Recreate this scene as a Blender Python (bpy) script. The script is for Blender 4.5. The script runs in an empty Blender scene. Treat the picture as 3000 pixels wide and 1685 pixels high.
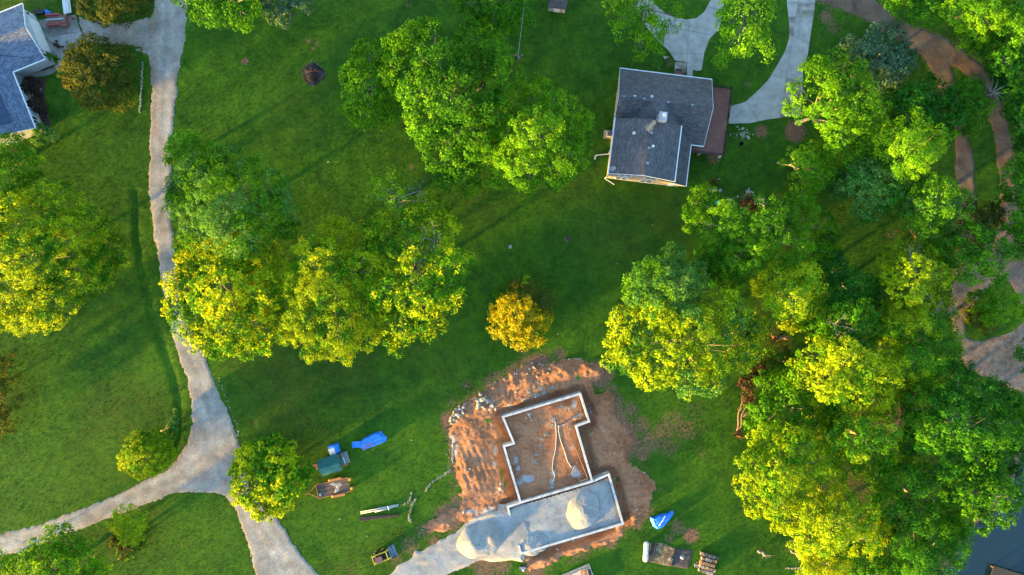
import bpy, bmesh, math, random
import numpy as np
from mathutils import Vector

SC = bpy.context.scene
COL = SC.collection
HC, SS = 100.0, 20.0          # drone height (m), photo pixels per metre on the ground

# ---------------------------------------------------------------- camera, sky, sun, exposure
cam = bpy.data.cameras.new('camera')
cam.sensor_width = 36.0
cam.lens = 24.0
cam.clip_end = 6000.0
cam_o = bpy.data.objects.new('camera', cam)
cam_o.location = (0, 0, HC)
COL.objects.link(cam_o)
SC.camera = cam_o

SUN_EL = math.radians(5.2)
SUN_AZ = math.atan2(-0.54, -0.84)       # towards the sun, in the ground plane (image lower left)
sun_vec = Vector((math.cos(SUN_AZ) * math.cos(SUN_EL), math.sin(SUN_AZ) * math.cos(SUN_EL), math.sin(SUN_EL)))
world = bpy.data.worlds.new('World')
SC.world = world
world.use_nodes = True
wn = world.node_tree
sky = wn.nodes.new('ShaderNodeTexSky')
sky.sky_type = 'NISHITA'
sky.sun_disc = False
sky.sun_elevation = SUN_EL
sky.sun_rotation = math.atan2(sun_vec.x, sun_vec.y)
sky.air_density = 1.0
sky.dust_density = 0.5
sky.ozone_density = 2.0
bg = wn.nodes['Background']
bg.inputs['Strength'].default_value = 0.15
wn.links.new(sky.outputs[0], bg.inputs['Color'])
sun = bpy.data.lights.new('sun', 'SUN')
sun.energy = 3.2
sun.angle = math.radians(2.6)
sun.color = (1.0, 0.62, 0.10)
sun_o = bpy.data.objects.new('sun', sun)
sun_o.rotation_euler = (-sun_vec).to_track_quat('-Z', 'Y').to_euler()
sun_o.location = (-60, -60, 60)
COL.objects.link(sun_o)
SC.view_settings.view_transform = 'Standard'
SC.view_settings.look = 'None'
SC.view_settings.gamma = 1.0
SC.view_settings.exposure = 3.5
SC.view_settings.use_curve_mapping = False
SC.render.engine = 'CYCLES'
SC.cycles.max_bounces = 8
SC.cycles.diffuse_bounces = 4
SC.cycles.transparent_max_bounces = 8

# ---------------------------------------------------------------- helpers
FS = 1.16459                  # first-look picture (2576 wide) to photo pixels


def G(px, py, h=0.0):
    k = (HC - h) / HC
    return ((px - 1500.0) / SS * k, (842.5 - py) / SS * k, h)


def GF(x, y, h=0.0):
    return G(x * FS, y * FS, h)


def Gxy(pts, h=0.0):
    return [G(x, y, h)[:2] for x, y in pts]


def GFxy(pts, h=0.0):
    return [GF(x, y, h)[:2] for x, y in pts]


ORG = {}


def tag(o, label=None, cat=None, group=None, kind=None):
    if label:
        o['label'] = label
    if cat:
        o['category'] = cat
    if group:
        o['group'] = group
    if kind:
        o['kind'] = kind
    return o


def thing(name, label, cat, loc, group=None, kind=None):
    o = bpy.data.objects.new(name, None)
    o.empty_display_size = 0.5
    o.location = loc
    COL.objects.link(o)
    ORG[o.name] = Vector(loc)
    return tag(o, label, cat, group, kind)


def fast_mesh(name, verts, faces):
    """verts Nx3, faces MxK (all the same size)"""
    verts = np.asarray(verts, dtype=np.float32)
    faces = np.asarray(faces, dtype=np.int32)
    me = bpy.data.meshes.new(name)
    m, k = faces.shape
    me.vertices.add(len(verts))
    me.vertices.foreach_set('co', verts.ravel())
    me.loops.add(m * k)
    me.loops.foreach_set('vertex_index', faces.ravel())
    me.polygons.add(m)
    me.polygons.foreach_set('loop_start', np.arange(0, m * k, k, dtype=np.int32))
    me.update(calc_edges=True)
    return me


def put(name, me, mat, parent=None, smooth=False):
    o = bpy.data.objects.new(name, me)
    COL.objects.link(o)
    if mat is not None and not me.materials:
        me.materials.append(mat)
    if parent is not None:
        o.parent = parent
        ORG[o.name] = ORG[parent.name].copy()
    else:
        ORG[o.name] = Vector((0, 0, 0))
    if smooth:
        me.polygons.foreach_set('use_smooth', np.ones(len(me.polygons), dtype=bool))
    return o


def grid_obj(name, verts, faces, mat, parent=None, smooth=False, attrs=None):
    verts = np.array(verts, dtype=np.float64)
    if parent is not None:
        verts = verts - np.array(ORG[parent.name])
    me = fast_mesh(name, verts, faces)
    for an, av in (attrs or {}).items():
        a = me.attributes.new(an, 'FLOAT', 'POINT')
        a.data.foreach_set('value', np.asarray(av, dtype=np.float32))
    return put(name, me, mat, parent, smooth)


class Frame:
    """u to the right, v down in the picture, turned by a degrees"""
    def __init__(self, ox, oy, deg):
        a = math.radians(deg)
        self.o = (ox, oy)
        self.a = a
        self.u = (math.cos(a), math.sin(a))
        self.v = (math.sin(a), -math.cos(a))

    def p(self, u, v, z):
        return (self.o[0] + self.u[0] * u + self.v[0] * v, self.o[1] + self.u[1] * u + self.v[1] * v, z)


class MB:
    def __init__(self):
        self.v, self.f, self.uv = [], [], []

    def poly(self, pts, suv=None):
        n = len(self.v)
        self.v += [tuple(p) for p in pts]
        self.uv += list(suv) if suv else [(p[0], p[1]) for p in pts]
        self.f.append(list(range(n, n + len(pts))))
        return self

    def _add(self, vs, fs):
        n = len(self.v)
        self.v += [tuple(p) for p in vs]
        self.uv += [(p[0], p[1]) for p in vs]
        self.f += [[i + n for i in f] for f in fs]
        return self

    def hexa(self, a):
        return self._add(a, [(0, 3, 2, 1), (4, 5, 6, 7), (0, 1, 5, 4), (1, 2, 6, 5), (2, 3, 7, 6), (3, 0, 4, 7)])

    def fbox(self, fr, u0, u1, v0, v1, z0, z1):
        return self.hexa([fr.p(u0, v0, z0), fr.p(u1, v0, z0), fr.p(u1, v1, z0), fr.p(u0, v1, z0),
                          fr.p(u0, v0, z1), fr.p(u1, v0, z1), fr.p(u1, v1, z1), fr.p(u0, v1, z1)])

    def bar(self, p0, p1, w, h):
        """box beam from p0 to p1, width w across, height h"""
        p0, p1 = Vector(p0), Vector(p1)
        d = (p1 - p0).normalized()
        s = d.cross(Vector((0, 0, 1)))
        if s.length < 1e-4:
            s = Vector((1, 0, 0))
        s.normalize()
        t = s.cross(d)
        s, t = s * (w / 2), t * (h / 2)
        return self.hexa([p0 - s - t, p0 + s - t, p0 + s + t, p0 - s + t, p1 - s - t, p1 + s - t, p1 + s + t, p1 - s + t])

    def prism(self, poly, z0, z1):
        n = len(poly)
        vs = [(x, y, z0) for x, y in poly] + [(x, y, z1) for x, y in poly]
        fs = [list(range(n - 1, -1, -1)), list(range(n, 2 * n))]
        fs += [(i, (i + 1) % n, n + (i + 1) % n, n + i) for i in range(n)]
        return self._add(vs, fs)

    def tube(self, pts, radii, n=8):
        pts = [Vector(p) for p in pts]
        if not isinstance(radii, (list, tuple)):
            radii = [radii] * len(pts)
        vs, fs = [], []
        ref = Vector((0.31, 0.12, 0.94))
        for i, p in enumerate(pts):
            d = (pts[min(i + 1, len(pts) - 1)] - pts[max(i - 1, 0)])
            if d.length < 1e-6:
                d = Vector((0, 0, 1))
            d.normalize()
            s = d.cross(ref)
            if s.length < 1e-3:
                s = d.cross(Vector((1, 0, 0)))
            s.normalize()
            t = d.cross(s)
            for k in range(n):
                a = 2 * math.pi * k / n
                vs.append(p + (s * math.cos(a) + t * math.sin(a)) * radii[i])
        for i in range(len(pts) - 1):
            for k in range(n):
                k2 = (k + 1) % n
                fs.append((i * n + k, i * n + k2, (i + 1) * n + k2, (i + 1) * n + k))
        fs.append(list(range(n - 1, -1, -1)))
        fs.append([(len(pts) - 1) * n + k for k in range(n)])
        return self._add(vs, fs)

    def build(self, name, mat, parent=None, smooth=False, recalc=True):
        org = ORG[parent.name] if parent is not None else Vector((0, 0, 0))
        me = bpy.data.meshes.new(name)
        me.from_pydata([(p[0] - org.x, p[1] - org.y, p[2] - org.z) for p in self.v], [], self.f)
        if recalc:
            b = bmesh.new()
            b.from_mesh(me)
            bmesh.ops.recalc_face_normals(b, faces=b.faces)
            b.to_mesh(me)
            b.free()
        a = me.attributes.new('suv', 'FLOAT_VECTOR', 'POINT')
        a.data.foreach_set('vector', np.array([(u, v, 0) for u, v in self.uv], dtype=np.float32).ravel())
        me.update()
        return put(name, me, mat, parent, smooth)


def piece(name, me, parent, loc, rotz=0.0, scale=(1, 1, 1), rot=None):
    """one more object that shares mesh data; loc is in world space"""
    o = bpy.data.objects.new(name, me)
    COL.objects.link(o)
    o.location = Vector(loc) - ORG[parent.name] if parent is not None else loc
    o.rotation_euler = rot if rot else (0, 0, rotz)
    o.scale = scale
    o.parent = parent
    ORG[o.name] = Vector(loc)
    return o


# --- numpy noise
def _hash(ix, iy, seed):
    h = (ix.astype(np.int64) * 374761393 + iy.astype(np.int64) * 668265263 + seed * 974711) & 0x7fffffff
    h = ((h ^ (h >> 13)) * 1274126177) & 0x7fffffff
    return ((h ^ (h >> 16)) & 0xffff) / 65535.0


def vnoise(x, y, seed=0):
    x, y = np.asarray(x, float), np.asarray(y, float)
    ix, iy = np.floor(x), np.floor(y)
    fx, fy = x - ix, y - iy
    fx, fy = fx * fx * (3 - 2 * fx), fy * fy * (3 - 2 * fy)
    a, b = _hash(ix, iy, seed), _hash(ix + 1, iy, seed)
    c, d = _hash(ix, iy + 1, seed), _hash(ix + 1, iy + 1, seed)
    return (a * (1 - fx) + b * fx) * (1 - fy) + (c * (1 - fx) + d * fx) * fy


def fbm(x, y, scale=1.0, oct=4, seed=0):
    """-1..1"""
    v, amp, tot, s = 0.0, 1.0, 0.0, scale
    for o in range(oct):
        v = v + amp * (vnoise(np.asarray(x) * s, np.asarray(y) * s, seed + o * 17) * 2 - 1)
        tot += amp
        amp *= 0.5
        s *= 2.03
    return v / tot


def sdf(x, y, poly):
    """signed distance to a polygon, positive inside"""
    P = np.asarray(poly, float)
    x, y = np.asarray(x, float), np.asarray(y, float)
    d = np.full(x.shape, 1e18)
    inside = np.zeros(x.shape, bool)
    n = len(P)
    for i in range(n):
        ax, ay = P[i]
        bx, by = P[(i + 1) % n]
        ex, ey = bx - ax, by - ay
        t = np.clip(((x - ax) * ex + (y - ay) * ey) / (ex * ex + ey * ey + 1e-12), 0, 1)
        d = np.minimum(d, (x - ax - t * ex) ** 2 + (y - ay - t * ey) ** 2)
        if ay != by:
            c = ((ay > y) != (by > y)) & (x < (bx - ax) * (y - ay) / (by - ay) + ax)
            inside ^= c
    d = np.sqrt(d)
    return np.where(inside, d, -d)


def pdist(x, y, pts):
    """distance to an open polyline"""
    x, y = np.asarray(x, float), np.asarray(y, float)
    d = np.full(x.shape, 1e18)
    for (ax, ay), (bx, by) in zip(pts[:-1], pts[1:]):
        ex, ey = bx - ax, by - ay
        t = np.clip(((x - ax) * ex + (y - ay) * ey) / (ex * ex + ey * ey + 1e-12), 0, 1)
        d = np.minimum(d, (x - ax - t * ex) ** 2 + (y - ay - t * ey) ** 2)
    return np.sqrt(d)


def sstep(a, b, x):
    t = np.clip((np.asarray(x, float) - a) / (b - a), 0, 1)
    return t * t * (3 - 2 * t)


def ribbon(pts, w):
    """outline of a road of half widths w (number or list) along pts (open polyline, world xy)"""
    n = len(pts)
    w = [w] * n if not isinstance(w, (list, tuple)) else list(w)
    L, R = [], []
    for i in range(n):
        a, b = pts[max(i - 1, 0)], pts[min(i + 1, n - 1)]
        dx, dy = b[0] - a[0], b[1] - a[1]
        l = math.hypot(dx, dy) or 1
        nx, ny = -dy / l, dx / l
        L.append((pts[i][0] + nx * w[i], pts[i][1] + ny * w[i]))
        R.append((pts[i][0] - nx * w[i], pts[i][1] - ny * w[i]))
    return L + R[::-1]


def sheet(name, poly, mat, res, zf, margin=0.6, attrs=None, parent=None):
    """height-field sheet over the polygon; zf(x, y, sd) -> z; grid cells wholly outside are dropped"""
    P = np.asarray(poly)
    x0, y0 = P.min(0) - margin
    x1, y1 = P.max(0) + margin
    nx, ny = int((x1 - x0) / res) + 2, int((y1 - y0) / res) + 2
    X, Y = np.meshgrid(np.linspace(x0, x1, nx), np.linspace(y0, y1, ny))
    sd = sdf(X, Y, poly)
    Z = zf(X, Y, sd)
    keepv = sd > -margin
    idx = np.arange(nx * ny).reshape(ny, nx)
    q = np.stack([idx[:-1, :-1], idx[:-1, 1:], idx[1:, 1:], idx[1:, :-1]], -1).reshape(-1, 4)
    kv = keepv.ravel()
    q = q[kv[q].all(1)]
    used, inv = np.unique(q, return_inverse=True)
    V = np.stack([X.ravel(), Y.ravel(), Z.ravel()], -1)[used]
    q = inv.reshape(-1, 4)
    at = {k: f(X, Y, sd).ravel()[used] for k, f in (attrs or {}).items()}
    return grid_obj(name, V, q, mat, parent, True, at)


# --- materials
def _ramp(nt, fac, cols):
    r = nt.nodes.new('ShaderNodeValToRGB')
    el = r.color_ramp.elements
    while len(el) < len(cols):
        el.new(0.5)
    for e, (p, c) in zip(el, cols):
        e.position = p
        e.color = (c[0], c[1], c[2], 1)
    nt.links.new(fac, r.inputs[0])
    return r.outputs[0]


def _noise(nt, vec, scale, detail=4.0, rough=0.55, dist=0.0):
    n = nt.nodes.new('ShaderNodeTexNoise')
    n.inputs['Scale'].default_value = scale
    n.inputs['Detail'].default_value = detail
    n.inputs['Roughness'].default_value = rough
    n.inputs['Distortion'].default_value = dist
    if vec is not None:
        nt.links.new(vec, n.inputs['Vector'])
    return n.outputs[0]


def _mix(nt, fac, a, b, mode='MIX'):
    m = nt.nodes.new('ShaderNodeMix')
    m.data_type = 'RGBA'
    m.blend_type = mode
    for sock, v in ((m.inputs[0], fac), (m.inputs[6], a), (m.inputs[7], b)):
        if isinstance(v, bpy.types.NodeSocket):
            nt.links.new(v, sock)
        elif isinstance(v, (int, float)):
            sock.default_value = v
        else:
            sock.default_value = (v[0], v[1], v[2], 1)
    return m.outputs[2]


def _math(nt, op, a, b=None, clamp=False):
    m = nt.nodes.new('ShaderNodeMath')
    m.operation = op
    m.use_clamp = clamp
    for s, v in ((m.inputs[0], a), (m.inputs[1], b)):
        if v is None:
            continue
        if isinstance(v, bpy.types.NodeSocket):
            nt.links.new(v, s)
        else:
            s.default_value = v
    return m.outputs[0]


def _attr(nt, name):
    a = nt.nodes.new('ShaderNodeAttribute')
    a.attribute_name = name
    return a


def new_mat(name):
    m = bpy.data.materials.new(name)
    m.use_nodes = True
    nt = m.node_tree
    b = nt.nodes['Principled BSDF']
    g = nt.nodes.new('ShaderNodeNewGeometry')
    return m, nt, b, g.outputs['Position']


def _bump(nt, b, h, strength, dist):
    bp = nt.nodes.new('ShaderNodeBump')
    bp.inputs['Strength'].default_value = strength
    bp.inputs['Distance'].default_value = dist
    nt.links.new(h, bp.inputs['Height'])
    nt.links.new(bp.outputs[0], b.inputs['Normal'])


def mat(name, cols, scale=2.0, rough=0.8, bump=0.0, bscale=None, bdist=0.05, spec=0.3, metal=0.0, detail=5.0, fine=0.0, fscale=30.0, stretch=None):
    """noise-ramped material; fine: strength of a second, fine value noise"""
    m, nt, b, pos = new_mat(name)
    vec = pos
    if stretch:
        mp = nt.nodes.new('ShaderNodeMapping')
        mp.inputs['Scale'].default_value = stretch[:3]
        mp.inputs['Rotation'].default_value = (0, 0, stretch[3])
        nt.links.new(pos, mp.inputs['Vector'])
        vec = mp.outputs[0]
    if len(cols) == 1:
        cols = [(0.3, tuple(c * 0.82 for c in cols[0])), (0.7, tuple(min(1, c * 1.12) for c in cols[0]))]
    elif not isinstance(cols[0][1], tuple):
        n = len(cols)
        cols = [(0.3 + 0.4 * i / (n - 1), c) for i, c in enumerate(cols)]
    c = _ramp(nt, _noise(nt, vec, scale, detail), cols)
    if fine:
        f = _ramp(nt, _noise(nt, pos, fscale, 3.0), [(0.3, (1 - fine,) * 3), (0.7, (1 + fine,) * 3)])
        c = _mix(nt, 1.0, c, f, 'MULTIPLY')
    nt.links.new(c, b.inputs['Base Color'])
    b.inputs['Roughness'].default_value = rough
    b.inputs['Specular IOR Level'].default_value = spec
    b.inputs['Metallic'].default_value = metal
    if bump:
        _bump(nt, b, _noise(nt, pos, bscale or scale * 4, 6.0, 0.6), bump, bdist)
    return m


def leaf_mat(name, c0, c1, c2, trans=0.45, tcol=None):
    m, nt, b, pos = new_mat(name)
    t = _attr(nt, 'tint').outputs['Fac']
    c = _ramp(nt, t, [(0.05, c0), (0.5, c1), (0.95, c2)])
    nt.links.new(c, b.inputs['Base Color'])
    b.inputs['Roughness'].default_value = 0.6
    b.inputs['Specular IOR Level'].default_value = 0.10
    tr = nt.nodes.new('ShaderNodeBsdfTranslucent')
    tc = _mix(nt, 1.0, c, tcol or (1.9, 1.25, 0.4), 'MULTIPLY')
    nt.links.new(tc, tr.inputs['Color'])
    ms = nt.nodes.new('ShaderNodeMixShader')
    ms.inputs[0].default_value = trans
    nt.links.new(b.outputs[0], ms.inputs[1])
    nt.links.new(tr.outputs[0], ms.inputs[2])
    nt.links.new(ms.outputs[0], nt.nodes['Material Output'].inputs['Surface'])
    return m


def shingle_mat(name, c1, c2, mortar, w=0.42, h=0.2):
    m, nt, b, pos = new_mat(name)
    v = _attr(nt, 'suv').outputs['Vector']
    br = nt.nodes.new('ShaderNodeTexBrick')
    br.inputs['Color1'].default_value = (*c1, 1)
    br.inputs['Color2'].default_value = (*c2, 1)
    br.inputs['Mortar'].default_value = (*mortar, 1)
    br.inputs['Scale'].default_value = 1.0
    br.inputs['Mortar Size'].default_value = 0.018
    br.inputs['Brick Width'].default_value = w
    br.inputs['Row Height'].default_value = h
    br.offset_frequency = 2
    nt.links.new(v, br.inputs['Vector'])
    n = _ramp(nt, _noise(nt, pos, 0.9, 5.0), [(0.3, (0.78, 0.78, 0.8)), (0.7, (1.18, 1.16, 1.12))])
    n2 = _ramp(nt, _noise(nt, pos, 9.0, 3.0), [(0.3, (0.8, 0.8, 0.8)), (0.7, (1.25, 1.25, 1.25))])
    c = _mix(nt, 1.0, _mix(nt, 1.0, br.outputs['Color'], n, 'MULTIPLY'), n2, 'MULTIPLY')
    nt.links.new(c, b.inputs['Base Color'])
    b.inputs['Roughness'].default_value = 0.75
    b.inputs['Specular IOR Level'].default_value = 0.35
    _bump(nt, b, br.outputs['Fac'], -0.5, 0.012)
    return m
# ================================================================ THE SETTING
rng = np.random.default_rng(7)
random.seed(7)

# ---- outlines (photo pixels)
ROAD = [(470, -700), (455, 0), (444, 50), (436, 52), (380, 66), (330, 64), (262, 58), (228, 45), (246, 124), (300, 130), (370, 132),
        (415, 142), (432, 165), (441, 200), (443, 300), (440, 400), (437, 500), (437, 562), (443, 640), (455, 720), (470, 810), (495, 930),
        (520, 1040), (545, 1100), (560, 1165), (562, 1235), (548, 1300), (520, 1340), (480, 1378), (420, 1408), (360, 1440), (250, 1488),
        (100, 1540), (0, 1565), (-500, 1700), (-500, 1767), (0, 1632), (60, 1620), (130, 1590), (250, 1545), (330, 1515), (420, 1480),
        (500, 1450), (560, 1440), (640, 1445), (670, 1462), (700, 1512), (720, 1572), (735, 1630), (748, 1685), (860, 2250), (1160, 2250), (940, 1690),
        (882, 1622), (842, 1562), (806, 1510), (762, 1470), (735, 1430), (712, 1350), (702, 1310), (682, 1240), (652, 1170), (630, 1120),
        (605, 1055), (590, 1030), (562, 980), (540, 920), (522, 850), (512, 750), (505, 650), (501, 560), (503, 420), (515, 300),
        (526, 200), (540, 130), (547, 60), (549, 0), (566, -700)]
DIRT_ROAD = [(2150, -500), (2380, 0), (2440, 22), (2500, 42), (2570, 80), (2620, 112), (2660, 137), (2700, 167), (2722, 200), (2740, 240),
             (2765, 285), (2790, 340), (2797, 400), (2800, 500), (2812, 600), (2800, 700), (2790, 860), (2775, 900), (2790, 960), (2830, 1080),
             (2905, 1110), (2960, 1140), (3050, 1165), (3150, 1100), (3150, 760), (3010, 700), (2985, 640), (2977, 560), (2976, 500), (2968, 430), (2955, 370), (2935, 310), (2910, 250),
             (2880, 200), (2842, 160), (2800, 130), (2750, 100), (2690, 80), (2640, 58), (2590, 20), (2560, 0), (2330, -500)]
DR_ISLAND1 = [(2780, 185), (2800, 200), (2838, 232), (2880, 290), (2902, 370), (2916, 430), (2926, 520), (2930, 620), (2900, 760), (2868, 740), (2862, 640), (2858, 560), (2850, 450), (2838, 400), (2795, 240)]
DR_ISLAND2 = [(2935, 815), (2960, 830), (2985, 880), (3010, 940), (2985, 960), (2930, 985), (2880, 1000), (2835, 985), (2822, 945), (2850, 895), (2890, 850)]
PATH2 = [(2688, 1120), (2660, 1150), (2622, 1210), (2595, 1262), (2590, 1300), (2615, 1310), (2640, 1240), (2668, 1180), (2700, 1135)]
DIRT = [(1316, 1222), (1335, 1200), (1385, 1165), (1425, 1145), (1440, 1112), (1500, 1090), (1555, 1062), (1640, 1052), (1700, 1053), (1755, 1068), (1772, 1092),
        (1762, 1115), (1738, 1128), (1744, 1150), (1792, 1150), (1806, 1172), (1800, 1205), (1822, 1240), (1850, 1262), (1852, 1300), (1842, 1345), (1862, 1362),
        (1880, 1375), (1916, 1405), (1925, 1432), (1912, 1460), (1882, 1500), (1868, 1535), (1832, 1545), (1824, 1570), (1780, 1592), (1740, 1606), (1640, 1640), (1580, 1668),
        (1545, 1676), (1535, 1640), (1510, 1630), (1495, 1560), (1440, 1520), (1400, 1525), (1340, 1525), (1300, 1570), (1262, 1560), (1238, 1545), (1250, 1525), (1300, 1500), (1345, 1490),
        (1342, 1440), (1332, 1350), (1322, 1290), (1316, 1250)]
SITE_GRAVEL = [(1100, 1850), (1130, 1690), (1170, 1655), (1215, 1622), (1265, 1592), (1310, 1572), (1345, 1545), (1390, 1512), (1440, 1495), (1490, 1490), (1530, 1470), (1560, 1560),
               (1530, 1640), (1490, 1640), (1440, 1645), (1395, 1648), (1350, 1668), (1300, 1692), (1290, 1850)]
GARAGE_IN = [(1496, 1490), (1527, 1477), (1737, 1415), (1786, 1394), (1821, 1531), (1530, 1618), (1500, 1600)]
WATER = [(3400, 1270), (3060, 1270), (2995, 1335), (2975, 1420), (2900, 1510), (2835, 1560), (2800, 1640), (2740, 1700), (2600, 1850), (2600, 2150), (3400, 2150)]

road_p, dirtroad_p, isl1, isl2, path2 = map(Gxy, (ROAD, DIRT_ROAD, DR_ISLAND1, DR_ISLAND2, PATH2))
dirt_p, site_p, garage_p, water_p = map(Gxy, (DIRT, SITE_GRAVEL, GARAGE_IN, WATER))
DITCH = Gxy([(398, 560), (402, 700), (420, 800), (450, 930), (480, 1020), (512, 1110), (525, 1180), (528, 1260), (515, 1310)])

# ---- ground: lawn sheet (with a ditch, the pond basin and the building pit), out to the horizon
def grass_material():
    m, nt, b, pos = new_mat('lawn grass')
    n1 = _noise(nt, pos, 0.05, 4.0, 0.55, 0.6)
    n2 = _noise(nt, pos, 0.45, 6.0, 0.65)
    n3 = _noise(nt, pos, 5.0, 5.0, 0.7)
    base = _ramp(nt, n2, [(0.28, (0.0140, 0.0460, 0.0021)), (0.5, (0.0228, 0.0720, 0.0028)), (0.72, (0.0380, 0.1020, 0.0044))])
    big = _ramp(nt, n1, [(0.32, (0.72, 0.80, 0.8)), (0.66, (1.2, 1.15, 1.0))])
    c = _mix(nt, 1.0, base, big, 'MULTIPLY')
    n4 = _noise(nt, pos, 1.7, 5.0, 0.75)
    c = _mix(nt, 1.0, c, _ramp(nt, n4, [(0.3, (0.62, 0.68, 0.7)), (0.5, (1.0, 1.0, 1.0)), (0.7, (1.5, 1.38, 1.2))]), 'MULTIPLY')
    fine = _ramp(nt, n3, [(0.25, (0.5, 0.55, 0.55)), (0.5, (1, 1, 1)), (0.75, (1.6, 1.5, 1.35))])
    c = _mix(nt, 1.0, c, fine, 'MULTIPLY')
    # drier, yellower turf, and grazing sunlight painted on the grass
    dry_and_glow = _attr(nt, 'dry_and_glow').outputs['Fac']
    dn = _math(nt, 'MULTIPLY', dry_and_glow, _ramp(nt, _noise(nt, pos, 1.3, 5.0), [(0.35, (0, 0, 0)), (0.65, (1, 1, 1))]))
    c = _mix(nt, dn, c, _mix(nt, n4, (0.026, 0.036, 0.004), (0.075, 0.078, 0.010)))
    lush = _attr(nt, 'lush').outputs['Fac']
    ln = _math(nt, 'MULTIPLY', lush, _ramp(nt, _noise(nt, pos, 0.8, 5.0), [(0.3, (0.25, 0.25, 0.25)), (0.6, (1, 1, 1))]))
    c = _mix(nt, ln, c, _mix(nt, n4, (0.018, 0.062, 0.003), (0.060, 0.140, 0.006)))
    # worn soil
    pat = _ramp(nt, _noise(nt, pos, 0.16, 6.0, 0.68, 1.2), [(0.40, (1, 1, 1)), (0.47, (1.25, 1.1, 0.9)), (0.56, (1.0, 1.0, 1.0)), (0.64, (0.72, 0.85, 0.9))])
    c = _mix(nt, 1.0, c, pat, 'MULTIPLY')
    soil = _attr(nt, 'soil').outputs['Fac']
    s = _math(nt, 'ADD', soil, _math(nt, 'MULTIPLY', _math(nt, 'SUBTRACT', _noise(nt, pos, 2.6, 6.0, 0.7), 0.5), 1.1))
    sm = nt.nodes.new('ShaderNodeMapRange')
    sm.inputs[1].default_value, sm.inputs[2].default_value = 0.42, 0.62
    nt.links.new(s, sm.inputs[0])
    sc = _ramp(nt, _noise(nt, pos, 3.5, 5.0), [(0.3, (0.075, 0.044, 0.028)), (0.55, (0.17, 0.085, 0.048)), (0.75, (0.25, 0.135, 0.078))])
    c = _mix(nt, _math(nt, 'MULTIPLY', sm.outputs[0], _math(nt, 'GREATER_THAN', soil, 0.02)), c, sc)
    nt.links.new(c, b.inputs['Base Color'])
    b.inputs['Roughness'].default_value = 0.85
    b.inputs['Specular IOR Level'].default_value = 0.12
    h = _math(nt, 'ADD', _math(nt, 'MULTIPLY', n3, 1.0), _math(nt, 'MULTIPLY', n2, 0.25))
    _bump(nt, b, h, 0.18, 0.05)
    return m


M_GRASS = grass_material()
gx0, gx1, gy0, gy1, gr = -86.0, 112.0, -72.0, 56.0, 0.5
X, Y = np.meshgrid(np.arange(gx0, gx1 + 0.01, gr), np.arange(gy0, gy1 + 0.01, gr))
sd_d, sd_w = sdf(X, Y, dirt_p), sdf(X, Y, water_p)
Z = np.zeros_like(X)
dd = pdist(X, Y, DITCH)
Z -= 0.15 * sstep(0.7, 0.1, dd + 0.25 * fbm(X, Y, 0.5, 3, 4))
Z = np.where(sd_d > 0.9, np.minimum(Z, -1.7 * sstep(0.9, 2.2, sd_d)), Z)
Z = np.where(sd_w > -1.5, Z - 1.1 * sstep(-1.5, 2.5, sd_w), Z)
edge = np.minimum.reduce([X - gx0, gx1 - X, Y - gy0, gy1 - Y])
Z *= sstep(0, 3, edge)

SOIL = [(1365, 1128, 30, .5), (1395, 1145, 22, .5), (1322, 1180, 30, .5), (1530, 1030, 26, .5), (1600, 1035, 35, .45), (1640, 1038, 40, .55), (1570, 1050, 40, .5),
        (1975, 1240, 70, .5), (2040, 1200, 60, .42), (1905, 1295, 60, .56), (1960, 1310, 55, .5), (1945, 1265, 60, .52), (1880, 1245, 50, .55), (2010, 1260, 60, .5), (1880, 1330, 40, .6),
        (1850, 1200, 40, .55), (2120, 1180, 60, .36), (2060, 1330, 45, .42), (1985, 1545, 40, .55), (2025, 1570, 35, .75), (1960, 1580, 30, .5), (2050, 1250, 60, .4),
        (918, 212, 62, .5), (718, 180, 18, .75), (905, 120, 16, .6), (930, 125, 14, .6), (915, 145, 12, .6), (1205, 490, 16, .6), (1665, 700, 14, .4), (750, 1240, 14, .6), (1290, 1130, 16, .45),
        (1110, 1600, 60, .36), (1200, 1600, 50, .52), (1160, 1640, 40, .5), (1240, 1555, 45, .5), (1270, 1590, 30, .6), (1190, 1470, 40, .36), (1420, 1660, 60, .62), (1380, 1640, 40, .6), (1470, 1660, 45, .6),
        (2330, 385, 50, .7), (2230, 385, 35, .6), (2130, 300, 22, .6), (2190, 250, 22, .5), (2090, 460, 40, .55), (2440, 80, 40, .5), (2420, 50, 34, .6), (2350, 480, 60, .4), (2260, 60, 30, .35),
        (2180, 85, 40, .3), (1960, 185, 24, .5), (1930, 200, 10, .6), (1640, 32, 16, .6), (1195, 16, 16, .5), (2600, 850, 60, .3), (2350, 690, 120, .3), (2450, 660, 140, .36), (2620, 700, 60, .45),
        (2150, 560, 90, .3), (2190, 585, 40, .5), (2160, 1000, 60, .4), (2270, 1000, 100, .45), (2380, 1080, 120, .5), (2560, 1250, 150, .5), (2480, 1450, 150, .5), (2330, 1600, 60, .45), (2370, 1610, 40, .5),
        (140, 270, 22, .4), (110, 345, 22, .4), (425, 270, 10, .3), (1035, 1680, 60, .4), (700, 1200, 8, .3), (1760, 560, 14, .4), (1570, 655, 12, .45), (1640, 800, 10, .45),
        (1850, 190, 8, .5), (2650, 480, 60, .4), (2150, 650, 40, .35), (2240, 900, 60, .4), (225, 15, 24, .5), (200, 30, 20, .5), (1040, 490, 12, .3), (2110, 20, 40, .25)]
soil = np.zeros_like(X)
for px, py, r, s in SOIL:
    gx, gy, _ = G(px, py)
    d = np.hypot(X - gx, Y - gy) / (r / SS)
    soil = np.maximum(soil, s * sstep(1.25, 0.3, d))
soil = np.maximum(soil, 0.80 * sstep(3.2, 0.0, np.abs(sd_d)) * (fbm(X, Y, 0.3, 3, 9) * .6 + .62))
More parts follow.
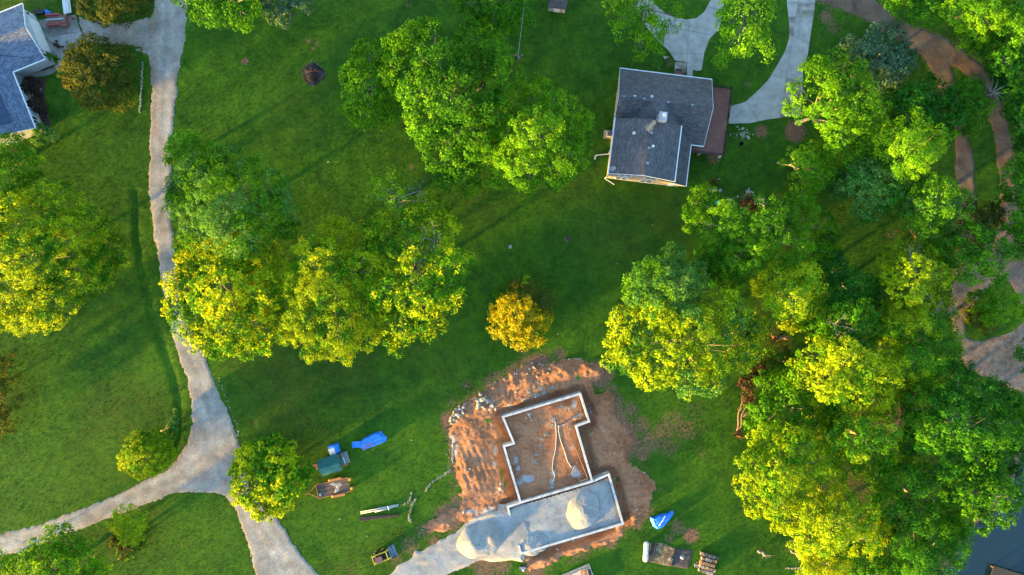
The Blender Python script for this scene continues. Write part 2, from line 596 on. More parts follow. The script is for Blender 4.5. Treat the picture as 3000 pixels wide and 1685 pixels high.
soil = np.maximum(soil, 0.34 * sstep(0.8, 0.0, np.abs(sdf(X, Y, road_p))))
soil = np.maximum(soil, 0.5 * sstep(1.2, 0.0, np.abs(sdf(X, Y, dirtroad_p))))
soil = np.maximum(soil, 0.9 * sstep(-2.5, 0.5, sd_w))
dry_and_glow = np.zeros_like(X)  # spots over the middle lawn paint in its low-sun glow
for px, py, r, s in [(830, 1110, 170, .75), (740, 1060, 120, .6), (1000, 1080, 160, .55), (1250, 1010, 140, .5), (900, 1260, 110, .7), (760, 1140, 90, .5), (330, 1240, 140, .75), (420, 1180, 120, .6), (300, 1330, 120, .4),
                     (1150, 1620, 130, .5), (1300, 1100, 140, .4), (1790, 680, 160, .5), (1950, 640, 120, .6), (1690, 560, 140, .35), (860, 330, 120, .35), (600, 1180, 60, .6), (1020, 1650, 90, .6), (1420, 600, 100, .35), (1850, 730, 80, .6),
                     (430, 1540, 90, .4), (500, 1590, 90, .4), (330, 1600, 80, .4), (40, 20, 90, .7), (100, 25, 80, .7), (255, 35, 50, .6)]:
    gx, gy, _ = G(px, py)
    d = np.hypot(X - gx, Y - gy) / (r / SS)
    dry_and_glow = np.maximum(dry_and_glow, s * sstep(1.2, 0.1, d))
lush = np.zeros_like(X)
for px, py, r, s in [(1080, 1400, 200, .7), (1180, 1330, 150, .7), (1000, 1450, 130, .7), (1080, 1550, 150, .6), (450, 1080, 90, .8), (380, 1350, 160, .7), (150, 1450, 160, .6), (560, 1540, 140, .6), (620, 1560, 100, .7),
                     (2000, 1400, 160, .6), (1950, 1180, 140, .7), (1880, 1130, 110, .7), (1990, 1100, 120, .6), (2080, 1500, 150, .45), (760, 300, 50, .9), (800, 270, 50, .5), (1620, 1640, 80, .7), (1850, 1640, 120, .5), (1770, 1600, 80, .6),
                     (500, 1240, 40, .9), (1300, 1380, 60, .7), (160, 1180, 140, .4), (220, 1500, 80, .7), (60, 1530, 90, .7), (1350, 1450, 60, .6), (2120, 1380, 90, .6)]:
    gx, gy, _ = G(px, py)
    d = np.hypot(X - gx, Y - gy) / (r / SS)
    lush = np.maximum(lush, s * sstep(1.2, 0.1, d))
dry_and_glow = dry_and_glow * (1 - lush * 0.6)
ny, nx = X.shape
idx = np.arange(nx * ny).reshape(ny, nx)
quads = np.stack([idx[:-1, :-1], idx[:-1, 1:], idx[1:, 1:], idx[1:, :-1]], -1).reshape(-1, 4)
V = np.stack([X.ravel(), Y.ravel(), Z.ravel()], -1)
B = 2500.0
n0 = len(V)
ring = np.array([(gx0, gy0), (gx1, gy0), (gx1, gy1), (gx0, gy1), (-B, -B), (B, -B), (B, B), (-B, B)])
V = np.vstack([V, np.c_[ring, np.zeros(8)]])
quads = np.vstack([quads, np.array([(0, 4, 5, 1), (1, 5, 6, 2), (2, 6, 7, 3), (3, 7, 4, 0)])[:, ::-1] + n0])
ground = grid_obj('ground', V, quads, M_GRASS, None, True,
                  {'soil': np.r_[soil.ravel(), np.zeros(8)], 'dry_and_glow': np.r_[dry_and_glow.ravel(), np.zeros(8)], 'lush': np.r_[lush.ravel(), np.zeros(8)]})
tag(ground, kind='structure')

# ---- gravel roads
def gravel_material(name, c_lo, c_mid, c_hi, tan, dark=0.6):
    m, nt, b, pos = new_mat(name)
    n1 = _noise(nt, pos, 0.35, 6.0, 0.6, 0.4)
    n2 = _noise(nt, pos, 7.0, 5.0, 0.7)
    vo = nt.nodes.new('ShaderNodeTexVoronoi')
    vo.inputs['Scale'].default_value = 9.0
    nt.links.new(pos, vo.inputs['Vector'])
    c = _ramp(nt, n1, [(0.33, c_lo), (0.5, c_mid), (0.67, c_hi)])
    t = _attr(nt, 'tan').outputs['Fac']
    tn = _math(nt, 'MULTIPLY', t, _ramp(nt, _noise(nt, pos, 1.4, 6.0, 0.65), [(0.34, (0, 0, 0)), (0.62, (1, 1, 1))]))
    c = _mix(nt, tn, c, tan)
    f = _ramp(nt, n2, [(0.25, (dark,) * 3), (0.5, (1, 1, 1)), (0.75, (1.25, 1.25, 1.25))])
    c = _mix(nt, 1.0, c, f, 'MULTIPLY')
    tk = _ramp(nt, _math(nt, 'MULTIPLY', _attr(nt, 'track').outputs['Fac'], _noise(nt, pos, 0.6, 4.0)), [(0.0, (0.93, 0.93, 0.94)), (0.5, (1.12, 1.12, 1.12))])
    c = _mix(nt, 1.0, c, tk, 'MULTIPLY')
    g = _mix(nt, 0.35, c, _mix(nt, 1.0, c, vo.outputs['Color'], 'MULTIPLY'))
    nt.links.new(g, b.inputs['Base Color'])
    b.inputs['Roughness'].default_value = 0.9
    b.inputs['Specular IOR Level'].default_value = 0.2
    _bump(nt, b, _math(nt, 'ADD', n2, vo.outputs['Distance']), 0.55, 0.05)
    return m


M_GRAVEL = gravel_material('road gravel', (0.19, 0.172, 0.15), (0.30, 0.275, 0.242), (0.40, 0.37, 0.33), (0.28, 0.185, 0.125))
M_LIME = gravel_material('crushed limestone', (0.19, 0.19, 0.185), (0.25, 0.25, 0.243), (0.305, 0.305, 0.297), (0.42, 0.33, 0.24), 0.68)
M_DIRTROAD = gravel_material('dirt track', (0.092, 0.056, 0.036), (0.142, 0.090, 0.060), (0.20, 0.134, 0.092), (0.225, 0.185, 0.155), 0.55)
CL = Gxy([(515, -700), (492, 60), (480, 200), (474, 400), (468, 560), (475, 680), (490, 800), (520, 950), (560, 1060), (600, 1160), (625, 1260), (640, 1380), (720, 1480), (790, 1580), (850, 1700), (1010, 2250)])


def road_z(x, y, sd):
    e = sd + 0.32 * fbm(x, y, 0.9, 4, 21) + 0.22 * fbm(x, y, 3.0, 2, 22)
    crown = 0.03 * fbm(x, y, 0.5, 3, 5)
    # a strip of turf in the wheel gap of the side road and patches at the fork
    mid = pdist(x, y, Gxy([(-60, 1602), (90, 1580), (190, 1538)]))
    e = e - 1.2 * sstep(0.55, 0.1, mid + 0.35 * fbm(x, y, 1.4, 3, 33))
    for px, py, r in [(815, 1680, 22), (800, 1662, 10)]:
        gx, gy, _ = G(px, py)
        e = e - 1.5 * sstep(r / SS, 0.1, np.hypot(x - gx, y - gy) + 0.4 * fbm(x, y, 1.5, 3, 3))
    return -0.06 + 0.105 * sstep(-0.25, 0.3, e) + crown * sstep(0.2, 1.0, sd)


def road_tan(x, y, sd):
    d = pdist(x, y, Gxy([(440, 0), (447, 120), (452, 200), (458, 300), (462, 400), (480, 410), (482, 430)]))
    a = 0.9 * sstep(0.9, 0.2, d)
    a = np.maximum(a, 0.7 * sstep(1.0, 0.0, sd))
    gx, gy, _ = G(360, 95)
    a = np.maximum(a, 0.5 * sstep(5, 1, np.hypot(x - gx, y - gy)))
    gx, gy, _ = G(620, 1370)
    a = np.maximum(a, 0.45 * sstep(4, 1, np.hypot(x - gx, y - gy)))
    return np.maximum(a, 0.2 + 0.25 * fbm(x, y, 0.2, 3, 8))


SIDE = Gxy([(-150, 1640), (0, 1600), (130, 1565), (260, 1515), (400, 1450), (520, 1400), (600, 1330), (610, 1260)])


def road_track(x, y, sd):
    d1, d2 = pdist(x, y, CL), pdist(x, y, SIDE)
    wob = .35 * fbm(x, y, .12, 3, 51)
    f = lambda d: np.exp(-((d + wob - .72) / .42) ** 2)
    return np.clip(np.maximum(f(d1), f(d2)) + .3 * sstep(2.5, 6, np.minimum(d1, d2)), 0, 1)


tag(sheet('gravel_road', road_p, M_GRAVEL, 0.22, road_z, 0.7, {'tan': road_tan, 'track': road_track}), kind='structure')


def droad_z(x, y, sd):
    e = sd + 0.45 * fbm(x, y, 0.7, 4, 41)
    for isl in (isl1, isl2):
        e = np.minimum(e, -sdf(x, y, isl) + 0.45 * fbm(x, y, 0.7, 4, 43))
    return -0.06 + 0.10 * sstep(-0.25, 0.3, e) + 0.04 * fbm(x, y, 0.6, 4, 6) * sstep(0.2, 1, e)


def droad_tan(x, y, sd):
    gx, gy, _ = G(2900, 1000)
    return np.clip(0.95 * sstep(14, 7, np.hypot(x - gx, y - gy)) + 0.35 * fbm(x, y, 0.3, 3, 12), 0, 1)


tag(sheet('dirt_track', dirtroad_p, M_DIRTROAD, 0.3, droad_z, 0.8, {'tan': droad_tan, 'track': lambda x, y, sd: .6 + 0 * x}), kind='structure')
tag(sheet('footpath', path2, M_DIRTROAD, 0.25, lambda x, y, sd: -0.06 + 0.1 * sstep(-0.25, 0.3, sd + 0.3 * fbm(x, y, 0.8, 3, 47)), 0.7, {'tan': lambda x, y, sd: 0 * x, 'track': lambda x, y, sd: .5 + 0 * x}), kind='structure')

# ---- pond water
mw, nt, b, pos = new_mat('pond water')
b.inputs['Base Color'].default_value = (0.010, 0.026, 0.036, 1)
b.inputs['Roughness'].default_value = 0.06
b.inputs['Specular IOR Level'].default_value = 0.6
b.inputs['IOR'].default_value = 1.33
_bump(nt, b, _noise(nt, pos, 1.6, 4.0), 0.08, 0.03)
wp = MB()
wp.poly([(x, y, -0.28) for x, y in water_p])
tag(wp.build('pond_water', mw), kind='structure')

# ---- building pit: excavated red clay
FOUND_HOUSE = Gxy([(1473, 1222), (1700, 1154), (1726, 1235), (1688, 1249), (1735, 1411), (1525, 1473), (1476, 1308), (1506, 1300)])
FOUND_ALL = FOUND_HOUSE + []
GAR_RECT = Gxy([(1487, 1486), (1787, 1388), (1826, 1535), (1527, 1622), (1517, 1590)])
MOUNDS = [(1345, 1215, 34, 30, .9), (1390, 1185, 40, 34, .8), (1450, 1150, 45, 34, .75), (1510, 1110, 45, 30, .8), (1570, 1085, 45, 28, .75), (1640, 1085, 50, 32, .7), (1735, 1090, 45, 30, 1.1), (1770, 1175, 36, 34, .9),
          (1775, 1250, 34, 50, .4), (1800, 1330, 50, 50, .7), (1815, 1300, 36, 30, .5), (1870, 1430, 45, 45, .9), (1850, 1490, 34, 36, .6), (1700, 1590, 90, 24, .35), (1590, 1640, 50, 20, .5), (1395, 1290, 40, 50, .35), (1390, 1400, 50, 60, .3), (1360, 1350, 30, 60, .3), (1290, 1530, 40, 24, .35)]


def dirt_z(x, y, sd):
    e = sd + 0.7 * fbm(x, y, 0.8, 4, 61) + .45 * fbm(x, y, 2.6, 3, 60)
    z = 0.10 + 0.06 * fbm(x, y, 0.5, 5, 62) + 0.07 * fbm(x, y, 2.4, 3, 63)
    for px, py, rx, ry, h in MOUNDS:
        gx, gy, _ = G(px, py)
        q = np.sqrt(((x - gx) / (rx / SS)) ** 2 + ((y - gy) / (ry / SS)) ** 2) + 0.25 * fbm(x, y, 0.7, 3, 64)
        z = z + .38 * h * np.clip(1.2 - q, 0, 1) * (1 + 0.8 * fbm(x, y, 1.1, 4, 65))
    sh = sdf(x, y, FOUND_HOUSE)
    sg = sdf(x, y, GAR_RECT)
    so = np.maximum(sh, sg)
    tr = sstep(-1.7, -0.7, so + 0.25 * fbm(x, y, 0.6, 3, 66)) * (1 - sstep(-0.05, 0.05, so))
    z = z * (1 - tr) + tr * (-0.75 + 0.12 * fbm(x, y, 1.2, 3, 67))
    inner = sstep(0.0, 0.2, sh)
    zi = 0.42 + 0.08 * fbm(x, y, 0.5, 4, 68) - 0.4 * sstep(1.1, 0.5, sh + 0.15 * fbm(x, y, 0.9, 3, 69)) * sstep(-2, 2, x - 8.0 + (y + 20) * 0.3)
    z = z * (1 - inner) + inner * zi
    z = np.where(sg > 0.0, -0.2, z)
    z = np.maximum(z, -1.62 * sstep(0.9, 2.2, sd) + .05)
    # caterpillar ruts on the west side
    rut = np.sin((x + 0.35 * y) * 7.0 + 2.0 * fbm(x, y, 0.4, 2, 70))
    z = z + 0.035 * rut * sstep(3.5, 1.0, np.hypot(x - G(1390, 1370)[0], (y - G(1390, 1370)[1]) * 0.6))
    return np.where(e > 0, z * sstep(0.0, 0.7, e) - 0.02 * (1 - sstep(0, 0.3, e)), -0.12 * sstep(0, -0.3, e) - 0.02)


def clay_material():
    m, nt, b, pos = new_mat('red clay')
    n1 = _noise(nt, pos, 0.28, 6.0, 0.62, 0.5)
    n2 = _noise(nt, pos, 2.2, 6.0, 0.7)
    n3 = _noise(nt, pos, 11.0, 4.0, 0.7)
    c = _ramp(nt, n1, [(0.28, (0.20, 0.080, 0.040)), (0.45, (0.31, 0.130, 0.064)), (0.58, (0.36, 0.172, 0.092)), (0.75, (0.35, 0.114, 0.040))])
    c = _mix(nt, 1.0, c, _ramp(nt, n2, [(0.3, (0.6, 0.58, 0.56)), (0.55, (1, 1, 1)), (0.75, (1.25, 1.22, 1.2))]), 'MULTIPLY')
    c = _mix(nt, 1.0, c, _ramp(nt, n3, [(0.25, (0.65,) * 3), (0.5, (1,) * 3), (0.78, (1.3,) * 3)]), 'MULTIPLY')
    # dull topsoil in places
    c = _mix(nt, _math(nt, 'MULTIPLY', _attr(nt, 'dull').outputs['Fac'], _ramp(nt, n2, [(0.3, (0.3,) * 3), (0.6, (1,) * 3)])), c, (0.24, 0.112, 0.060))
    g = _ramp(nt, _math(nt, 'ADD', _attr(nt, 'weeds').outputs['Fac'], _math(nt, 'MULTIPLY', _math(nt, 'SUBTRACT', n2, 0.5), 1.2)), [(0.45, (0,) * 3), (0.55, (1,) * 3)])
    c = _mix(nt, g, c, (0.05, 0.13, 0.015))
    # scattered limestone grit
    w = _ramp(nt, _math(nt, 'ADD', _attr(nt, 'grit').outputs['Fac'], _math(nt, 'MULTIPLY', _math(nt, 'SUBTRACT', _noise(nt, pos, 4.0, 6.0, 0.75), 0.5), 1.5)), [(0.46, (0,) * 3), (0.58, (1,) * 3)])
    c = _mix(nt, w, c, _mix(nt, n3, (0.24, 0.235, 0.23), (0.36, 0.37, 0.38)))
    nt.links.new(c, b.inputs['Base Color'])
    b.inputs['Roughness'].default_value = 0.92
    b.inputs['Specular IOR Level'].default_value = 0.15
    _bump(nt, b, _math(nt, 'ADD', n2, _math(nt, 'MULTIPLY', n3, 0.8)), 0.9, 0.2)
    return m


M_CLAY = clay_material()


def blobs(spec, f=1.3):
    def fn(x, y, sd):
        a = np.zeros_like(x)
        for px, py, rx, ry, s in spec:
            gx, gy, _ = G(px, py)
            q = np.sqrt(((x - gx) / (rx / SS)) ** 2 + ((y - gy) / (ry / SS)) ** 2)
            a = np.maximum(a, s * sstep(f, 0.15, q))
        return a
    return fn


GRIT = [(1328, 1320, 16, 34, .8), (1325, 1290, 16, 26, .75), (1452, 1320, 10, 26, .7), (1450, 1360, 8, 20, .6), (1545, 1400, 30, 16, .8), (1522, 1412, 16, 14, .7), (1512, 1345, 10, 18, .7), (1518, 1370, 10, 14, .7), (1505, 1355, 10, 8, .6),
        (1686, 1385, 20, 16, .95), (1684, 1370, 10, 12, .8), (1620, 1385, 10, 14, .7), (1616, 1410, 12, 14, .75), (1615, 1425, 9, 9, .7), (1584, 1137, 12, 10, .8), (1574, 1158, 12, 9, .8), (1594, 1152, 8, 9, .8), (1550, 1150, 12, 8, .6),
        (1532, 1172, 10, 8, .75), (1494, 1188, 14, 8, .8), (1616, 1136, 9, 7, .7), (1682, 1182, 12, 18, .8), (1664, 1195, 24, 7, .65), (1644, 1188, 12, 8, .6), (1700, 1215, 18, 8, .75), (1684, 1222, 10, 6, .7), (1572, 1120, 10, 8, .5), (1732, 1205, 6, 26, .55),
        (1620, 1228, 6, 10, .75), (1618, 1247, 8, 8, .7), (1598, 1270, 6, 6, .7), (1588, 1285, 5, 8, .7), (1582, 1302, 5, 8, .7), (1570, 1330, 12, 5, .6), (1568, 1352, 6, 10, .7), (1668, 1252, 5, 7, .6), (1674, 1310, 7, 12, .7), (1770, 1262, 10, 10, .5),
        (1525, 1205, 8, 8, .5), (1445, 1175, 18, 12, .5), (1380, 1500, 60, 16, .55), (1430, 1500, 50, 18, .6), (1460, 1440, 12, 14, .5), (1520, 1248, 12, 4, .5), (1740, 1300, 5, 40, .45), (1680, 1590, 12, 8, .6), (1440, 1490, 40, 12, .6)]
DULL = [(1700, 1090, 50, 40, 0.35), (1790, 1200, 40, 70, 0.35), (1300, 1545, 70, 30, 0.40), (1790, 1290, 40, 60, 0.25), (1470, 1270, 20, 60, 0.40), (1660, 1620, 120, 30, 0.28), (1840, 1400, 60, 60, 0.25), (1700, 1240, 30, 160, 0.17), (1640, 1380, 60, 60, 0.25), (1390, 1480, 80, 40, 0.30)]
WEEDS = [(1430, 1232, 18, 11, .75), (1470, 1390, 10, 36, .6), (1480, 1420, 8, 30, .6), (1692, 1105, 8, 14, .8), (1630, 1333, 16, 10, .5), (1812, 1408, 8, 16, .7), (1732, 1260, 8, 14, .5), (1860, 1345, 14, 14, .6), (1500, 1160, 30, 4, .45), (1440, 1195, 14, 8, .5), (1690, 1360, 8, 6, .5), (1456, 1300, 12, 14, .5), (1630, 1420, 12, 4, .4)]
tag(sheet('clay_pit', dirt_p, M_CLAY, 0.16, dirt_z, 1.0, {'grit': blobs(GRIT), 'dull': blobs(DULL), 'weeds': blobs(WEEDS)}), kind='structure')

# ---- gravel drive up to the new garage and the gravel bed inside it
def site_z(x, y, sd):
    e = sd + 0.5 * fbm(x, y, 0.7, 4, 81)
    sg = sdf(x, y, GAR_RECT)
    rise = 0.62 * sstep(-7.0, 0.5, sg)
    track = 0.018 * np.sin((y * 0.9 - x * 0.55) * 4.0 + 4 * fbm(x, y, 0.2, 3, 82))
    z = 0.07 + rise + 0.04 * fbm(x, y, 0.7, 4, 83) + track
    return -0.1 + (z + 0.1) * sstep(-0.3, 0.4, e)


tag(sheet('site_gravel_drive', site_p, M_LIME, 0.2, site_z, 0.8, {'track': lambda x, y, sd: .6 + 0 * x, 'tan': lambda x, y, sd: np.maximum(0.65 * sstep(1.4, 0.0, sd), blobs([(1235, 1650, 60, 10, .9), (1300, 1610, 60, 8, .8), (1340, 1660, 50, 14, .9), (1330, 1600, 40, 8, .6)])(x, y, sd))}), kind='structure')


def gar_z(x, y, sd):
    return 0.66 + 0.05 * fbm(x, y, 0.6, 4, 84) + 0.012 * np.sin((y * 0.95 - x * 0.30) * 5.0 + 6 * fbm(x, y, 0.25, 3, 85)) * (1 + fbm(x, y, .4, 2, 86)) - 0.25 * sstep(0.5, 0.0, sd) * sstep(-2, 4, x - 10)


tag(sheet('garage_gravel_bed', garage_p, M_LIME, 0.18, gar_z, 0.12, {'track': lambda x, y, sd: .6 + 0 * x, 'tan': blobs([(1700, 1435, 10, 16, .9), (1528, 1490, 8, 14, .8), (1775, 1460, 10, 8, .7)])}), kind='structure')

# ---- concrete: driveways, aprons, walks, each slab a piece
M_CONC = mat('driveway concrete', [(0.25, (0.19, 0.176, 0.16)), (0.5, (0.27, 0.25, 0.225)), (0.75, (0.345, 0.32, 0.29))], 0.8, 0.85, 0.2, 14, 0.01, fine=0.10, fscale=12)
M_CONC_B = mat('stained concrete', [(0.3, (0.10, 0.085, 0.065)), (0.5, (0.20, 0.175, 0.14)), (0.7, (0.33, 0.30, 0.26))], 0.9, 0.85, 0.2, 14, 0.01, fine=0.12, fscale=12)
M_CONC_D = mat('grimy apron concrete', [(0.3, (0.10, 0.095, 0.085)), (0.5, (0.17, 0.16, 0.14)), (0.7, (0.27, 0.25, 0.23))], 0.7, 0.85, 0.2, 14, 0.01, fine=0.12, fscale=10)


def clip(poly, px, py, nx, ny):
    out = []
    n = len(poly)
    for i in range(n):
        a, c = poly[i], poly[(i + 1) % n]
        da = (a[0] - px) * nx + (a[1] - py) * ny
        dc = (c[0] - px) * nx + (c[1] - py) * ny
        if da >= 0:
            out.append(a)
        if (da >= 0) != (dc >= 0):
            t = da / (da - dc)
            out.append((a[0] + (c[0] - a[0]) * t, a[1] + (c[1] - a[1]) * t))
    return out


def slabs(name, outline, cuts, mats, z=0.07, gap=0.022):
    """cuts: pixel line pairs; every resulting cell is one concrete slab"""
    polys = [Gxy(outline)]
    for (x0, y0, x1, y1) in cuts:
        a, c = G(x0, y0), G(x1, y1)
        nx, ny = -(c[1] - a[1]), c[0] - a[0]
        l = math.hypot(nx, ny)
        nx, ny = nx / l, ny / l
        nxt = []
        for p in polys:
            s = [(q[0] - a[0]) * nx + (q[1] - a[1]) * ny for q in p]
            if min(s) < -0.3 and max(s) > 0.3:
                nxt += [clip(p, a[0] + nx * gap, a[1] + ny * gap, nx, ny), clip(p, a[0] - nx * gap, a[1] - ny * gap, -nx, -ny)]
            else:
                nxt.append(p)
        polys = [p for p in nxt if len(p) > 2]
    c0 = np.mean([q for p in polys for q in p], axis=0)
    root = thing(name, None, None, (c0[0], c0[1], 0), kind='structure')
    for i, p in enumerate(polys):
        MB().prism(p, -0.02, z + 0.004 * ((i * 7) % 3)).build('concrete_slab', mats[i % len(mats)], root)
    base = MB().prism([(x, y) for x, y in Gxy(outline)], -0.03, 0.03).build('joint_fill', M_CONC_D, root)
    return root


slabs('front_driveway', [(1845, -60), (1905, -60), (1915, 10), (1955, 45), (2009, 58), (2040, 54), (2063, 35), (2082, 0), (2090, -60), (2135, -60), (2122, 0), (2115, 50), (2106, 87), (2079, 113), (2063, 155), (2055, 206), (2042, 208), (2030, 205), (2028, 224), (2013, 224), (2010, 182), (1978, 178),
                          (1958, 148), (1923, 116), (1895, 82), (1868, 30)],
      [(1940, 155, 2120, 160), (1860, 60, 2130, 112), (2018, 40, 2012, 210), (1975, 60, 1945, 150), (1850, 10, 1930, -10), (2060, 20, 2130, 30)], [M_CONC, M_CONC, M_CONC])
slabs('house_walk', [(1978, 181), (2009, 184), (2009, 212), (1976, 219)], [], [M_CONC_B], 0.06)
slabs('side_driveway', [(2300, -60), (2305, 8), (2312, 70), (2312, 110), (2300, 150), (2275, 195), (2250, 235), (2218, 268), (2183, 299), (2137, 312), (2134, 363), (2199, 361), (2250, 350), (2345, 338), (2352, 250), (2352, 200),
                         (2366, 160), (2376, 90), (2387, 18), (2392, -60)],
      [(2300, 95, 2395, 140), (2290, 50, 2400, 52), (2290, 8, 2400, 12), (2240, 215, 2350, 240), (2180, 290, 2230, 370), (2330, 60, 2300, 250)], [M_CONC, M_CONC, M_CONC_B, M_CONC, M_CONC, M_CONC_B])
slabs('garage_apron', [(98, 62), (205, 46), (221, 43), (248, 126), (232, 136), (196, 152), (184, 172), (160, 172), (143, 162)],
      [(128, 111, 250, 92), (186, 40, 205, 160)], [M_CONC_D, M_CONC_D, M_CONC, M_CONC])
slabs('garden_walk', [(168, 178), (184, 172), (184, 190), (170, 205), (150, 218), (120, 224), (60, 228), (50, 218), (90, 210), (130, 207), (155, 200)], [(132, 200, 140, 230), (160, 200, 172, 206)], [M_CONC_D], 0.05)
# mulch bed in front of the left house
M_MULCH = mat('bark mulch', [(0.3, (0.025, 0.016, 0.012)), (0.5, (0.05, 0.03, 0.022)), (0.7, (0.09, 0.055, 0.04))], 3.0, 0.95, 0.6, 9, 0.08, fine=0.3, fscale=14)
bed = Gxy([(60, 222), (100, 228), (136, 226), (138, 232), (132, 290), (140, 330), (152, 368), (120, 385), (90, 378), (40, 230)])
tag(sheet('mulch_bed', bed, M_MULCH, 0.2, lambda x, y, sd: -0.05 + 0.13 * sstep(-0.1, 0.3, sd + 0.15 * fbm(x, y, 1.2, 3, 91)) + 0.03 * fbm(x, y, 2, 3, 92), 0.5), kind='structure')
bed2 = Gxy([(45, 205), (70, 196), (130, 180), (165, 178), (170, 188), (140, 206), (90, 212), (55, 216)])
tag(sheet('mulch_bed', bed2, M_MULCH, 0.2, lambda x, y, sd: -0.05 + 0.10 * sstep(-0.1, 0.3, sd + 0.15 * fbm(x, y, 1.2, 3, 93)), 0.5), kind='structure')
# ================================================================ BUILDINGS
M_SHING = shingle_mat('charcoal shingles', (0.050, 0.045, 0.048), (0.092, 0.083, 0.088), (0.024, 0.022, 0.024))
M_SHING_B = shingle_mat('blue grey shingles', (0.045, 0.066, 0.105), (0.110, 0.145, 0.205), (0.025, 0.035, 0.06))
M_SHING_G = shingle_mat('green shingles', (0.010, 0.085, 0.075), (0.022, 0.135, 0.115), (0.006, 0.05, 0.045), 0.3, 0.14)
M_WHITE = mat('white trim paint', [(0.50, 0.50, 0.50)], 3, 0.5, fine=0.06)
M_SIDING = mat('cream vinyl siding', [(0.27, 0.225, 0.185)], 2, 0.6, fine=0.05)
M_SIDING_B = mat('pale grey siding', [(0.30, 0.33, 0.36)], 2, 0.6, fine=0.05)
M_GLASS = mat('window glass', [(0.02, 0.028, 0.032)], 1, 0.08, spec=0.7)
M_METAL = mat('galvanised metal', [(0.28, 0.31, 0.34)], 4, 0.45, metal=0.5)
M_BLACK = mat('black metal', [(0.012, 0.012, 0.013)], 4, 0.45)
M_DECK = mat('red brown deck boards', [(0.3, (0.135, 0.056, 0.040)), (0.7, (0.20, 0.082, 0.058))], 1.5, 0.65, fine=0.12, fscale=9)
M_VENT = mat('grey vent', [(0.15, 0.17, 0.195)], 4, 0.5)
M_PANEL = mat('solar cell glass', [(0.008, 0.022, 0.055)], 1, 0.12, spec=0.7)
M_RUSTWOOD = mat('weathered brown wood', [(0.3, (0.07, 0.045, 0.033)), (0.7, (0.15, 0.10, 0.075))], 3, 0.8, fine=0.2)
M_CONCW = mat('fresh foundation concrete', [(0.25, (0.26, 0.25, 0.235)), (0.45, (0.38, 0.38, 0.375)), (0.7, (0.47, 0.47, 0.47))], 1.2, 0.8, 0.2, 16, 0.01, fine=0.08)


def roof_plane(fr, pts, axis, mb=None):
    """pts: (u, v, z); axis 'u' when the eave runs along u"""
    mb = mb or MB()
    a = pts[0]
    W = [fr.p(*p) for p in pts]
    lo = min(p[2] for p in pts)
    hi = [p for p in pts]
    # distance up the slope
    i0 = min(range(len(pts)), key=lambda i: pts[i][2])
    uv = []
    for p in pts:
        run = abs(p[1] - pts[i0][1]) if axis == 'u' else abs(p[0] - pts[i0][0])
        s = math.hypot(run, p[2] - pts[i0][2])
        uv.append((p[0] if axis == 'u' else p[1], s))
    mb.poly(W, uv)
    # underside 12 cm below
    mb.poly([(x, y, z - 0.12) for x, y, z in W], uv)
    n = len(W)
    for i in range(n):
        p, q = W[i], W[(i + 1) % n]
        mb.poly([p, q, (q[0], q[1], q[2] - 0.12), (p[0], p[1], p[2] - 0.12)], [uv[i], uv[(i + 1) % n], uv[(i + 1) % n], uv[i]])
    return mb


def fpoly(fr, pts, mat_, name, parent):
    return MB().poly([fr.p(*p) for p in pts]).build(name, mat_, parent)


def edge_bar(fr, a, c, w, h, mat_, name, parent):
    return MB().bar(fr.p(*a), fr.p(*c), w, h).build(name, mat_, parent)


# ------------------------------------------------ charcoal-roofed house
fr = Frame(15.32, 31.05, -7.0)
c = fr.p(6.5, 8, 0)
H1 = thing('house', 'cream two-storey house with charcoal shingle roof, chimney and side deck', 'house', c)
e, s = 3.2, 0.55
r = e + s * 4.72
roof_plane(fr, [(0, 0, e), (13.1, 0, e), (13.1, 4.72, r), (0, 4.72, r)], 'u').build('roof', M_SHING, H1)
sr = roof_plane(fr, [(6.52, 4.72, r), (13.1, 4.72, r), (13.1, 9.45, e), (11.25, 9.45, e)], 'u')
roof_plane(fr, [(0, 4.72, r), (4.73, 4.72, r), (0, 9.45, e)], 'u', sr)
sr.build('roof', M_SHING, H1)
cr = roof_plane(fr, [(6.52, 4.72, r), (11.25, 9.45, e), (11.25, 15.4, e), (6.52, 15.4, r)], 'v')
roof_plane(fr, [(4.73, 4.72, r), (4.73, 15.2, r), (0.2, 15.2, e + 0.1), (0.2, 9.3, e + 0.1)], 'v', cr)
roof_plane(fr, [(4.73, 4.72, r), (5.62, 4.72, r + .02), (5.62, 15.3, r + .06), (4.73, 15.3, r)], 'v', cr)
roof_plane(fr, [(5.62, 4.72, r + .02), (6.52, 4.72, r), (6.52, 15.3, r), (5.62, 15.3, r + .06)], 'v', cr)
cr.build('roof', M_SHING, H1)
# ridge caps
cap = MB()
for i in range(int(13.0 / 0.33)):
    u = 0.1 + i * 0.33
    if 4.4 < u < 6.7:
        continue
    cap.fbox(fr, u, u + 0.29, 4.57, 4.87, r - 0.06, r + 0.035)
k = cap.build('ridge_cap', M_SHING, H1)
k['kind'] = 'stuff'
# ground floor walls
w = MB()
w.fbox(fr, 0.35, 12.75, 0.35, 9.1, 0, e - 0.05)
w.fbox(fr, 0.35, 10.9, 9.1, 15.1, 0, e - 0.05)
w.build('wall', M_SIDING, H1)
for (u, g0, g1) in ((0.352, 0.35, 9.1), (12.748, 0.35, 9.1)):
    fpoly(fr, [(u, g0, e - .06), (u, g1, e - .06), (u, 4.72, r - .14)], M_SIDING, 'gable_wall', H1)
fpoly(fr, [(6.52, 15.08, r - .14), (10.9, 15.08, e - .06), (8.0, 15.08, e - .06)], M_SIDING, 'gable_wall', H1)
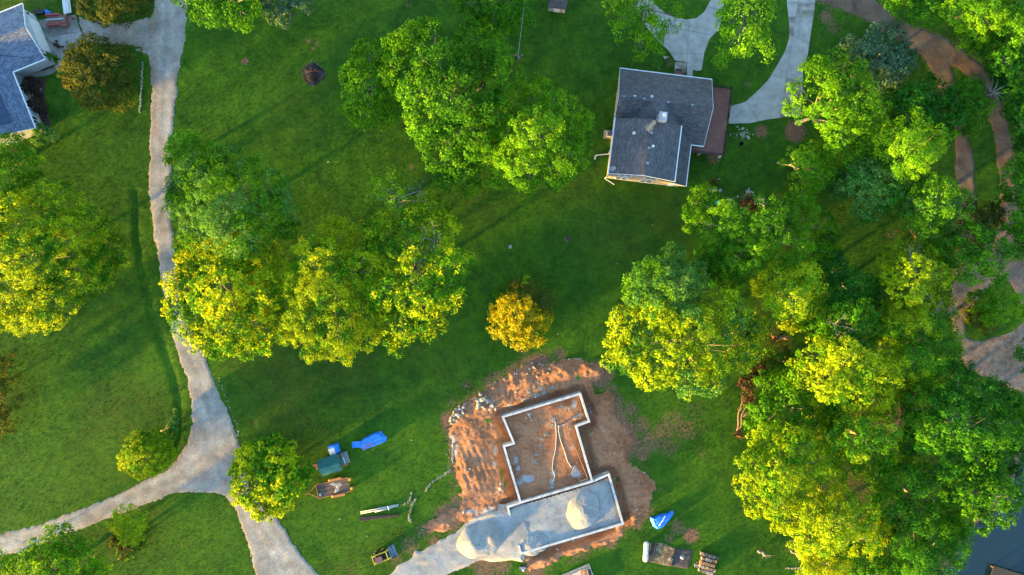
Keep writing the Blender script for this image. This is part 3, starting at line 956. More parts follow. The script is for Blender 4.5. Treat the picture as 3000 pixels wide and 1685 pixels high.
# upper storey
e2, s2 = 6.0, 0.38
r2 = e2 + s2 * 4.53
MB().fbox(fr, 0.25, 8.65, 8.05, 15.12, e - 0.3, e2 - 0.03).build('wall', M_SIDING, H1)
for v in (8.06, 15.11):
    fpoly(fr, [(0.25, v, e2 - .04), (8.65, v, e2 - .04), (4.45, v, r2 - .14)], M_SIDING, 'gable_wall', H1)
up = roof_plane(fr, [(-0.1, 7.77, e2), (4.43, 7.77, r2), (4.43, 15.45, r2), (-0.1, 15.45, e2)], 'v')
roof_plane(fr, [(4.43, 7.77, r2), (8.98, 7.77, e2), (8.98, 15.45, e2), (4.43, 15.45, r2)], 'v', up)
up.build('roof', M_SHING, H1)
cap = MB()
for i in range(int(7.5 / 0.33)):
    v = 7.85 + i * 0.33
    cap.fbox(fr, 4.29, 4.57, v, v + 0.29, r2 - 0.05, r2 + 0.03)
k = cap.build('ridge_cap', M_SHING, H1)
k['kind'] = 'stuff'
# gutters and fascias
for a, b_, nm in [((-.05, -0.06, e - .02), (13.15, -0.06, e - .02), 'gutter'), ((11.33, 9.3, e - .02), (11.33, 15.45, e - .02), 'gutter'), ((11.3, 9.53, e - .02), (13.15, 9.53, e - .02), 'gutter'),
                  ((-.18, 7.7, e2 - .02), (-.18, 15.5, e2 - .02), 'gutter'), ((9.06, 7.7, e2 - .02), (9.06, 15.5, e2 - .02), 'gutter')]:
    edge_bar(fr, a, b_, 0.14, 0.14, M_WHITE, nm, H1)
for a, b_ in [((-.1, 15.48, e2 - .08), (4.43, 15.48, r2 - .08)), ((4.43, 15.48, r2 - .08), (8.98, 15.48, e2 - .08)), ((8.98, 15.43, e + 1.2), (11.25, 15.43, e - .06)), ((8.7, 15.43, e + .02), (11.25, 15.43, e - .05)),
              ((13.13, 0, e - .06), (13.13, 4.72, r - .06)), ((13.13, 4.72, r - .06), (13.13, 9.45, e - .06)), ((-.03, 0, e - .06), (-.03, 4.72, r - .06)), ((-.03, 4.72, r - .06), (-.03, 9.0, e + .2))]:
    edge_bar(fr, a, b_, 0.05, 0.14, M_WHITE, 'fascia', H1)
# windows on the south wall, two per storey
def window(fr, u0, u1, v, z0, z1, parent, out=1, side='v'):
    f = MB()
    t = 0.09
    def bx(a0, a1, c0, c1, d0, d1):
        if side == 'v':
            f.fbox(fr, a0, a1, v + min(d0 * out, d1 * out), v + max(d0 * out, d1 * out), c0, c1)
        else:
            f.fbox(fr, v + min(d0 * out, d1 * out), v + max(d0 * out, d1 * out), a0, a1, c0, c1)
    bx(u0, u1, z0, z0 + t, .0, .09)
    bx(u0, u1, z1 - t, z1, .0, .09)
    bx(u0, u0 + t, z0 + t, z1 - t, .0, .085)
    bx(u1 - t, u1, z0 + t, z1 - t, .0, .085)
    bx((u0 + u1) / 2 - t / 2, (u0 + u1) / 2 + t / 2, z0 + t, z1 - t, .0, .08)
    wo = f.build('window', M_WHITE, parent)
    f = MB()
    bx(u0 + t, (u0 + u1) / 2 - t / 2, z0 + t, z1 - t, 0.01, 0.03)
    f.build('pane', M_GLASS, wo)
    f = MB()
    bx((u0 + u1) / 2 + t / 2, u1 - t, z0 + t, z1 - t, 0.01, 0.03)
    f.build('pane', M_GLASS, wo)
    return wo


for u in (1.5, 5.1):
    window(fr, u, u + 1.8, 15.12, 3.7, 5.2, H1)
    window(fr, u - .1, u + 1.7, 15.11, .8, 2.3, H1)
window(fr, 2, 3.4, 0.35, 1.0, 2.2, H1, -1)
window(fr, 10, 11.6, 0.35, 1.0, 2.2, H1, -1)
d = MB().fbox(fr, 9.2, 10.1, 15.09, 15.14, 0.1, 2.15).build('door', M_WHITE, H1)
MB().fbox(fr, 9.95, 10.0, 15.14, 15.2, 1.05, 1.12).build('handle', M_BLACK, d)
# chimney chase
ch = MB().fbox(fr, 5.45, 6.4, 6.85, 8.0, 4.8, 8.3).build('chimney', M_SIDING, H1)
MB().fbox(fr, 5.38, 6.47, 6.78, 8.07, 8.3, 8.42).build('chimney_cap', M_METAL, ch)
MB().fbox(fr, 5.78, 6.22, 6.98, 7.42, 8.42, 8.72).build('flue', M_WHITE, ch)
# roof vents
def on_roof(px, py, h):
    x, y, _ = G(px, py, h)
    du, dv = x - fr.o[0], y - fr.o[1]
    return du * fr.u[0] + dv * fr.u[1], du * fr.v[0] + dv * fr.v[1]


for px, py, h, kind in [(1828, 284.5, 5.65, 'b'), (1859.5, 282.5, 5.6, 'p'), (1887.5, 290.5, 5.75, 'r'), (1910, 283, 5.5, 'p'), (1957.5, 300.5, 5.75, 'b'), (2027.7, 309.5, 5.7, 'b'),
                        (1858, 389.5, 7.2, 'p'), (1908, 390.5, 7.6, 'b'), (1913.5, 428, 7.6, 'p'), (1902, 434.5, 7.65, 'b'), (1896.5, 479, 7.6, 'b')]:
    u, v = on_roof(px, py, h)
    f2 = Frame(*fr.p(u, v, 0)[:2], -7)
    if kind == 'b':
        vv = MB().fbox(f2, -.17, .17, -.13, .13, h - .2, h + .16).build('roof_vent', M_VENT, H1)
        MB().fbox(f2, -.22, .22, -.17, .0, h + .16, h + .2).build('vent_hood', M_VENT, vv)
    elif kind == 'p':
        vv = MB().tube([(f2.o[0], f2.o[1], h - .3), (f2.o[0], f2.o[1], h + .35)], 0.08, 10).build('vent_pipe', M_WHITE, H1)
        MB().fbox(f2, -.18, .18, -.16, .16, h - .25, h + .03).build('flashing', M_WHITE, vv)
    else:
        MB().tube([(f2.o[0], f2.o[1], h - .2), (f2.o[0], f2.o[1], h + .15), (f2.o[0], f2.o[1], h + .25)], [.2, .2, .08], 14).build('roof_vent', M_VENT, H1)
# downspouts
ds = MB()
ds.bar(fr.p(-.15, 15.4, e2 - .1), fr.p(.15, 15.25, e2 - .7), .1, .1)
ds.bar(fr.p(.12, 15.22, e2 - .6), fr.p(.12, 15.22, .25), .1, .1)
ds.bar(fr.p(.12, 15.22, .2), fr.p(1.6, 15.9, .12), .12, .12)
ds.build('downspout', M_WHITE, H1)
ds = MB()
ds.bar(fr.p(-.1, 11.6, e2 - .1), fr.p(.2, 11.6, .3), .1, .1)
ds.bar(fr.p(.15, 11.6, .25), fr.p(-1.6, 12.0, .15), .12, .12)
ds.bar(fr.p(-1.6, 12.0, .15), fr.p(-1.7, 12.6, .12), .2, .12)
ds.build('downspout', M_WHITE, H1)
# satellite dish
u, v = on_roof(1794, 493, 6.9)
p = Vector(fr.p(u, v, 0))
dz = 6.15
dish = MB().tube([(p.x, p.y, dz), (p.x, p.y, dz + .7)], .03, 6).build('dish_mast', M_METAL, H1)
q = Vector((p.x + .05, p.y, dz + .75))
nrm = Vector((.1, -.75, .65)).normalized()
ax = nrm.cross(Vector((1, 0, 0))).normalized()
bx_ = nrm.cross(ax)
dm = MB()
rings = []
for i, rr in enumerate((0.0, .15, .3, .42)):
    for kk in range(14):
        t = 2 * math.pi * kk / 14
        rings.append(q + (ax * math.cos(t) + bx_ * math.sin(t) * 1.0) * rr + nrm * (rr * rr * .5))
fs = []
for i in range(3):
    for kk in range(14):
        k2 = (kk + 1) % 14
        fs.append((i * 14 + kk, i * 14 + k2, (i + 1) * 14 + k2, (i + 1) * 14 + kk))
dm._add(rings, fs)
dm.build('dish', M_VENT, dish, True)
MB().tube([q - ax * .4, q + nrm * .55], .018, 6).build('dish_arm', M_METAL, dish)
# TV antenna beside the chimney
ant = MB()
a0, a1 = Vector(G(1893, 383, 8.8)), Vector(G(1921, 354, 9.1))
mast = Vector(fr.p(5.3, 7.95, 7.0))
ant.tube([mast, Vector((mast.x, mast.y, 9.1))], .025, 6)
ant.tube([a0, a1], .025, 6)
ant.tube([a1, Vector((mast.x, mast.y, 9.0))], .02, 6)
dv_ = (a1 - a0).normalized()
sd_ = dv_.cross(Vector((0, 0, 1))).normalized()
for i in range(9):
    t = .12 + .1 * i
    l = .42 if i < 4 else .3
    if i in (2, 3):
        l = .5
    m_ = a0.lerp(a1, t)
    ant.tube([m_ - sd_ * l, m_ + sd_ * l], .014, 5)
ant.build('antenna', M_METAL, H1)

# deck: its own raised platform built on to the house, boards one by one
DZ = 1.9
dk = MB().fbox(fr, 13.05, 16.35, .55, 10.2, DZ - .25, DZ - .06)
dk.fbox(fr, 11.3, 13.05, 9.35, 10.2, DZ - .25, DZ - .06)
deck = dk.build('deck', M_RUSTWOOD, H1)
ORG[deck.name] = ORG[H1.name].copy()
bm = MB().fbox(Frame(0, 0, 0), -1.65, 1.65, -.066, .066, -.03, .03).build('deck_board', M_DECK)
bm_me = bm.data
bpy.data.objects.remove(bm)
bm_me.name = 'deck_board'
nb = int((10.2 - .55) / .15)
for i in range(nb):
    v = .55 + .075 + i * .15
    x, y, z = fr.p(14.7, v, DZ - .03 + .002 * (i % 3))
    piece('deck_board', bm_me, deck, (x, y, z), fr.a)
for i in range(5):
    x, y, z = fr.p(12.17, 9.45 + i * .15, DZ - .03)
    piece('deck_board', bm_me, deck, (x, y, z), fr.a, (0.53, 1, 1))
for (u, v) in ((13.2, 10.1), (16.25, 10.1), (16.25, 5.4), (16.25, .7), (11.4, 10.1), (13.2, .7)):
    MB().fbox(fr, u - .09, u + .09, v - .09, v + .09, 0, DZ - .25).build('deck_post', M_WHITE, deck)
rail = [((13.1, .55), (16.32, .55)), ((16.32, .55), (16.32, 5.0)), ((16.32, 6.7), (16.32, 10.18)), ((16.32, 10.18), (11.3, 10.18))]
for a, b_ in rail:
    rm = MB()
    rm.bar(fr.p(*a, DZ + .95), fr.p(*b_, DZ + .95), .09, .05)
    rm.bar(fr.p(*a, DZ + .12), fr.p(*b_, DZ + .12), .05, .04)
    L = math.hypot(b_[0] - a[0], b_[1] - a[1])
    n = int(L / .14)
    for i in range(n + 1):
        t = i / n
        uu, vv2 = a[0] + (b_[0] - a[0]) * t, a[1] + (b_[1] - a[1]) * t
        big = .04 if i % 13 == 0 else .012
        rm.fbox(fr, uu - big, uu + big, vv2 - big, vv2 + big, DZ, DZ + (1.05 if big > .02 else .95))
    rm.build('railing', M_BLACK, deck)
# entrance steps on the north side
st = thing('entry_steps', 'short flight of brown wooden steps with black handrails at house entrance', 'steps', fr.p(8.9, -.8, 0))
for i in range(5):
    v = -.35 - i * .3
    MB().fbox(fr, 8.35, 9.55, v - .15, v + .15, .86 - i * .18 - .06, .86 - i * .18).build('tread', M_DECK, st)
for u in (8.3, 9.6):
    MB().bar(fr.p(u, -.2, .72), fr.p(u, -1.75, -.1 + .12), .06, .24).build('stringer', M_RUSTWOOD, st)
    rm = MB()
    rm.bar(fr.p(u, -.2, 1.75), fr.p(u, -1.75, 1.0), .06, .06)
    for i in range(6):
        v = -.25 - i * .29
        rm.fbox(fr, u - .02, u + .02, v - .02, v + .02, .05, 1.72 - i * .14)
    rm.build('handrail', M_BLACK, st)
MB().fbox(fr, 8.5, 9.4, -2.05, -1.7, .06, .12).build('door_mat', M_BLACK, st)
# air conditioner on its pad
p = G(1786, 393, .4)
f2 = Frame(p[0], p[1], -7)
ac = thing('air_conditioner', 'beige air conditioner with round fan grille on a slab by the house', 'air conditioner', (p[0], p[1], 0))
MB().fbox(f2, -.8, .55, -.6, .6, 0, .1).build('slab', M_CONC_B, ac)
MB().fbox(f2, -.42, .42, -.42, .42, .1, .85).build('housing', mat('beige enamel', [(0.30, 0.275, 0.23)], 3, .5), ac)
MB().tube([(p[0], p[1], .85), (p[0], p[1], .875)], .36, 24).build('fan_grille', M_BLACK, ac)
fb = MB()
for i in range(4):
    t = i * math.pi / 2 + .3
    d1, d2 = Vector((math.cos(t), math.sin(t), 0)), Vector((math.cos(t + .7), math.sin(t + .7), 0))
    P0 = Vector((p[0], p[1], .885))
    fb.poly([P0 + d1 * .05, P0 + d1 * .3, P0 + d2 * .3, P0 + d2 * .05])
fb.build('fan_blades', M_VENT, ac)
fb = MB()
for rr in (.12, .22, .32, .37):
    pts = [(p[0] + rr * math.cos(t * math.pi / 12), p[1] + rr * math.sin(t * math.pi / 12), .9) for t in range(25)]
    fb.tube(pts, .008, 4)
g_ = fb.build('guard_rings', M_METAL, ac)
g_['kind'] = 'stuff'

# ------------------------------------------------ blue-grey house in the upper left corner
f3 = Frame(-69.55, 40.28, 22.0)   # u east, v south
H2 = thing('house', 'pale house with blue grey shingle roof, garage door and solar panels', 'house', f3.p(-6, 9, 0))
e, s = 3.0, 0.41
r = e + s * 4.2
roof_plane(f3, [(-16, 0, e), (0, 0, e), (0, 4.2, r), (-16, 4.2, r)], 'u').build('roof', M_SHING_B, H2)
roof_plane(f3, [(-10, 4.2, r), (0, 4.2, r), (0, 8.4, e), (-4.95, 8.4, e), (-4.96 - 4.2, 4.2, r)], 'u').build('roof', M_SHING_B, H2)
rw = e + s * 5.0
rp = roof_plane(f3, [(-4.95, 8.4, e), (-4.95, 16.95, e), (-9.95, 16.95, rw), (-9.95, 4.2, rw), (-9.0, 4.3, r)], 'v')
roof_plane(f3, [(-9.95, 4.2, rw), (-9.95, 16.95, rw), (-14.95, 16.95, e), (-14.95, 4.2, e)], 'v', rp)
rp.build('roof', M_SHING_B, H2)
cap = MB()
for i in range(27):
    u = -.1 - i * .33
    cap.fbox(f3, u - .29, u, 4.05, 4.35, r - .05, r + .03)
k = cap.build('ridge_cap', M_SHING_B, H2)
k['kind'] = 'stuff'
w = MB()
w.fbox(f3, -14.5, -.35, .4, 8.0, 0, e - .04)
w.fbox(f3, -14.5, -5.4, 8.0, 16.55, 0, e - .04)
w.build('wall', M_SIDING_B, H2)
fpoly(f3, [(-.34, .4, e - .05), (-.34, 8.0, e - .05), (-.34, 4.2, r - .14)], M_SIDING_B, 'gable_wall', H2)
fpoly(f3, [(-5.4, 16.56, e - .05), (-14.5, 16.56, e - .05), (-9.95, 16.56, rw - .14)], M_SIDING_B, 'gable_wall', H2)
gd = MB().fbox(f3, -.36, -.30, 1.5, 6.5, 0.02, 2.3).build('garage_door', M_WHITE, H2)
for i in range(4):
    MB().fbox(f3, -.30, -.265, 1.55, 6.45, .06 + i * .565, .06 + i * .565 + .53).build('panel', M_WHITE, gd)
for v in (.85, 7.3):
    l_ = MB().fbox(f3, -.35, -.2, v - .08, v + .08, 1.85, 2.2).build('wall_lamp', M_BLACK, H2)
for a, b_ in [((-16, -.08, e - .02), (.05, -.08, e - .02)), ((-4.9, 8.48, e - .02), (.05, 8.48, e - .02)), ((-4.87, 8.45, e - .02), (-4.87, 17.0, e - .02))]:
    edge_bar(f3, a, b_, .15, .15, M_WHITE, 'gutter', H2)
for a, b_ in [((.03, 0, e - .06), (.03, 4.2, r - .06)), ((.03, 4.2, r - .06), (.03, 8.4, e - .06)), ((-4.95, 16.98, e - .06), (-9.95, 16.98, rw - .06)), ((-9.95, 16.98, rw - .06), (-14.95, 16.98, e - .06))]:
    edge_bar(f3, a, b_, .06, .15, M_WHITE, 'fascia', H2)
for v in (9.6, 12.2, 14.6):
    window(f3, v, v + 1.2, -5.4, .9, 2.2, H2, 1, 'u')
# solar panels: three modules in view
pz = lambda u: e + s * (-4.95 - u) + .12
for i in range(4):
    for j in range(2):
        u0, u1 = -7.1 - j * 1.72, -8.75 - j * 1.72
        v0, v1 = 11.0 + i * 1.12, 11.0 + i * 1.12 + 1.08
        pn = MB().hexa([f3.p(u0, v0, pz(u0) - .05), f3.p(u1, v0, pz(u1) - .05), f3.p(u1, v1, pz(u1) - .05), f3.p(u0, v1, pz(u0) - .05),
                        f3.p(u0, v0, pz(u0)), f3.p(u1, v0, pz(u1)), f3.p(u1, v1, pz(u1)), f3.p(u0, v1, pz(u0))]).build('solar_panel', M_PANEL, H2)

# ------------------------------------------------ little shed at the top edge
p = G(1634, 10, 2.2)
f4 = Frame(p[0], p[1], -8)
SH = thing('garden_shed', 'small cream shed with dark shingle roof at top edge of lawn', 'shed', (p[0], p[1], 0))
MB().fbox(f4, -1.15, 1.15, -1.6, .35, 0, 2.2).build('wall', M_SIDING, SH)
roof_plane(f4, [(-1.35, -2.0, 2.15), (1.35, -2.0, 2.15), (1.35, -.65, 3.0), (-1.35, -.65, 3.0)], 'u').build('roof', M_SHING, SH)
roof_plane(f4, [(-1.35, -.65, 3.0), (1.35, -.65, 3.0), (1.35, .7, 2.15), (-1.35, .7, 2.15)], 'u').build('roof', M_SHING, SH)
for u in (-1.13, 1.13):
    fpoly(f4, [(u, -1.6, 2.19), (u, .35, 2.19), (u, -.65, 2.85)], M_SIDING, 'gable_wall', SH)
    edge_bar(f4, (u, .37, .02), (u, .37, 2.15), .1, .06, M_WHITE, 'corner_board', SH)
dd_ = MB().fbox(f4, -.45, .45, .35, .39, .05, 1.9).build('door', M_WHITE, SH)
MB().fbox(f4, .3, .36, .39, .44, .9, 1.0).build('handle', M_BLACK, dd_)

# ------------------------------------------------ green-roofed playhouse
p = G(965.75, 1363, 1.9)
f5 = Frame(p[0], p[1], 17)
PH = thing('playhouse', 'small playhouse with teal green shingle roof beside parked flat trailer', 'playhouse', (p[0], p[1], 0))
MB().fbox(f5, -1.3, 1.3, -.95, .95, .3, 1.9).build('wall', M_RUSTWOOD, PH)
roof_plane(f5, [(-1.5, -1.22, 1.85), (1.55, -1.22, 1.85), (1.55, 0, 2.7), (-1.5, 0, 2.7)], 'u').build('roof', M_SHING_G, PH)
roof_plane(f5, [(-1.5, 0, 2.7), (1.55, 0, 2.7), (1.55, 1.22, 1.85), (-1.5, 1.22, 1.85)], 'u').build('roof', M_SHING_G, PH)
for u in (-1.29, 1.29):
    fpoly(f5, [(u, -.95, 1.89), (u, .95, 1.89), (u, 0, 2.55)], M_RUSTWOOD, 'gable_wall', PH)
MB().fbox(f5, -1.4, 2.1, -1.0, 1.0, .15, .3).build('floor_deck', M_RUSTWOOD, PH)
for (u, v) in ((2.0, -.9), (2.0, .9), (-1.3, -.9), (-1.3, .9)):
    MB().fbox(f5, u - .05, u + .05, v - .05, v + .05, 0, .9 if u > 0 else .16).build('post', M_RUSTWOOD, PH)
MB().hexa([f5.p(1.3, -.35, 1.5), f5.p(1.95, -.35, 1.25), f5.p(1.95, .55, 1.25), f5.p(1.3, .55, 1.5),
           f5.p(1.3, -.35, 1.56), f5.p(1.95, -.35, 1.31), f5.p(1.95, .55, 1.31), f5.p(1.3, .55, 1.56)]).build('porch_awning', M_SHING_G, PH)
MB().fbox(f5, 1.95, 2.05, -.4, .55, 1.2, 1.33).build('awning_edge', M_WHITE, PH)
p2 = G(1011.5, 1341, .35)
f6 = Frame(p2[0], p2[1], 17)
o = MB().fbox(f6, -.52, .52, -.8, .8, .3, .36)
o = thing('plywood_table', 'low table topped with bare grey plywood sheet beside playhouse', 'table', (p2[0], p2[1], 0))
MB().fbox(f6, -.52, .52, -.82, .82, .36, .4).build('table_top', mat('grey plywood', [(0.17, 0.175, 0.175)], 5, .85, fine=.25), o)
for u in (-.42, .42):
    for v in (-.7, .7):
        MB().fbox(f6, u - .04, u + .04, v - .04, v + .04, 0, .36).build('leg', M_RUSTWOOD, o)
p2 = G(924, 1369, .7)
f6 = Frame(p2[0], p2[1], 17)
o = thing('wood_crate', 'red brown wooden crate against the left end of playhouse', 'crate', (p2[0], p2[1], 0))
M_REDWOOD = mat('red brown timber', [(0.3, (0.17, 0.07, 0.05)), (0.7, (0.25, 0.12, 0.09))], 3, .8, fine=.2)
for i in range(3):
    MB().fbox(f6, -.35, .35, -.43 + i * .29, -.43 + i * .29 + .26, .62, .68).build('plank', M_REDWOOD, o)
MB().fbox(f6, -.33, .33, -.41, .41, 0, .62).build('box', M_RUSTWOOD, o)
p2 = G(975, 1320, .9)
f6 = Frame(p2[0], p2[1], 17)
M_TARP = mat('blue tarpaulin', [(0.3, (0.008, 0.12, 0.50)), (0.7, (0.02, 0.20, 0.68))], 2.0, 0.42, 0.35, 5, 0.03, spec=0.5, fine=.1, fscale=8)
o = thing('storage_bin', 'white lidded bin half under blue tarp behind playhouse', 'bin', (p2[0], p2[1], 0))
MB().fbox(f6, -.5, .6, -.55, .5, 0, .85).build('bin_body', M_WHITE, o)
MB().fbox(f6, -.6, .3, -.35, .58, .85, .92).build('lid', M_WHITE, o)
MB().hexa([f6.p(.3, -.75, .02), f6.p(.85, -.7, .02), f6.p(.8, .55, .02), f6.p(.32, .6, .4), f6.p(.28, -.6, .95), f6.p(.66, -.58, .92), f6.p(.64, .5, .9), f6.p(.3, .55, .94)]).build('tarp_cover', M_TARP, o)
MB().hexa([f6.p(-.62, -.8, .02), f6.p(.3, -.75, .02), f6.p(.3, -.5, .02), f6.p(-.6, -.5, .02), f6.p(-.55, -.66, .9), f6.p(.3, -.62, .95), f6.p(.3, -.35, .96), f6.p(-.55, -.35, .93)]).build('tarp_cover', M_TARP, o)

# ------------------------------------------------ new foundation
FD = thing('house_foundation', 'white concrete foundation walls of a new house with garage in red clay', 'foundation', G(1620, 1390))


def wall_run(pts, t, z0, z1, name, m_, parent, closed=False):
    P = [G(x, y, z1)[:2] for x, y in pts]
    n = len(P)
    for i in range(n if closed else n - 1):
        a, c2 = Vector(P[i]), Vector(P[(i + 1) % n])
        d = (c2 - a).normalized()
        s_ = Vector((-d.y, d.x)) * t / 2
        a2 = a - d * (t / 2 - .003 * (i % 2))
        b2 = c2 - d * (t / 2 + .002) if (closed or i < n - 2) else c2 + d * t / 2
        MB().prism([(a2 - s_)[:], (b2 - s_)[:], (b2 + s_)[:], (a2 + s_)[:]], z0, z1 + .002 * (i % 2)).build(name, m_, parent)


wall_run([(1473, 1222), (1700, 1154), (1726, 1235), (1688, 1249), (1735, 1411), (1525, 1473), (1476, 1308), (1506, 1300)], .3, -1.0, 1.0, 'foundation_wall', M_CONCW, FD, True)
wall_run([(1493, 1508), (1487, 1486), (1519, 1475)], .3, -.4, .95, 'foundation_wall', M_CONCW, FD)
wall_run([(1741, 1409), (1784, 1390), (1825, 1535), (1527, 1622), (1520, 1601)], .3, -1.0, .97, 'foundation_wall', M_CONCW, FD)
# anchor bolts and weep dots along the sill
bolt = MB().tube([(0, 0, 0), (0, 0, .12)], .035, 6).build('anchor_bolt', M_BLACK)
bme = bolt.data
bpy.data.objects.remove(bolt)
for run in ([(1473, 1222), (1700, 1154)], [(1700, 1154), (1726, 1235)], [(1688, 1249), (1735, 1411)], [(1525, 1473), (1476, 1308)], [(1784, 1390), (1825, 1535)], [(1825, 1535), (1527, 1622)], [(1735, 1411), (1525, 1473)]):
    L = math.hypot(run[1][0] - run[0][0], run[1][1] - run[0][1])
    n = max(2, int(L / 28))
    for i in range(1, n):
        t = i / n
        piece('anchor_bolt', bme, FD, G(run[0][0] + (run[1][0] - run[0][0]) * t, run[0][1] + (run[1][1] - run[0][1]) * t, 1.0))
# timber form boards still leaning inside
M_FORM = mat('form board', [(0.42, 0.30, 0.17)], 3, .8, fine=.15)
for a, c2 in (((1680, 1300), (1722, 1402)), ((1722, 1402), (1696, 1411)), ((1762, 1388), (1784, 1381))):
    MB().bar(G(*a, .7), G(*c2, .7), .07, .25).build('form_board', M_FORM, FD)
# ================================================================ OBJECTS
def dome(name, outline, zf, mat_, parent=None, rings=12, n=96, c=None, base=None, smooth=True, attrs=None):
    """closed mound over an outline (world xy): zf(t, x, y) with t 0 at the rim, 1 in the middle"""
    P = np.array(outline + [outline[0]], float)
    seg = np.r_[0, np.cumsum(np.hypot(*np.diff(P, axis=0).T))]
    s = np.linspace(0, seg[-1], n, endpoint=False)
    ox, oy = np.interp(s, seg, P[:, 0]), np.interp(s, seg, P[:, 1])
    cx, cy = c or (P[:-1, 0].mean(), P[:-1, 1].mean())
    vs, fs = [], []
    for i in range(rings):
        t = i / rings
        x, y = ox + (cx - ox) * t, oy + (cy - oy) * t
        z = zf(np.full(n, t), x, y)
        vs.append(np.stack([x, y, z], -1))
    vs.append(np.array([[cx, cy, float(zf(np.array([1.0]), np.array([cx]), np.array([cy]))[0])]]))
    V = np.vstack(vs)
    for i in range(rings - 1):
        for k in range(n):
            k2 = (k + 1) % n
            fs.append((i * n + k, i * n + k2, (i + 1) * n + k2, (i + 1) * n + k))
    for k in range(n):
        fs.append(((rings - 1) * n + k, (rings - 1) * n + (k + 1) % n, rings * n))
    m_ = MB()
    m_._add(V, fs)
    o = m_.build(name, mat_, parent, smooth)
    for an, av in (attrs or {}).items():
        a = o.data.attributes.new(an, 'FLOAT', 'POINT')
        a.data.foreach_set('value', np.full(len(o.data.vertices), av, dtype=np.float32))
    return o


def rock_mesh(seed, name='rock', sub=2, flat=0.6):
    b = bmesh.new()
    bmesh.ops.create_icosphere(b, subdivisions=sub, radius=0.5)
    rr = random.Random(seed)
    pl = [(Vector((rr.gauss(0, 1), rr.gauss(0, 1), rr.gauss(0, .8))).normalized(), rr.uniform(.26, .42)) for _ in range(9)]
    for v in b.verts:
        for nrm, d in pl:
            k = v.co.dot(nrm)
            if k > d:
                v.co -= nrm * (k - d)
        v.co.z *= flat
    me = bpy.data.meshes.new(name)
    b.to_mesh(me)
    b.free()
    return me


M_ROCK = mat('pale limestone', [(0.3, (0.15, 0.13, 0.105)), (0.5, (0.23, 0.21, 0.185)), (0.7, (0.31, 0.295, 0.27))], 2.5, .85, .4, 8, .03, fine=.15, fscale=10)
ROCKS = [rock_mesh(i, 'rock') for i in range(6)]
for me in ROCKS:
    me.materials.append(M_ROCK)


def rocks(parent, spots, z=0.0, zfun=None):
    for i, (px, py, d) in enumerate(spots):
        x, y, _ = G(px, py)
        zz = zfun(x, y) if zfun else z
        piece('rock', ROCKS[i % 6], parent, (x, y, zz), rot=(random.uniform(-.4, .4), random.uniform(-.4, .4), random.uniform(0, 6.28)), scale=(d, d * random.uniform(.7, 1), d * random.uniform(.7, 1)))


def dz_at(x, y):
    xa, ya = np.array([x]), np.array([y])
    return float(dirt_z(xa, ya, sdf(xa, ya, dirt_p))[0])


def rocks_near(n, pts, sp, lo, hi):
    out = []
    for _ in range(n):
        px, py = random.choice(pts)
        out.append((px + random.gauss(0, sp), py + random.gauss(0, sp), random.uniform(lo, hi)))
    return out


rp_ = thing('rock_pile', 'heap of broken limestone boulders at left end of clay bank', 'rock pile', G(1342, 1215))
rocks(rp_, [(1322, 1226, 1.0), (1330, 1216, .8), (1340, 1212, .9), (1352, 1198, .9), (1356, 1206, .8), (1338, 1200, .8), (1326, 1238, .9), (1345, 1220, .7), (1360, 1192, .7), (1333, 1228, .6), (1350, 1214, .6), (1362, 1184, .5), (1330, 1206, .5), (1318, 1234, .5), (1346, 1190, .45)], zfun=lambda x, y: dz_at(x, y) + .15)
rp_ = thing('rock_pile', 'cluster of large grey limestone slabs on the clay bank', 'rock pile', G(1415, 1175))
rocks(rp_, [(1402, 1185, 1.3), (1414, 1168, 1.2), (1408, 1154, .8), (1428, 1174, .9), (1400, 1172, .8), (1440, 1186, .9), (1446, 1190, .7), (1414, 1190, .7), (1424, 1160, .6), (1436, 1198, .6), (1452, 1199, .5), (1420, 1196, .5), (1398, 1194, .6)], zfun=lambda x, y: dz_at(x, y) + .15)
rp_ = thing('rock_scatter', 'pale loose stones strewn along the upper clay bank', 'stones', G(1570, 1085))
rocks(rp_, [(1559, 1064, .5), (1564, 1076, .6), (1578, 1066, .4), (1583, 1066, .45), (1590, 1070, .35), (1551, 1081, .4), (1574, 1102, .6), (1514, 1092, .6), (1508, 1094, .4), (1478, 1111, .3), (1480, 1112, .4), (1452, 1120, .3), (1610, 1080, .3), (1688, 1051, .35), (1668, 1052, .35), (1696, 1052, .3), (1715, 1099, .35), (1570, 1162, .7), (1512, 1148, .4), (1606, 1092, .35), (1630, 1100, .3), (1545, 1094, .3), (1588, 1116, .35), (1525, 1112, .3), (1442, 1163, .4)]
      + rocks_near(46, [(1390, 1190), (1450, 1150), (1520, 1115), (1580, 1095), (1390, 1230), (1520, 1150)], 22, .1, .24), zfun=lambda x, y: dz_at(x, y) + .06)
rp_ = thing('rock_scatter', 'small stones dotted over the clay west of the foundation', 'stones', G(1400, 1400))
rocks(rp_, [(1364, 1373, .5), (1377, 1372, .4), (1372, 1380, .4), (1468, 1415, .6), (1466, 1432, .8), (1466, 1420, .5), (1358, 1500, .6), (1360, 1470, .4), (1436, 1482, .4), (1360, 1494, .3)] + rocks_near(60, [(1380, 1270), (1370, 1330), (1390, 1400), (1440, 1380), (1440, 1440), (1360, 1460), (1400, 1460)], 22, .08, .2), zfun=lambda x, y: dz_at(x, y) + .05)
rp_ = thing('rock_scatter', 'small stones dotted over the clay inside and east of foundation', 'stones', G(1800, 1300))
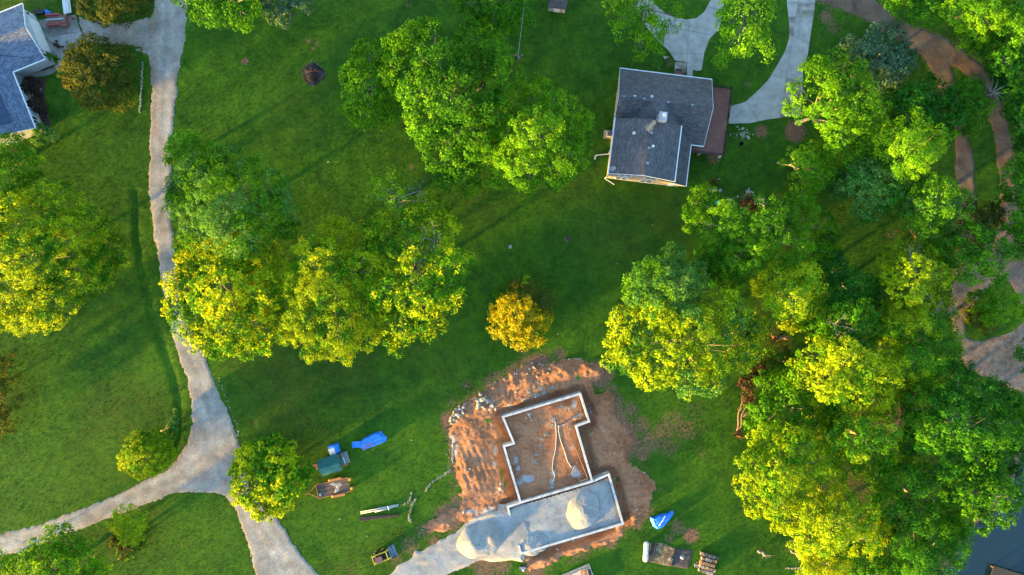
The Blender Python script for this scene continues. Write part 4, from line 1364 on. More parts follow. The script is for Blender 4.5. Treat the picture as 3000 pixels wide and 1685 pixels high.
rocks(rp_, [(1548, 1212, .7), (1552, 1218, .6), (1558, 1229, .5), (1542, 1222, .4), (1555, 1210, .4), (1525, 1208, .5), (1888, 1385, .4), (1865, 1490, .5), (1872, 1408, .35), (1634, 1613, .55), (1905, 1390, .4), (1800, 1322, .3), (1798, 1325, .3), (1870, 1535, .4), (1690, 1583, .5)]
      + rocks_near(60, [(1790, 1300), (1800, 1340), (1850, 1400), (1860, 1450), (1780, 1200), (1640, 1600), (1720, 1590), (1600, 1300), (1580, 1400)], 24, .07, .18), zfun=lambda x, y: dz_at(x, y) + .05)

# ---- gravel piles
def pile(name, label, spots, H, outline_r, seed):
    C = [G(px, py)[:2] for px, py, _, _ in spots]
    c = np.mean(C, axis=0)
    o_ = []
    for k in range(72):
        a = 2 * math.pi * k / 72
        # outermost reach of the union of discs in this direction
        best = 0
        for (cx, cy), (_, _, r_, _) in zip(C, spots):
            r_ = r_ / SS
            dx, dy = cx - c[0], cy - c[1]
            bq = dx * math.cos(a) + dy * math.sin(a)
            disc = bq * bq - (dx * dx + dy * dy - r_ * r_)
            if disc > 0:
                best = max(best, bq + math.sqrt(disc))
        best *= 1 + .05 * math.sin(a * 3 + seed) + .03 * math.sin(a * 7 + seed)
        o_.append((c[0] + best * math.cos(a), c[1] + best * math.sin(a)))

    def zf(t, x, y):
        acc = np.zeros(x.shape)
        kk = 5.0
        for (cx, cy), (_, _, r_, h) in zip(C, spots):
            d = np.hypot(x - cx, y - cy) / (r_ / SS)
            acc = acc + np.exp(kk * (outline_r + h * (1.05 - np.sqrt(d * d + .05))))
        z = np.log(acc) / kk
        z = z + .10 * fbm(x, y, .9, 4, seed) + .035 * fbm(x, y, 4, 4, seed)
        return np.where(t < .04, -.05, z)
    return tag(dome(name, o_, zf, M_LIME, None, 26, 110, tuple(c), attrs={'tan': 0.05, 'track': .6}), label, 'gravel pile')


pile('gravel_pile', 'tall double-humped heap of pale crushed limestone at drive end', [(1388, 1586, 52, 1.9), (1438, 1564, 48, 1.7), (1420, 1590, 44, 1.1)], 2, .15, 3)
pile('gravel_pile', 'heap of pale crushed limestone inside the garage foundation walls', [(1706, 1492, 52, 1.5), (1718, 1470, 42, 1.2), (1700, 1516, 36, .7)], 2, .6, 9)
pile('gravel_pile', 'low spill of crushed limestone in the garage corner', [(1552, 1594, 34, .45), (1582, 1584, 28, .3)], 1, .6, 5)

# ---- white drain lines in the pit
M_PVC = mat('white pvc', [(0.36, 0.36, 0.36)], 3, .45, fine=.05)


def pipe_run(name, label, pts, rad, m_=M_PVC, group=None, zfun=None):
    P = []
    for (x0, y0), (x1, y1) in zip(pts[:-1], pts[1:]):
        for i in range(5):
            t = i / 5
            P.append((x0 + (x1 - x0) * t, y0 + (y1 - y0) * t))
    P.append(pts[-1])
    W = []
    for px, py in P:
        x, y, _ = G(px, py, .45)
        W.append((x, y, (zfun(x, y) if zfun else 0) + rad * .5))
    return tag(MB().tube(W, rad, 8).build(name, m_, None, True), label, 'pipe', group)


pipe_run('drain_pipe', 'long straight white drain pipe down the middle of the clay floor', [(1626, 1232), (1630, 1270), (1628, 1315), (1620, 1350), (1618, 1375), (1626, 1392), (1618, 1420)], .05, zfun=dz_at)
pipe_run('drain_pipe', 'bent white drain pipe with elbow running to a gravel heap', [(1666, 1236), (1652, 1244), (1638, 1248), (1636, 1260), (1642, 1290), (1655, 1325), (1662, 1350), (1674, 1370)], .05, zfun=dz_at)
el = MB().tube([G(1637, 1249, .35), G(1637, 1249, 1.0)], .14, 10)
tag(el.build('pipe_riser', M_PVC, None, True), 'stubby white pipe riser standing at drain elbow', 'pipe')

# ---- blue tarps
op = [(860 + x / 4.668, 1230 + y / 4.668) for x, y in [(795, 325), (810, 295), (870, 298), (915, 290), (925, 278), (960, 250), (1100, 180), (1200, 153), (1225, 190), (1280, 240), (1260, 295), (1150, 345), (960, 418), (915, 378), (850, 382), (803, 388)]]
T1 = thing('tarp_stack', 'large blue tarp tied over a long lumber stack on grass', 'tarp', G(1090, 1290))
f7 = Frame(*G(1090, 1287, .5)[:2], 22)


def tarp_z(t, x, y):
    du, dv = x - f7.o[0], y - f7.o[1]
    u, v = du * f7.u[0] + dv * f7.u[1], du * f7.v[0] + dv * f7.v[1]
    body = .75 * sstep(0, .28, t)
    neck = 1 - .55 * sstep(-1.2, -2.0, u)
    fold = .06 * np.sin(v * 8 + .6 * np.sin(u * 1.5)) + .05 * fbm(x, y, 2.5, 3, 5) + .10 * np.abs(fbm(x, y, 1.2, 3, 9))
    return np.where(t < .01, .01, (body + fold) * neck + .02)


dome('tarpaulin', Gxy(op), tarp_z, M_TARP, T1, 16, 130, G(1085, 1288)[:2])
M_ORANGE = mat('weathered red board', [(0.36, 0.09, 0.045)], 4, .75, fine=.2)
MB().bar(G(1065, 1318, .95), G(1095, 1297, 1.0), .16, .06).build('weight_board', M_ORANGE, T1)
MB().bar(G(1064, 1306, .92), G(1071, 1303, .92), .14, .06).build('weight_board', M_ORANGE, T1)
ot = [(1860 + x / 7.06, 1480 + y / 7.06) for x, y in [(310, 262), (330, 233), (370, 255), (480, 200), (690, 155), (740, 118), (770, 108), (814, 145), (800, 182), (720, 300), (610, 440), (470, 502), (430, 485), (370, 430), (335, 350)]]
T2 = thing('tarp_heap', 'crumpled triangular blue tarp with a white strap lying on lawn', 'tarp', G(1935, 1522))
f8 = Frame(*G(1930, 1524, .3)[:2], 22)


def tarp2_z(t, x, y):
    du, dv = x - f8.o[0], y - f8.o[1]
    u, v = du * f8.u[0] + dv * f8.u[1], du * f8.v[0] + dv * f8.v[1]
    z = .55 * sstep(0, .3, t) + .12 * np.abs(np.sin(v * 4.0 + 1.2)) + .07 * fbm(x, y, 1.6, 3, 15) + .05 * np.abs(fbm(x, y, 3.5, 3, 6))
    return np.where(t < .01, .01, z * sstep(-2.2, 1.2, 1.4 - np.abs(u) * .5))


dome('tarpaulin', Gxy(ot), tarp2_z, M_TARP, T2, 16, 120, G(1930, 1522)[:2])
sp = [G(1860 + x / 7.06, 1480 + y / 7.06, .45) for x, y in ((450, 472), (505, 398), (565, 305), (626, 212))]
MB().tube([(x, y, (.3, .72, .78, .62)[i]) for i, (x, y, z) in enumerate(sp)], .06, 6).build('strap', M_WHITE, T2)

# ---- flat trailer
M_PLANK = [mat('trailer plank %s' % n, [(0.3, tuple(.75 * q for q in c_)), (0.7, c_)], 4, .85, fine=.2) for n, c_ in (('a', (.105, .068, .05)), ('b', (.135, .09, .068)), ('c', (.085, .055, .042)))]
M_RUST = mat('rusty orange steel', [(0.3, (0.28, 0.10, 0.025)), (0.7, (0.42, 0.17, 0.045))], 4, .75, fine=.2)
M_RUSTR = mat('red oxide steel', [(0.3, (0.16, 0.035, 0.03)), (0.7, (0.26, 0.06, 0.05))], 4, .7, fine=.2)
M_TYRE = mat('tyre rubber', [(0.016, 0.016, 0.017)], 8, .85)


def flat_trailer(name, label, cx, cy, deg, L, W, planks, mframe, mplanks, hz=.6):
    f_ = Frame(cx, cy, deg)
    t = thing(name, label, 'trailer', (cx, cy, 0))
    for i in range(planks):
        v0 = -W / 2 + W * i / planks
        MB().fbox(f_, -L / 2, L / 2 - .04 * (i % 2), v0 + .01, v0 + W / planks - .01, hz - .05, hz + .004 * (i % 3)).build('plank', mplanks[i % len(mplanks)], t)
    fm = MB()
    for v in (-W / 2 - .04, W / 2 + .04):
        fm.fbox(f_, -L / 2 - .05, L / 2 + .05, v - .04, v + .04, hz - .16, hz + .03)
    fm.fbox(f_, -L / 2 - .1, -L / 2 - .02, -W / 2 - .08, W / 2 + .08, hz - .16, hz + .03)
    fm.bar(f_.p(-L / 2 - .05, -W / 2, hz - .08), f_.p(-L / 2 - 1.35, 0, hz - .08), .08, .1)
    fm.bar(f_.p(-L / 2 - .05, W / 2, hz - .08), f_.p(-L / 2 - 1.35, 0, hz - .08), .08, .1)
    fm.bar(f_.p(-L / 2 - 1.3, 0, hz - .05), f_.p(-L / 2 - 1.7, 0, hz - .05), .1, .1)
    fm.build('frame', mframe, t)
    MB().tube([f_.p(-L / 2 - 1.0, .0, .05), f_.p(-L / 2 - 1.0, .0, hz + .3)], .05, 8).build('tongue_jack', M_BLACK, t)
    MB().tube([f_.p(-L / 2 - 1.62, 0, hz), f_.p(-L / 2 - 1.8, 0, hz)], .07, 8).build('coupler', mframe, t)
    for v in (-W / 2 - .22, W / 2 + .22):
        for u in (.15, .95):
            wh = MB().tube([f_.p(u, v - .1, .36), f_.p(u, v + .1, .36)], .36, 16).build('wheel', M_TYRE, t)
            MB().tube([f_.p(u, v - .115, .36), f_.p(u, v + .115, .36)], .18, 12).build('rim', M_METAL, wh)
        fd = MB()
        s_ = 1 if v > 0 else -1
        fd.fbox(f_, -.35, 1.45, min(v - .15 * s_, v + .17 * s_), max(v - .15 * s_, v + .17 * s_), hz + .16, hz + .2)
        fd.hexa([f_.p(-.6, v - .15, hz - .1), f_.p(-.6, v + .15, hz - .1), f_.p(-.35, v + .15, hz + .16), f_.p(-.35, v - .15, hz + .16), f_.p(-.56, v - .15, hz - .14), f_.p(-.56, v + .15, hz - .14), f_.p(-.33, v + .15, hz + .2), f_.p(-.33, v - .15, hz + .2)])
        fd.build('fender', mframe, t)
    return t, f_


p = G(977, 1430, .6)
tr, ft = flat_trailer('flat_trailer', 'rusty flatbed trailer with brown plank deck parked below playhouse', p[0], p[1], 12.5, 4.75, 1.95, 10, M_RUST, M_PLANK)
MB().fbox(ft, -2.35, -2.2, -.9, .95, .605, .72).build('headboard', M_BLACK, tr)
MB().fbox(ft, -2.28, -2.0, .35, .75, .6, .68).build('tool_box', M_WHITE, tr)
M_YEL = mat('yellow machine paint', [(0.3, (0.48, 0.27, 0.012)), (0.7, (0.62, 0.36, 0.02))], 5, .5, fine=.12)
for v in (-.72, .62):
    MB().fbox(ft, 2.42, 2.72, v - .18, v + .18, .25, .85).build('ramp_hinge', M_YEL, tr)
    MB().tube([ft.p(2.72, v, .1), ft.p(2.78, v, .75)], .16, 8).build('ramp_foot', M_RUST, tr)
gl = dome('limestone_dust', [ft.p(u, v, 0)[:2] for u, v in ((-.5, -.7), (.2, -.85), (.6, -.5), (1.2, -.55), (1.3, -.1), (.8, .1), (.75, .45), (.2, .75), (-.05, .7), (.45, .2), (.5, -.2), (0, -.35))], lambda t, x, y: .612 + .02 * t, M_LIME, tr, 5, 40, attrs={'tan': 0.6, 'track': .6})

# second trailer by the garage
p = G(165, 57, .6)
tr2, ft2 = flat_trailer('flat_trailer', 'red brown plank trailer on the apron in front of the garage', p[0], p[1], 184, 2.7, 1.0, 6, M_RUSTR, [mat('stained plank', [(0.17, 0.085, 0.06)], 4, .8, fine=.2), M_REDWOOD])
MB().fbox(ft2, -1.1, 1.5, -.08, .14, .62, .68).build('gutter_length', M_METAL, tr2)
for i in range(2):
    MB().fbox(ft2, -1.5, 1.6, -.95 + i * .24, -.74 + i * .24, .05, .5).build('side_board', M_REDWOOD, tr2)

# ---- skid steer loader
p = G(1119, 1629, .6)
fs_ = Frame(p[0], p[1], 20)
SK = thing('skid_steer', 'small yellow skid steer loader with raised grey front bucket', 'loader', (p[0], p[1], 0))
M_YEL2 = mat('bright yellow enamel', [(0.3, (0.55, 0.33, 0.012)), (0.7, (0.70, 0.44, 0.02))], 4, .4, spec=.5, fine=.1)
M_CAB = mat('faded maroon canopy', [(0.11, 0.055, 0.062)], 3, .7, fine=.15)
M_STEEL = mat('worn bucket steel', [(0.3, (0.10, 0.13, 0.16)), (0.7, (0.21, 0.26, 0.31))], 5, .45, metal=.5, fine=.2)
MB().fbox(fs_, -1.25, .95, -.48, .48, .35, .95).build('body', M_BLACK, SK)
MB().fbox(fs_, -1.3, -.75, -.5, .5, .95, 1.2).build('engine_cover', M_YEL2, SK)
MB().fbox(fs_, -1.2, -.82, -.36, .36, 1.2, 1.23).build('grille', M_BLACK, SK)
MB().fbox(fs_, -.72, .3, -.42, .42, 1.86, 1.93).build('canopy', M_CAB, SK)
for u in (-.68, .26):
    for v in (-.38, .38):
        MB().bar(fs_.p(u, v, .95), fs_.p(u, v, 1.86), .06, .06).build('cab_post', M_BLACK, SK)
MB().fbox(fs_, -.45, .1, -.25, .25, .95, 1.15).build('seat', M_BLACK, SK)
MB().fbox(fs_, -.5, -.4, -.25, .25, 1.15, 1.6).build('seat_back', M_BLACK, SK)
for v in (-.58, .58):
    am = MB()
    am.hexa([fs_.p(-1.35, v - .08, 1.05), fs_.p(-1.0, v - .08, 1.02), fs_.p(-1.0, v + .08, 1.02), fs_.p(-1.35, v + .08, 1.05), fs_.p(-1.3, v - .08, 1.45), fs_.p(-1.0, v - .08, 1.42), fs_.p(-1.0, v + .08, 1.42), fs_.p(-1.3, v + .08, 1.45)])
    am.bar(fs_.p(-1.1, v, 1.35), fs_.p(.9, v, 1.15), .13, .16)
    am.bar(fs_.p(.85, v, 1.2), fs_.p(1.25, v, .45), .13, .16)
    am.build('lift_arm', M_YEL2, SK)
MB().bar(fs_.p(.85, -.58, 1.12), fs_.p(.85, .58, 1.12), .16, .14).build('cross_beam', M_YEL2, SK)
MB().bar(fs_.p(.62, -.4, .9), fs_.p(.62, .4, .9), .1, .1).build('front_bar', M_YEL2, SK)
for v in (-.2, .2):
    MB().tube([fs_.p(.7, v, .8), fs_.p(1.2, v, .5)], .05, 8).build('tilt_ram', M_METAL, SK)
bk = MB()
w_ = .88
prof = [(1.22, .75), (1.22, .12), (1.5, .05), (2.0, .08)]
for (u0, z0), (u1, z1) in zip(prof[:-1], prof[1:]):
    bk.hexa([fs_.p(u0, -w_, z0), fs_.p(u0, w_, z0), fs_.p(u1, w_, z1), fs_.p(u1, -w_, z1), fs_.p(u0 + .04, -w_, z0 + .04), fs_.p(u0 + .04, w_, z0 + .04), fs_.p(u1, w_, z1 + .04), fs_.p(u1, -w_, z1 + .04)])
for v in (-w_, w_):
    bk.poly([fs_.p(u, v, z) for u, z in ((1.22, .75), (1.22, .12), (1.5, .05), (2.0, .1), (1.7, .5))])
bk.bar(fs_.p(1.2, -w_, .76), fs_.p(1.2, w_, .76), .08, .05)
bk.bar(fs_.p(2.0, -w_, .1), fs_.p(2.0, w_, .1), .06, .03)
bk.build('bucket', M_STEEL, SK)
for u in (-.75, .35):
    for v in (-.72, .72):
        sgn = 1 if v > 0 else -1
        wh = MB().tube([fs_.p(u, v - .13, .38), fs_.p(u, v + .13, .38)], .38, 18).build('wheel', M_TYRE, SK)
        MB().tube([fs_.p(u, v + sgn * .08, .38), fs_.p(u, v + sgn * .16, .38)], .2, 12).build('rim', M_YEL2, wh)

# ---- pipes on the grass
for i, (a, c2, lab) in enumerate([((1056, 1500), (1168, 1478), 'upper long white plastic pipe lying on the grass'), ((1057, 1505), (1167, 1482), 'middle long white plastic pipe lying on the grass'), ((1098, 1500), (1150, 1487), 'shortest white plastic pipe lying on the grass')]):
    o = MB().tube([G(*a, .08 + i * .02), G(*c2, .08 + i * .03)], .075, 8).build('plastic_pipe', M_PVC, None, True)
    tag(o, lab, 'pipe', 'white plastic pipes laid out on the lawn')
    if i == 2:
        MB().tube([G(1137, 1483, .15), G(1140, 1495, .2)], .09, 8).build('tee_fitting', M_PVC, o)
bp_ = thing('black_pipe_bundle', 'bundle of black corrugated pipes lying beside white plastic pipes', 'pipe bundle', G(1110, 1514))
M_CORR = mat('black corrugated plastic', [(0.022, 0.018, 0.018)], 9, .7, fine=.3, fscale=16)
for i in range(4):
    a, c2 = (1054, 1516 + i * 3.2), (1167, 1507 + i * 1.4)
    n = 60
    P = [Vector(G(*a, .1)).lerp(Vector(G(*c2, .1)), k / n) for k in range(n + 1)]
    MB().tube(P, [.085 + .012 * (k % 2) for k in range(n + 1)], 8).build('corrugated_pipe', M_CORR, bp_)

# ---- propane tank
p0, p1 = Vector(G(1894, 1592, .65)), Vector(G(1890.5, 1641, .65))
PT = thing('propane_tank', 'long white capsule-shaped propane tank beside garden beds', 'tank', ((p0.x + p1.x) / 2, (p0.y + p1.y) / 2, 0))
pts, rad = [], []
d = (p1 - p0).normalized()
R_ = .36
for i in range(7):
    a = math.pi / 2 * i / 6
    pts.append(p0 - d * (R_ * .75 * math.cos(a)))
    rad.append(max(.02, R_ * math.sin(a)))
for i in range(7):
    a = math.pi / 2 * i / 6
    pts.append(p1 + d * (R_ * .75 * math.sin(a)))
    rad.append(max(.02, R_ * math.cos(a)))
M_TANK = mat('white tank enamel', [(0.50, 0.50, 0.50)], 3, .4, spec=.5, fine=.05)
MB().tube(pts, rad, 20).build('tank_shell', M_TANK, PT, True)
mid = p0.lerp(p1, .5)
MB().tube([mid + Vector((0, 0, .3)), mid + Vector((0, 0, .5))], .14, 12).build('valve_dome', M_TANK, PT)
for t_ in (.15, .85):
    q = p0.lerp(p1, t_)
    MB().fbox(Frame(q.x, q.y, 0), -.3, .3, -.06, .06, 0, .4).build('saddle_leg', M_METAL, PT)
mk = MB()
for t_, du, w2, l2 in ((.55, .02, .10, .10), (.6, -.04, .06, .14), (.66, .0, .12, .05), (.72, .02, .10, .05), (.1, .05, .05, .05)):
    q = p0.lerp(p1, t_)
    zz = .65 + math.sqrt(R_ * R_ - du * du) + .004
    mk.fbox(Frame(q.x, q.y, 4), du - w2 / 2, du + w2 / 2, -l2 / 2, l2 / 2, zz - .01, zz)
k = mk.build('stencilled_marking', M_BLACK, PT)
k['kind'] = 'stuff'

# ---- garden beds, ash, wood pile
q = lambda x, y: (1860 + x / 7.06, 1480 + y / 7.06)
M_STRAW = mat('straw mulch', [(0.3, (0.055, 0.04, 0.022)), (0.5, (0.12, 0.085, 0.045)), (0.7, (0.30, 0.22, 0.12))], 1.5, .9, .5, 8, .05, fine=.25, fscale=11)
M_BED = mat('dark bed soil', [(0.3, (0.035, 0.028, 0.026)), (0.7, (0.075, 0.058, 0.052))], 2, .95, .4, 8, .05, fine=.2)
tag(dome('straw_bed', Gxy([q(*c_) for c_ in ((440, 770), (620, 790), (830, 885), (800, 1080), (760, 1275), (520, 1225), (335, 1180), (390, 960))]), lambda t, x, y: np.where(t < .02, -.02, .05 + .05 * fbm(x, y, 1.6, 4, 3)), M_STRAW, None, 14, 80), 'garden plot covered with tan straw beside white tank', 'garden bed')
tag(dome('soil_bed', Gxy([q(*c_) for c_ in ((835, 895), (1040, 905), (1200, 925), (1160, 1120), (1105, 1325), (930, 1300), (765, 1265), (800, 1080))]), lambda t, x, y: np.where(t < .02, -.02, .06 + .03 * fbm(x, y, 2, 3, 4)), M_BED, None, 10, 60), 'square bed of bare dark soil with grey ash heap', 'garden bed')
M_TIMB = mat('dark landscape timber', [(0.045, 0.035, 0.028)], 4, .85, fine=.25)
for i, (a, c2, lab) in enumerate([((345, 780), (285, 1150), 'outer dark landscape timber nearest the white tank'), ((385, 780), (305, 1170), 'middle dark landscape timber beside the white tank'), ((432, 775), (325, 1185), 'thin timber edging the straw garden plot'), ((826, 890), (748, 1275), 'timber dividing straw plot from dark soil bed')]):
    tag(MB().bar(G(*q(*a), .1), G(*q(*c2), .1), .2 if i < 2 else .11, .2).build('landscape_timber', M_TIMB if i != 2 else M_RUSTWOOD), lab, 'timber', 'landscape timbers round the garden beds')
ash = thing('ash_heap', 'small heap of pale grey ash on the dark soil bed', 'ash heap', G(*q(980, 1080)))
M_ASH = mat('grey ash', [(0.3, (0.12, 0.12, 0.13)), (0.7, (0.34, 0.34, 0.36))], 6, .95, .5, 12, .05)
c_ = G(*q(980, 1080))
dome('ash', [(c_[0] + .45 * math.cos(a) * (1 + .15 * math.sin(3 * a)), c_[1] + .4 * math.sin(a) * (1 + .12 * math.cos(5 * a))) for a in np.linspace(0, 2 * math.pi, 26)[:-1]], lambda t, x, y: .02 + .28 * sstep(0, 1, t) + .04 * fbm(x, y, 5, 3, 2), M_ASH, ash, 8, 50)
bk_ = thing('bucket', 'pale bucket standing at the edge of straw plot', 'bucket', G(*q(735, 1100)))
x, y, _ = G(*q(735, 1100))
MB().tube([(x, y, 0), (x, y, .35)], [.15, .19], 14).build('bucket_body', M_WHITE, bk_)
MB().tube([(x, y, .3), (x, y, .352)], [.15, .165], 14).build('bucket_fill', M_BED, bk_)

WP = thing('firewood_stack', 'stack of split firewood in five rows on the lawn', 'firewood', G(*q(1480, 1190)))
M_LOGS = [mat('log %s' % n, [(0.3, tuple(.6 * v for v in c_)), (0.7, c_)], 5, .85, fine=.3, fscale=12) for n, c_ in (('bark', (.12, .09, .07)), ('orange split', (.33, .15, .06)), ('grey split', (.24, .23, .21)), ('tan split', (.28, .19, .11)))]
logs = []
for j, m_ in enumerate(M_LOGS):
    t_ = MB()
    rr = random.Random(j)
    pr = [(math.cos(a) * rr.uniform(.07, .1), math.sin(a) * rr.uniform(.06, .1)) for a in np.linspace(0, 2 * math.pi, 7)[:-1]]
    n = len(pr)
    t_._add([(x_, -.22, z_) for x_, z_ in pr] + [(x_, .22, z_) for x_, z_ in pr], [list(range(n)), list(range(n, 2 * n))] + [(i, (i + 1) % n, n + (i + 1) % n, n + i) for i in range(n)])
    o = t_.build('log', m_, None)
    logs.append(o.data)
    bpy.data.objects.remove(o)
rows = [((1350, 975), (1700, 1085), .55, (0, 0, 2, 3)), ((1370, 1075), (1660, 1140), .7, (1, 3, 0, 2)), ((1335, 1150), (1620, 1225), .75, (1, 1, 3, 0)), ((1330, 1225), (1630, 1325), .7, (1, 3, 2, 0)), ((1310, 1315), (1590, 1400), .5, (2, 2, 0, 2))]
fa = 0
for a, c2, h, ms in rows:
    A, B_ = Vector(G(*q(*a))), Vector(G(*q(*c2)))
    n = 15
    ang = math.atan2(B_.y - A.y, B_.x - A.x)
    for i in range(n):
        P0 = A.lerp(B_, i / (n - 1))
        for lv in range(4):
            z = .09 + lv * h / 4
            piece('log', logs[random.choice(ms)], WP, (P0.x + random.uniform(-.03, .03), P0.y + random.uniform(-.05, .05), z), rot=(random.uniform(-.08, .08), random.uniform(0, 6.28), ang + random.uniform(-.12, .12)), scale=(1, random.uniform(.8, 1.15), 1))
for i in range(10):
    x, y, _ = G(*q(1260 + random.gauss(0, 22), 1245 + random.gauss(0, 22)))
    piece('log', logs[random.choice((0, 2))], WP, (x, y, .1), rotz=random.uniform(0, 6))

# ---- burn pile on the upper lawn
BPx, BPy = 917, 218
M_BURN = mat('charred ground', [(0.3, (0.006, 0.006, 0.007)), (0.55, (0.022, 0.019, 0.019)), (0.75, (0.07, 0.058, 0.054))], 1.2, .95, .5, 8, .06, fine=.3)
BP = thing('burn_pile', 'charred round burn pile with black sticks on upper lawn', 'burn pile', G(BPx, BPy))
c_ = G(BPx, BPy)
dome('ash_bed', [(c_[0] + 1.75 * math.cos(a) * (1 + .10 * math.sin(3 * a + 1)), c_[1] + 1.65 * math.sin(a) * (1 + .10 * math.cos(4 * a))) for a in np.linspace(0, 2 * math.pi, 40)[:-1]], lambda t, x, y: np.where(t < .02, -.02, .04 + .5 * sstep(.25, 1, t) + .07 * fbm(x, y, 1.6, 4, 7)), M_BURN, BP, 14, 80)
M_CHAR = mat('charred branch', [(0.02, 0.017, 0.016)], 6, .9, fine=.4)
for i in range(46):
    a = random.uniform(0, 6.28)
    r0, l = random.uniform(0, 1.0), random.uniform(.4, 1.3)
    x, y = c_[0] + r0 * math.cos(a), c_[1] + .15 + r0 * math.sin(a)
    b_ = random.uniform(0, 6.28)
    z = .5 - r0 * .3
    MB().tube([(x, y, z), (x + l * math.cos(b_) * .6, y + l * math.sin(b_) * .6, z + random.uniform(-.05, .25)), (x + l * math.cos(b_ + .3), y + l * math.sin(b_ + .3), z + random.uniform(-.1, .3))], [.035, .028, .01], 5).build('stick', M_CHAR if i % 6 else M_ORANGE, BP)

# ---- stumps, bins, odd things on the lawns
M_STUMP = mat('cut stump', [(0.3, (0.13, 0.115, 0.095)), (0.7, (0.20, 0.18, 0.15))], 5, .85, fine=.2)
for (px, py, lab) in ((2081, 555, 'leftmost of three round grey stepping stones near the house'), (2095, 556.5, 'middle of three round grey stepping stones near the house'), (2110.5, 558, 'rightmost of three round grey stepping stones near the house')):
    x, y, _ = G(px, py)
    tag(MB().tube([(x, y, -.05), (x, y, .06), (x, y, .08)], [.28, .28, .25], 18).build('stepping_stone', M_STUMP), lab, 'stepping stone', 'stepping stones below the house')
x, y, _ = G(2102.5, 593.5, .9)
tb = thing('waste_bin', 'round teal bin lid showing beside the leafy trees', 'bin', (x, y, 0))
M_TEAL = mat('teal plastic', [(0.004, 0.36, 0.31)], 3, .5)
MB().tube([(x, y, 0), (x, y, .85)], [.2, .25], 16).build('bin_body', M_TEAL, tb)
MB().tube([(x, y, .85), (x, y, .92), (x, y, .95)], [.28, .27, .2], 18).build('lid', M_TEAL, tb)
rb = thing('rock_garden', 'ring of small pale stones round a dark planting below the house', 'rock garden', G(2190, 590))
rocks(rb, [(2192 + random.gauss(0, 5), 562 + random.gauss(0, 3), random.uniform(.2, .45)) for _ in range(14)] + [(2205, 565, .5), (2222, 577, .45), (2161, 576, .4), (2170, 610, .35)] + [(2233 + random.gauss(0, 5), 592 + random.gauss(0, 9), random.uniform(.2, .45)) for _ in range(26)]
      + [(2140 + random.gauss(0, 7), 594 + random.gauss(0, 8), random.uniform(.12, .32)) for _ in range(34)] + [(2215 + random.gauss(0, 5), 588 + random.gauss(0, 6), random.uniform(.15, .3)) for _ in range(10)] + [(2166 + random.gauss(0, 6), 628 + random.gauss(0, 8), random.uniform(.12, .25)) for _ in range(20)], .04)
rb = thing('rock_garden', 'small heap of mixed stones beside the concrete side driveway', 'rock garden', G(2178, 395))
rocks(rb, [(2175, 377, .6), (2192, 404, .65), (2164, 380, .4), (2170, 392, .4), (2182, 388, .35), (2205, 395, .3), (2160, 372, .35)] + [(2176 + random.gauss(0, 12), 394 + random.gauss(0, 10), random.uniform(.12, .35)) for _ in range(40)], .05)
x, y, _ = G(2171, 422)
tag(MB().tube([(x, y, 0), (x, y, .2), (x, y, .2), (x, y, .1)], [.32, .34, .22, .2], 18).build('tyre_planter', M_TYRE), 'black tyre lying below the heap of mixed stones', 'tyre')
# stone strip beside the road
ss_ = thing('stone_edging', 'thin broken line of white stones in grass beside road', 'stones', G(414, 260))
rocks(ss_, [(419 - (py - 180) * .065 + random.gauss(0, 1.2), py + random.uniform(-2, 2), random.uniform(.12, .34)) for py in np.linspace(180, 330, 90)], .03)
rs_ = thing('stone_edging', 'loose white stones along the driveway corner near olive bush', 'stones', G(415, 148))
rocks(rs_, [(400 + i * 1.7 + random.gauss(0, 2), 146 + .5 * i + random.gauss(0, 3), random.uniform(.1, .28)) for i in range(22)], .05)
# small white and grey bits lying about on the lawn
for px, py, d, lab in [(962, 474, .35, 'small white stone alone on dark upper lawn'), (1076, 1570, .3, 'small white stone near yellow loader'), (1238, 1552, .35, 'white stone left of the clay bank edge'), (996, 1520, .25, 'white scrap stone between trailer and pipes'), (1206, 1290, .22, 'tiny pale stone right of the long tarp'), (887, 535, .2, 'tiny pale stone below the burn pile lawn'),
                       (1911, 660, .22, 'tiny pale stone on lawn left of leafy grove'), (1809, 773, .25, 'pale stone above the big sunlit tree'), (1635, 978, .2, 'tiny pale stone right of golden bush'), (1490, 1565, .5, 'pale boulder beside the double gravel heap')]:
    o = piece('stone', ROCKS[int(px) % 6], None, (*G(px, py)[:2], .05), rotz=px, scale=(d, d * .8, d * .7))
    tag(o, lab, 'stone')
x, y, _ = G(1661, 700)
o = thing('stump', 'grey hollow tree stump alone in the middle of lawn', 'stump', (x, y, 0))
sm_ = MB().tube([(x, y, -.05), (x, y, .22), (x + .03, y, .38)], [.42, .34, .3], 11)
sm_.build('stump_wood', M_BED, o)
MB().tube([(x, y, .3), (x + .03, y, .385)], [.12, .14], 9).build('hollow', M_CHAR, o)
for i in range(5):
    a = i * 1.25
    MB().tube([(x + .3 * math.cos(a), y + .3 * math.sin(a), .1), (x + .6 * math.cos(a + .1), y + .6 * math.sin(a + .1), -.02)], [.07, .02], 6).build('root', M_BED, o)
x, y, _ = G(1495, 723)
f9 = Frame(x, y, 12)
o = thing('valve_box', 'tiny square pale-rimmed ground box in the mid lawn', 'valve box', (x, y, 0))
for a0, a1, b0, b1 in ((-.22, .22, -.22, -.15), (-.22, .22, .15, .22), (-.22, -.15, -.15, .15), (.15, .22, -.15, .15)):
    MB().fbox(f9, a0, a1, b0, b1, -.05, .07).build('rim', M_CONC, o)
MB().fbox(f9, -.15, .15, -.15, .15, -.05, .03).build('lid', M_CONC_D, o)
x, y, _ = G(1952, 168)
f9 = Frame(x, y, -10)
o = thing('paver_stack', 'pale and brown pavers lying near the front driveway', 'pavers', (x, y, 0))
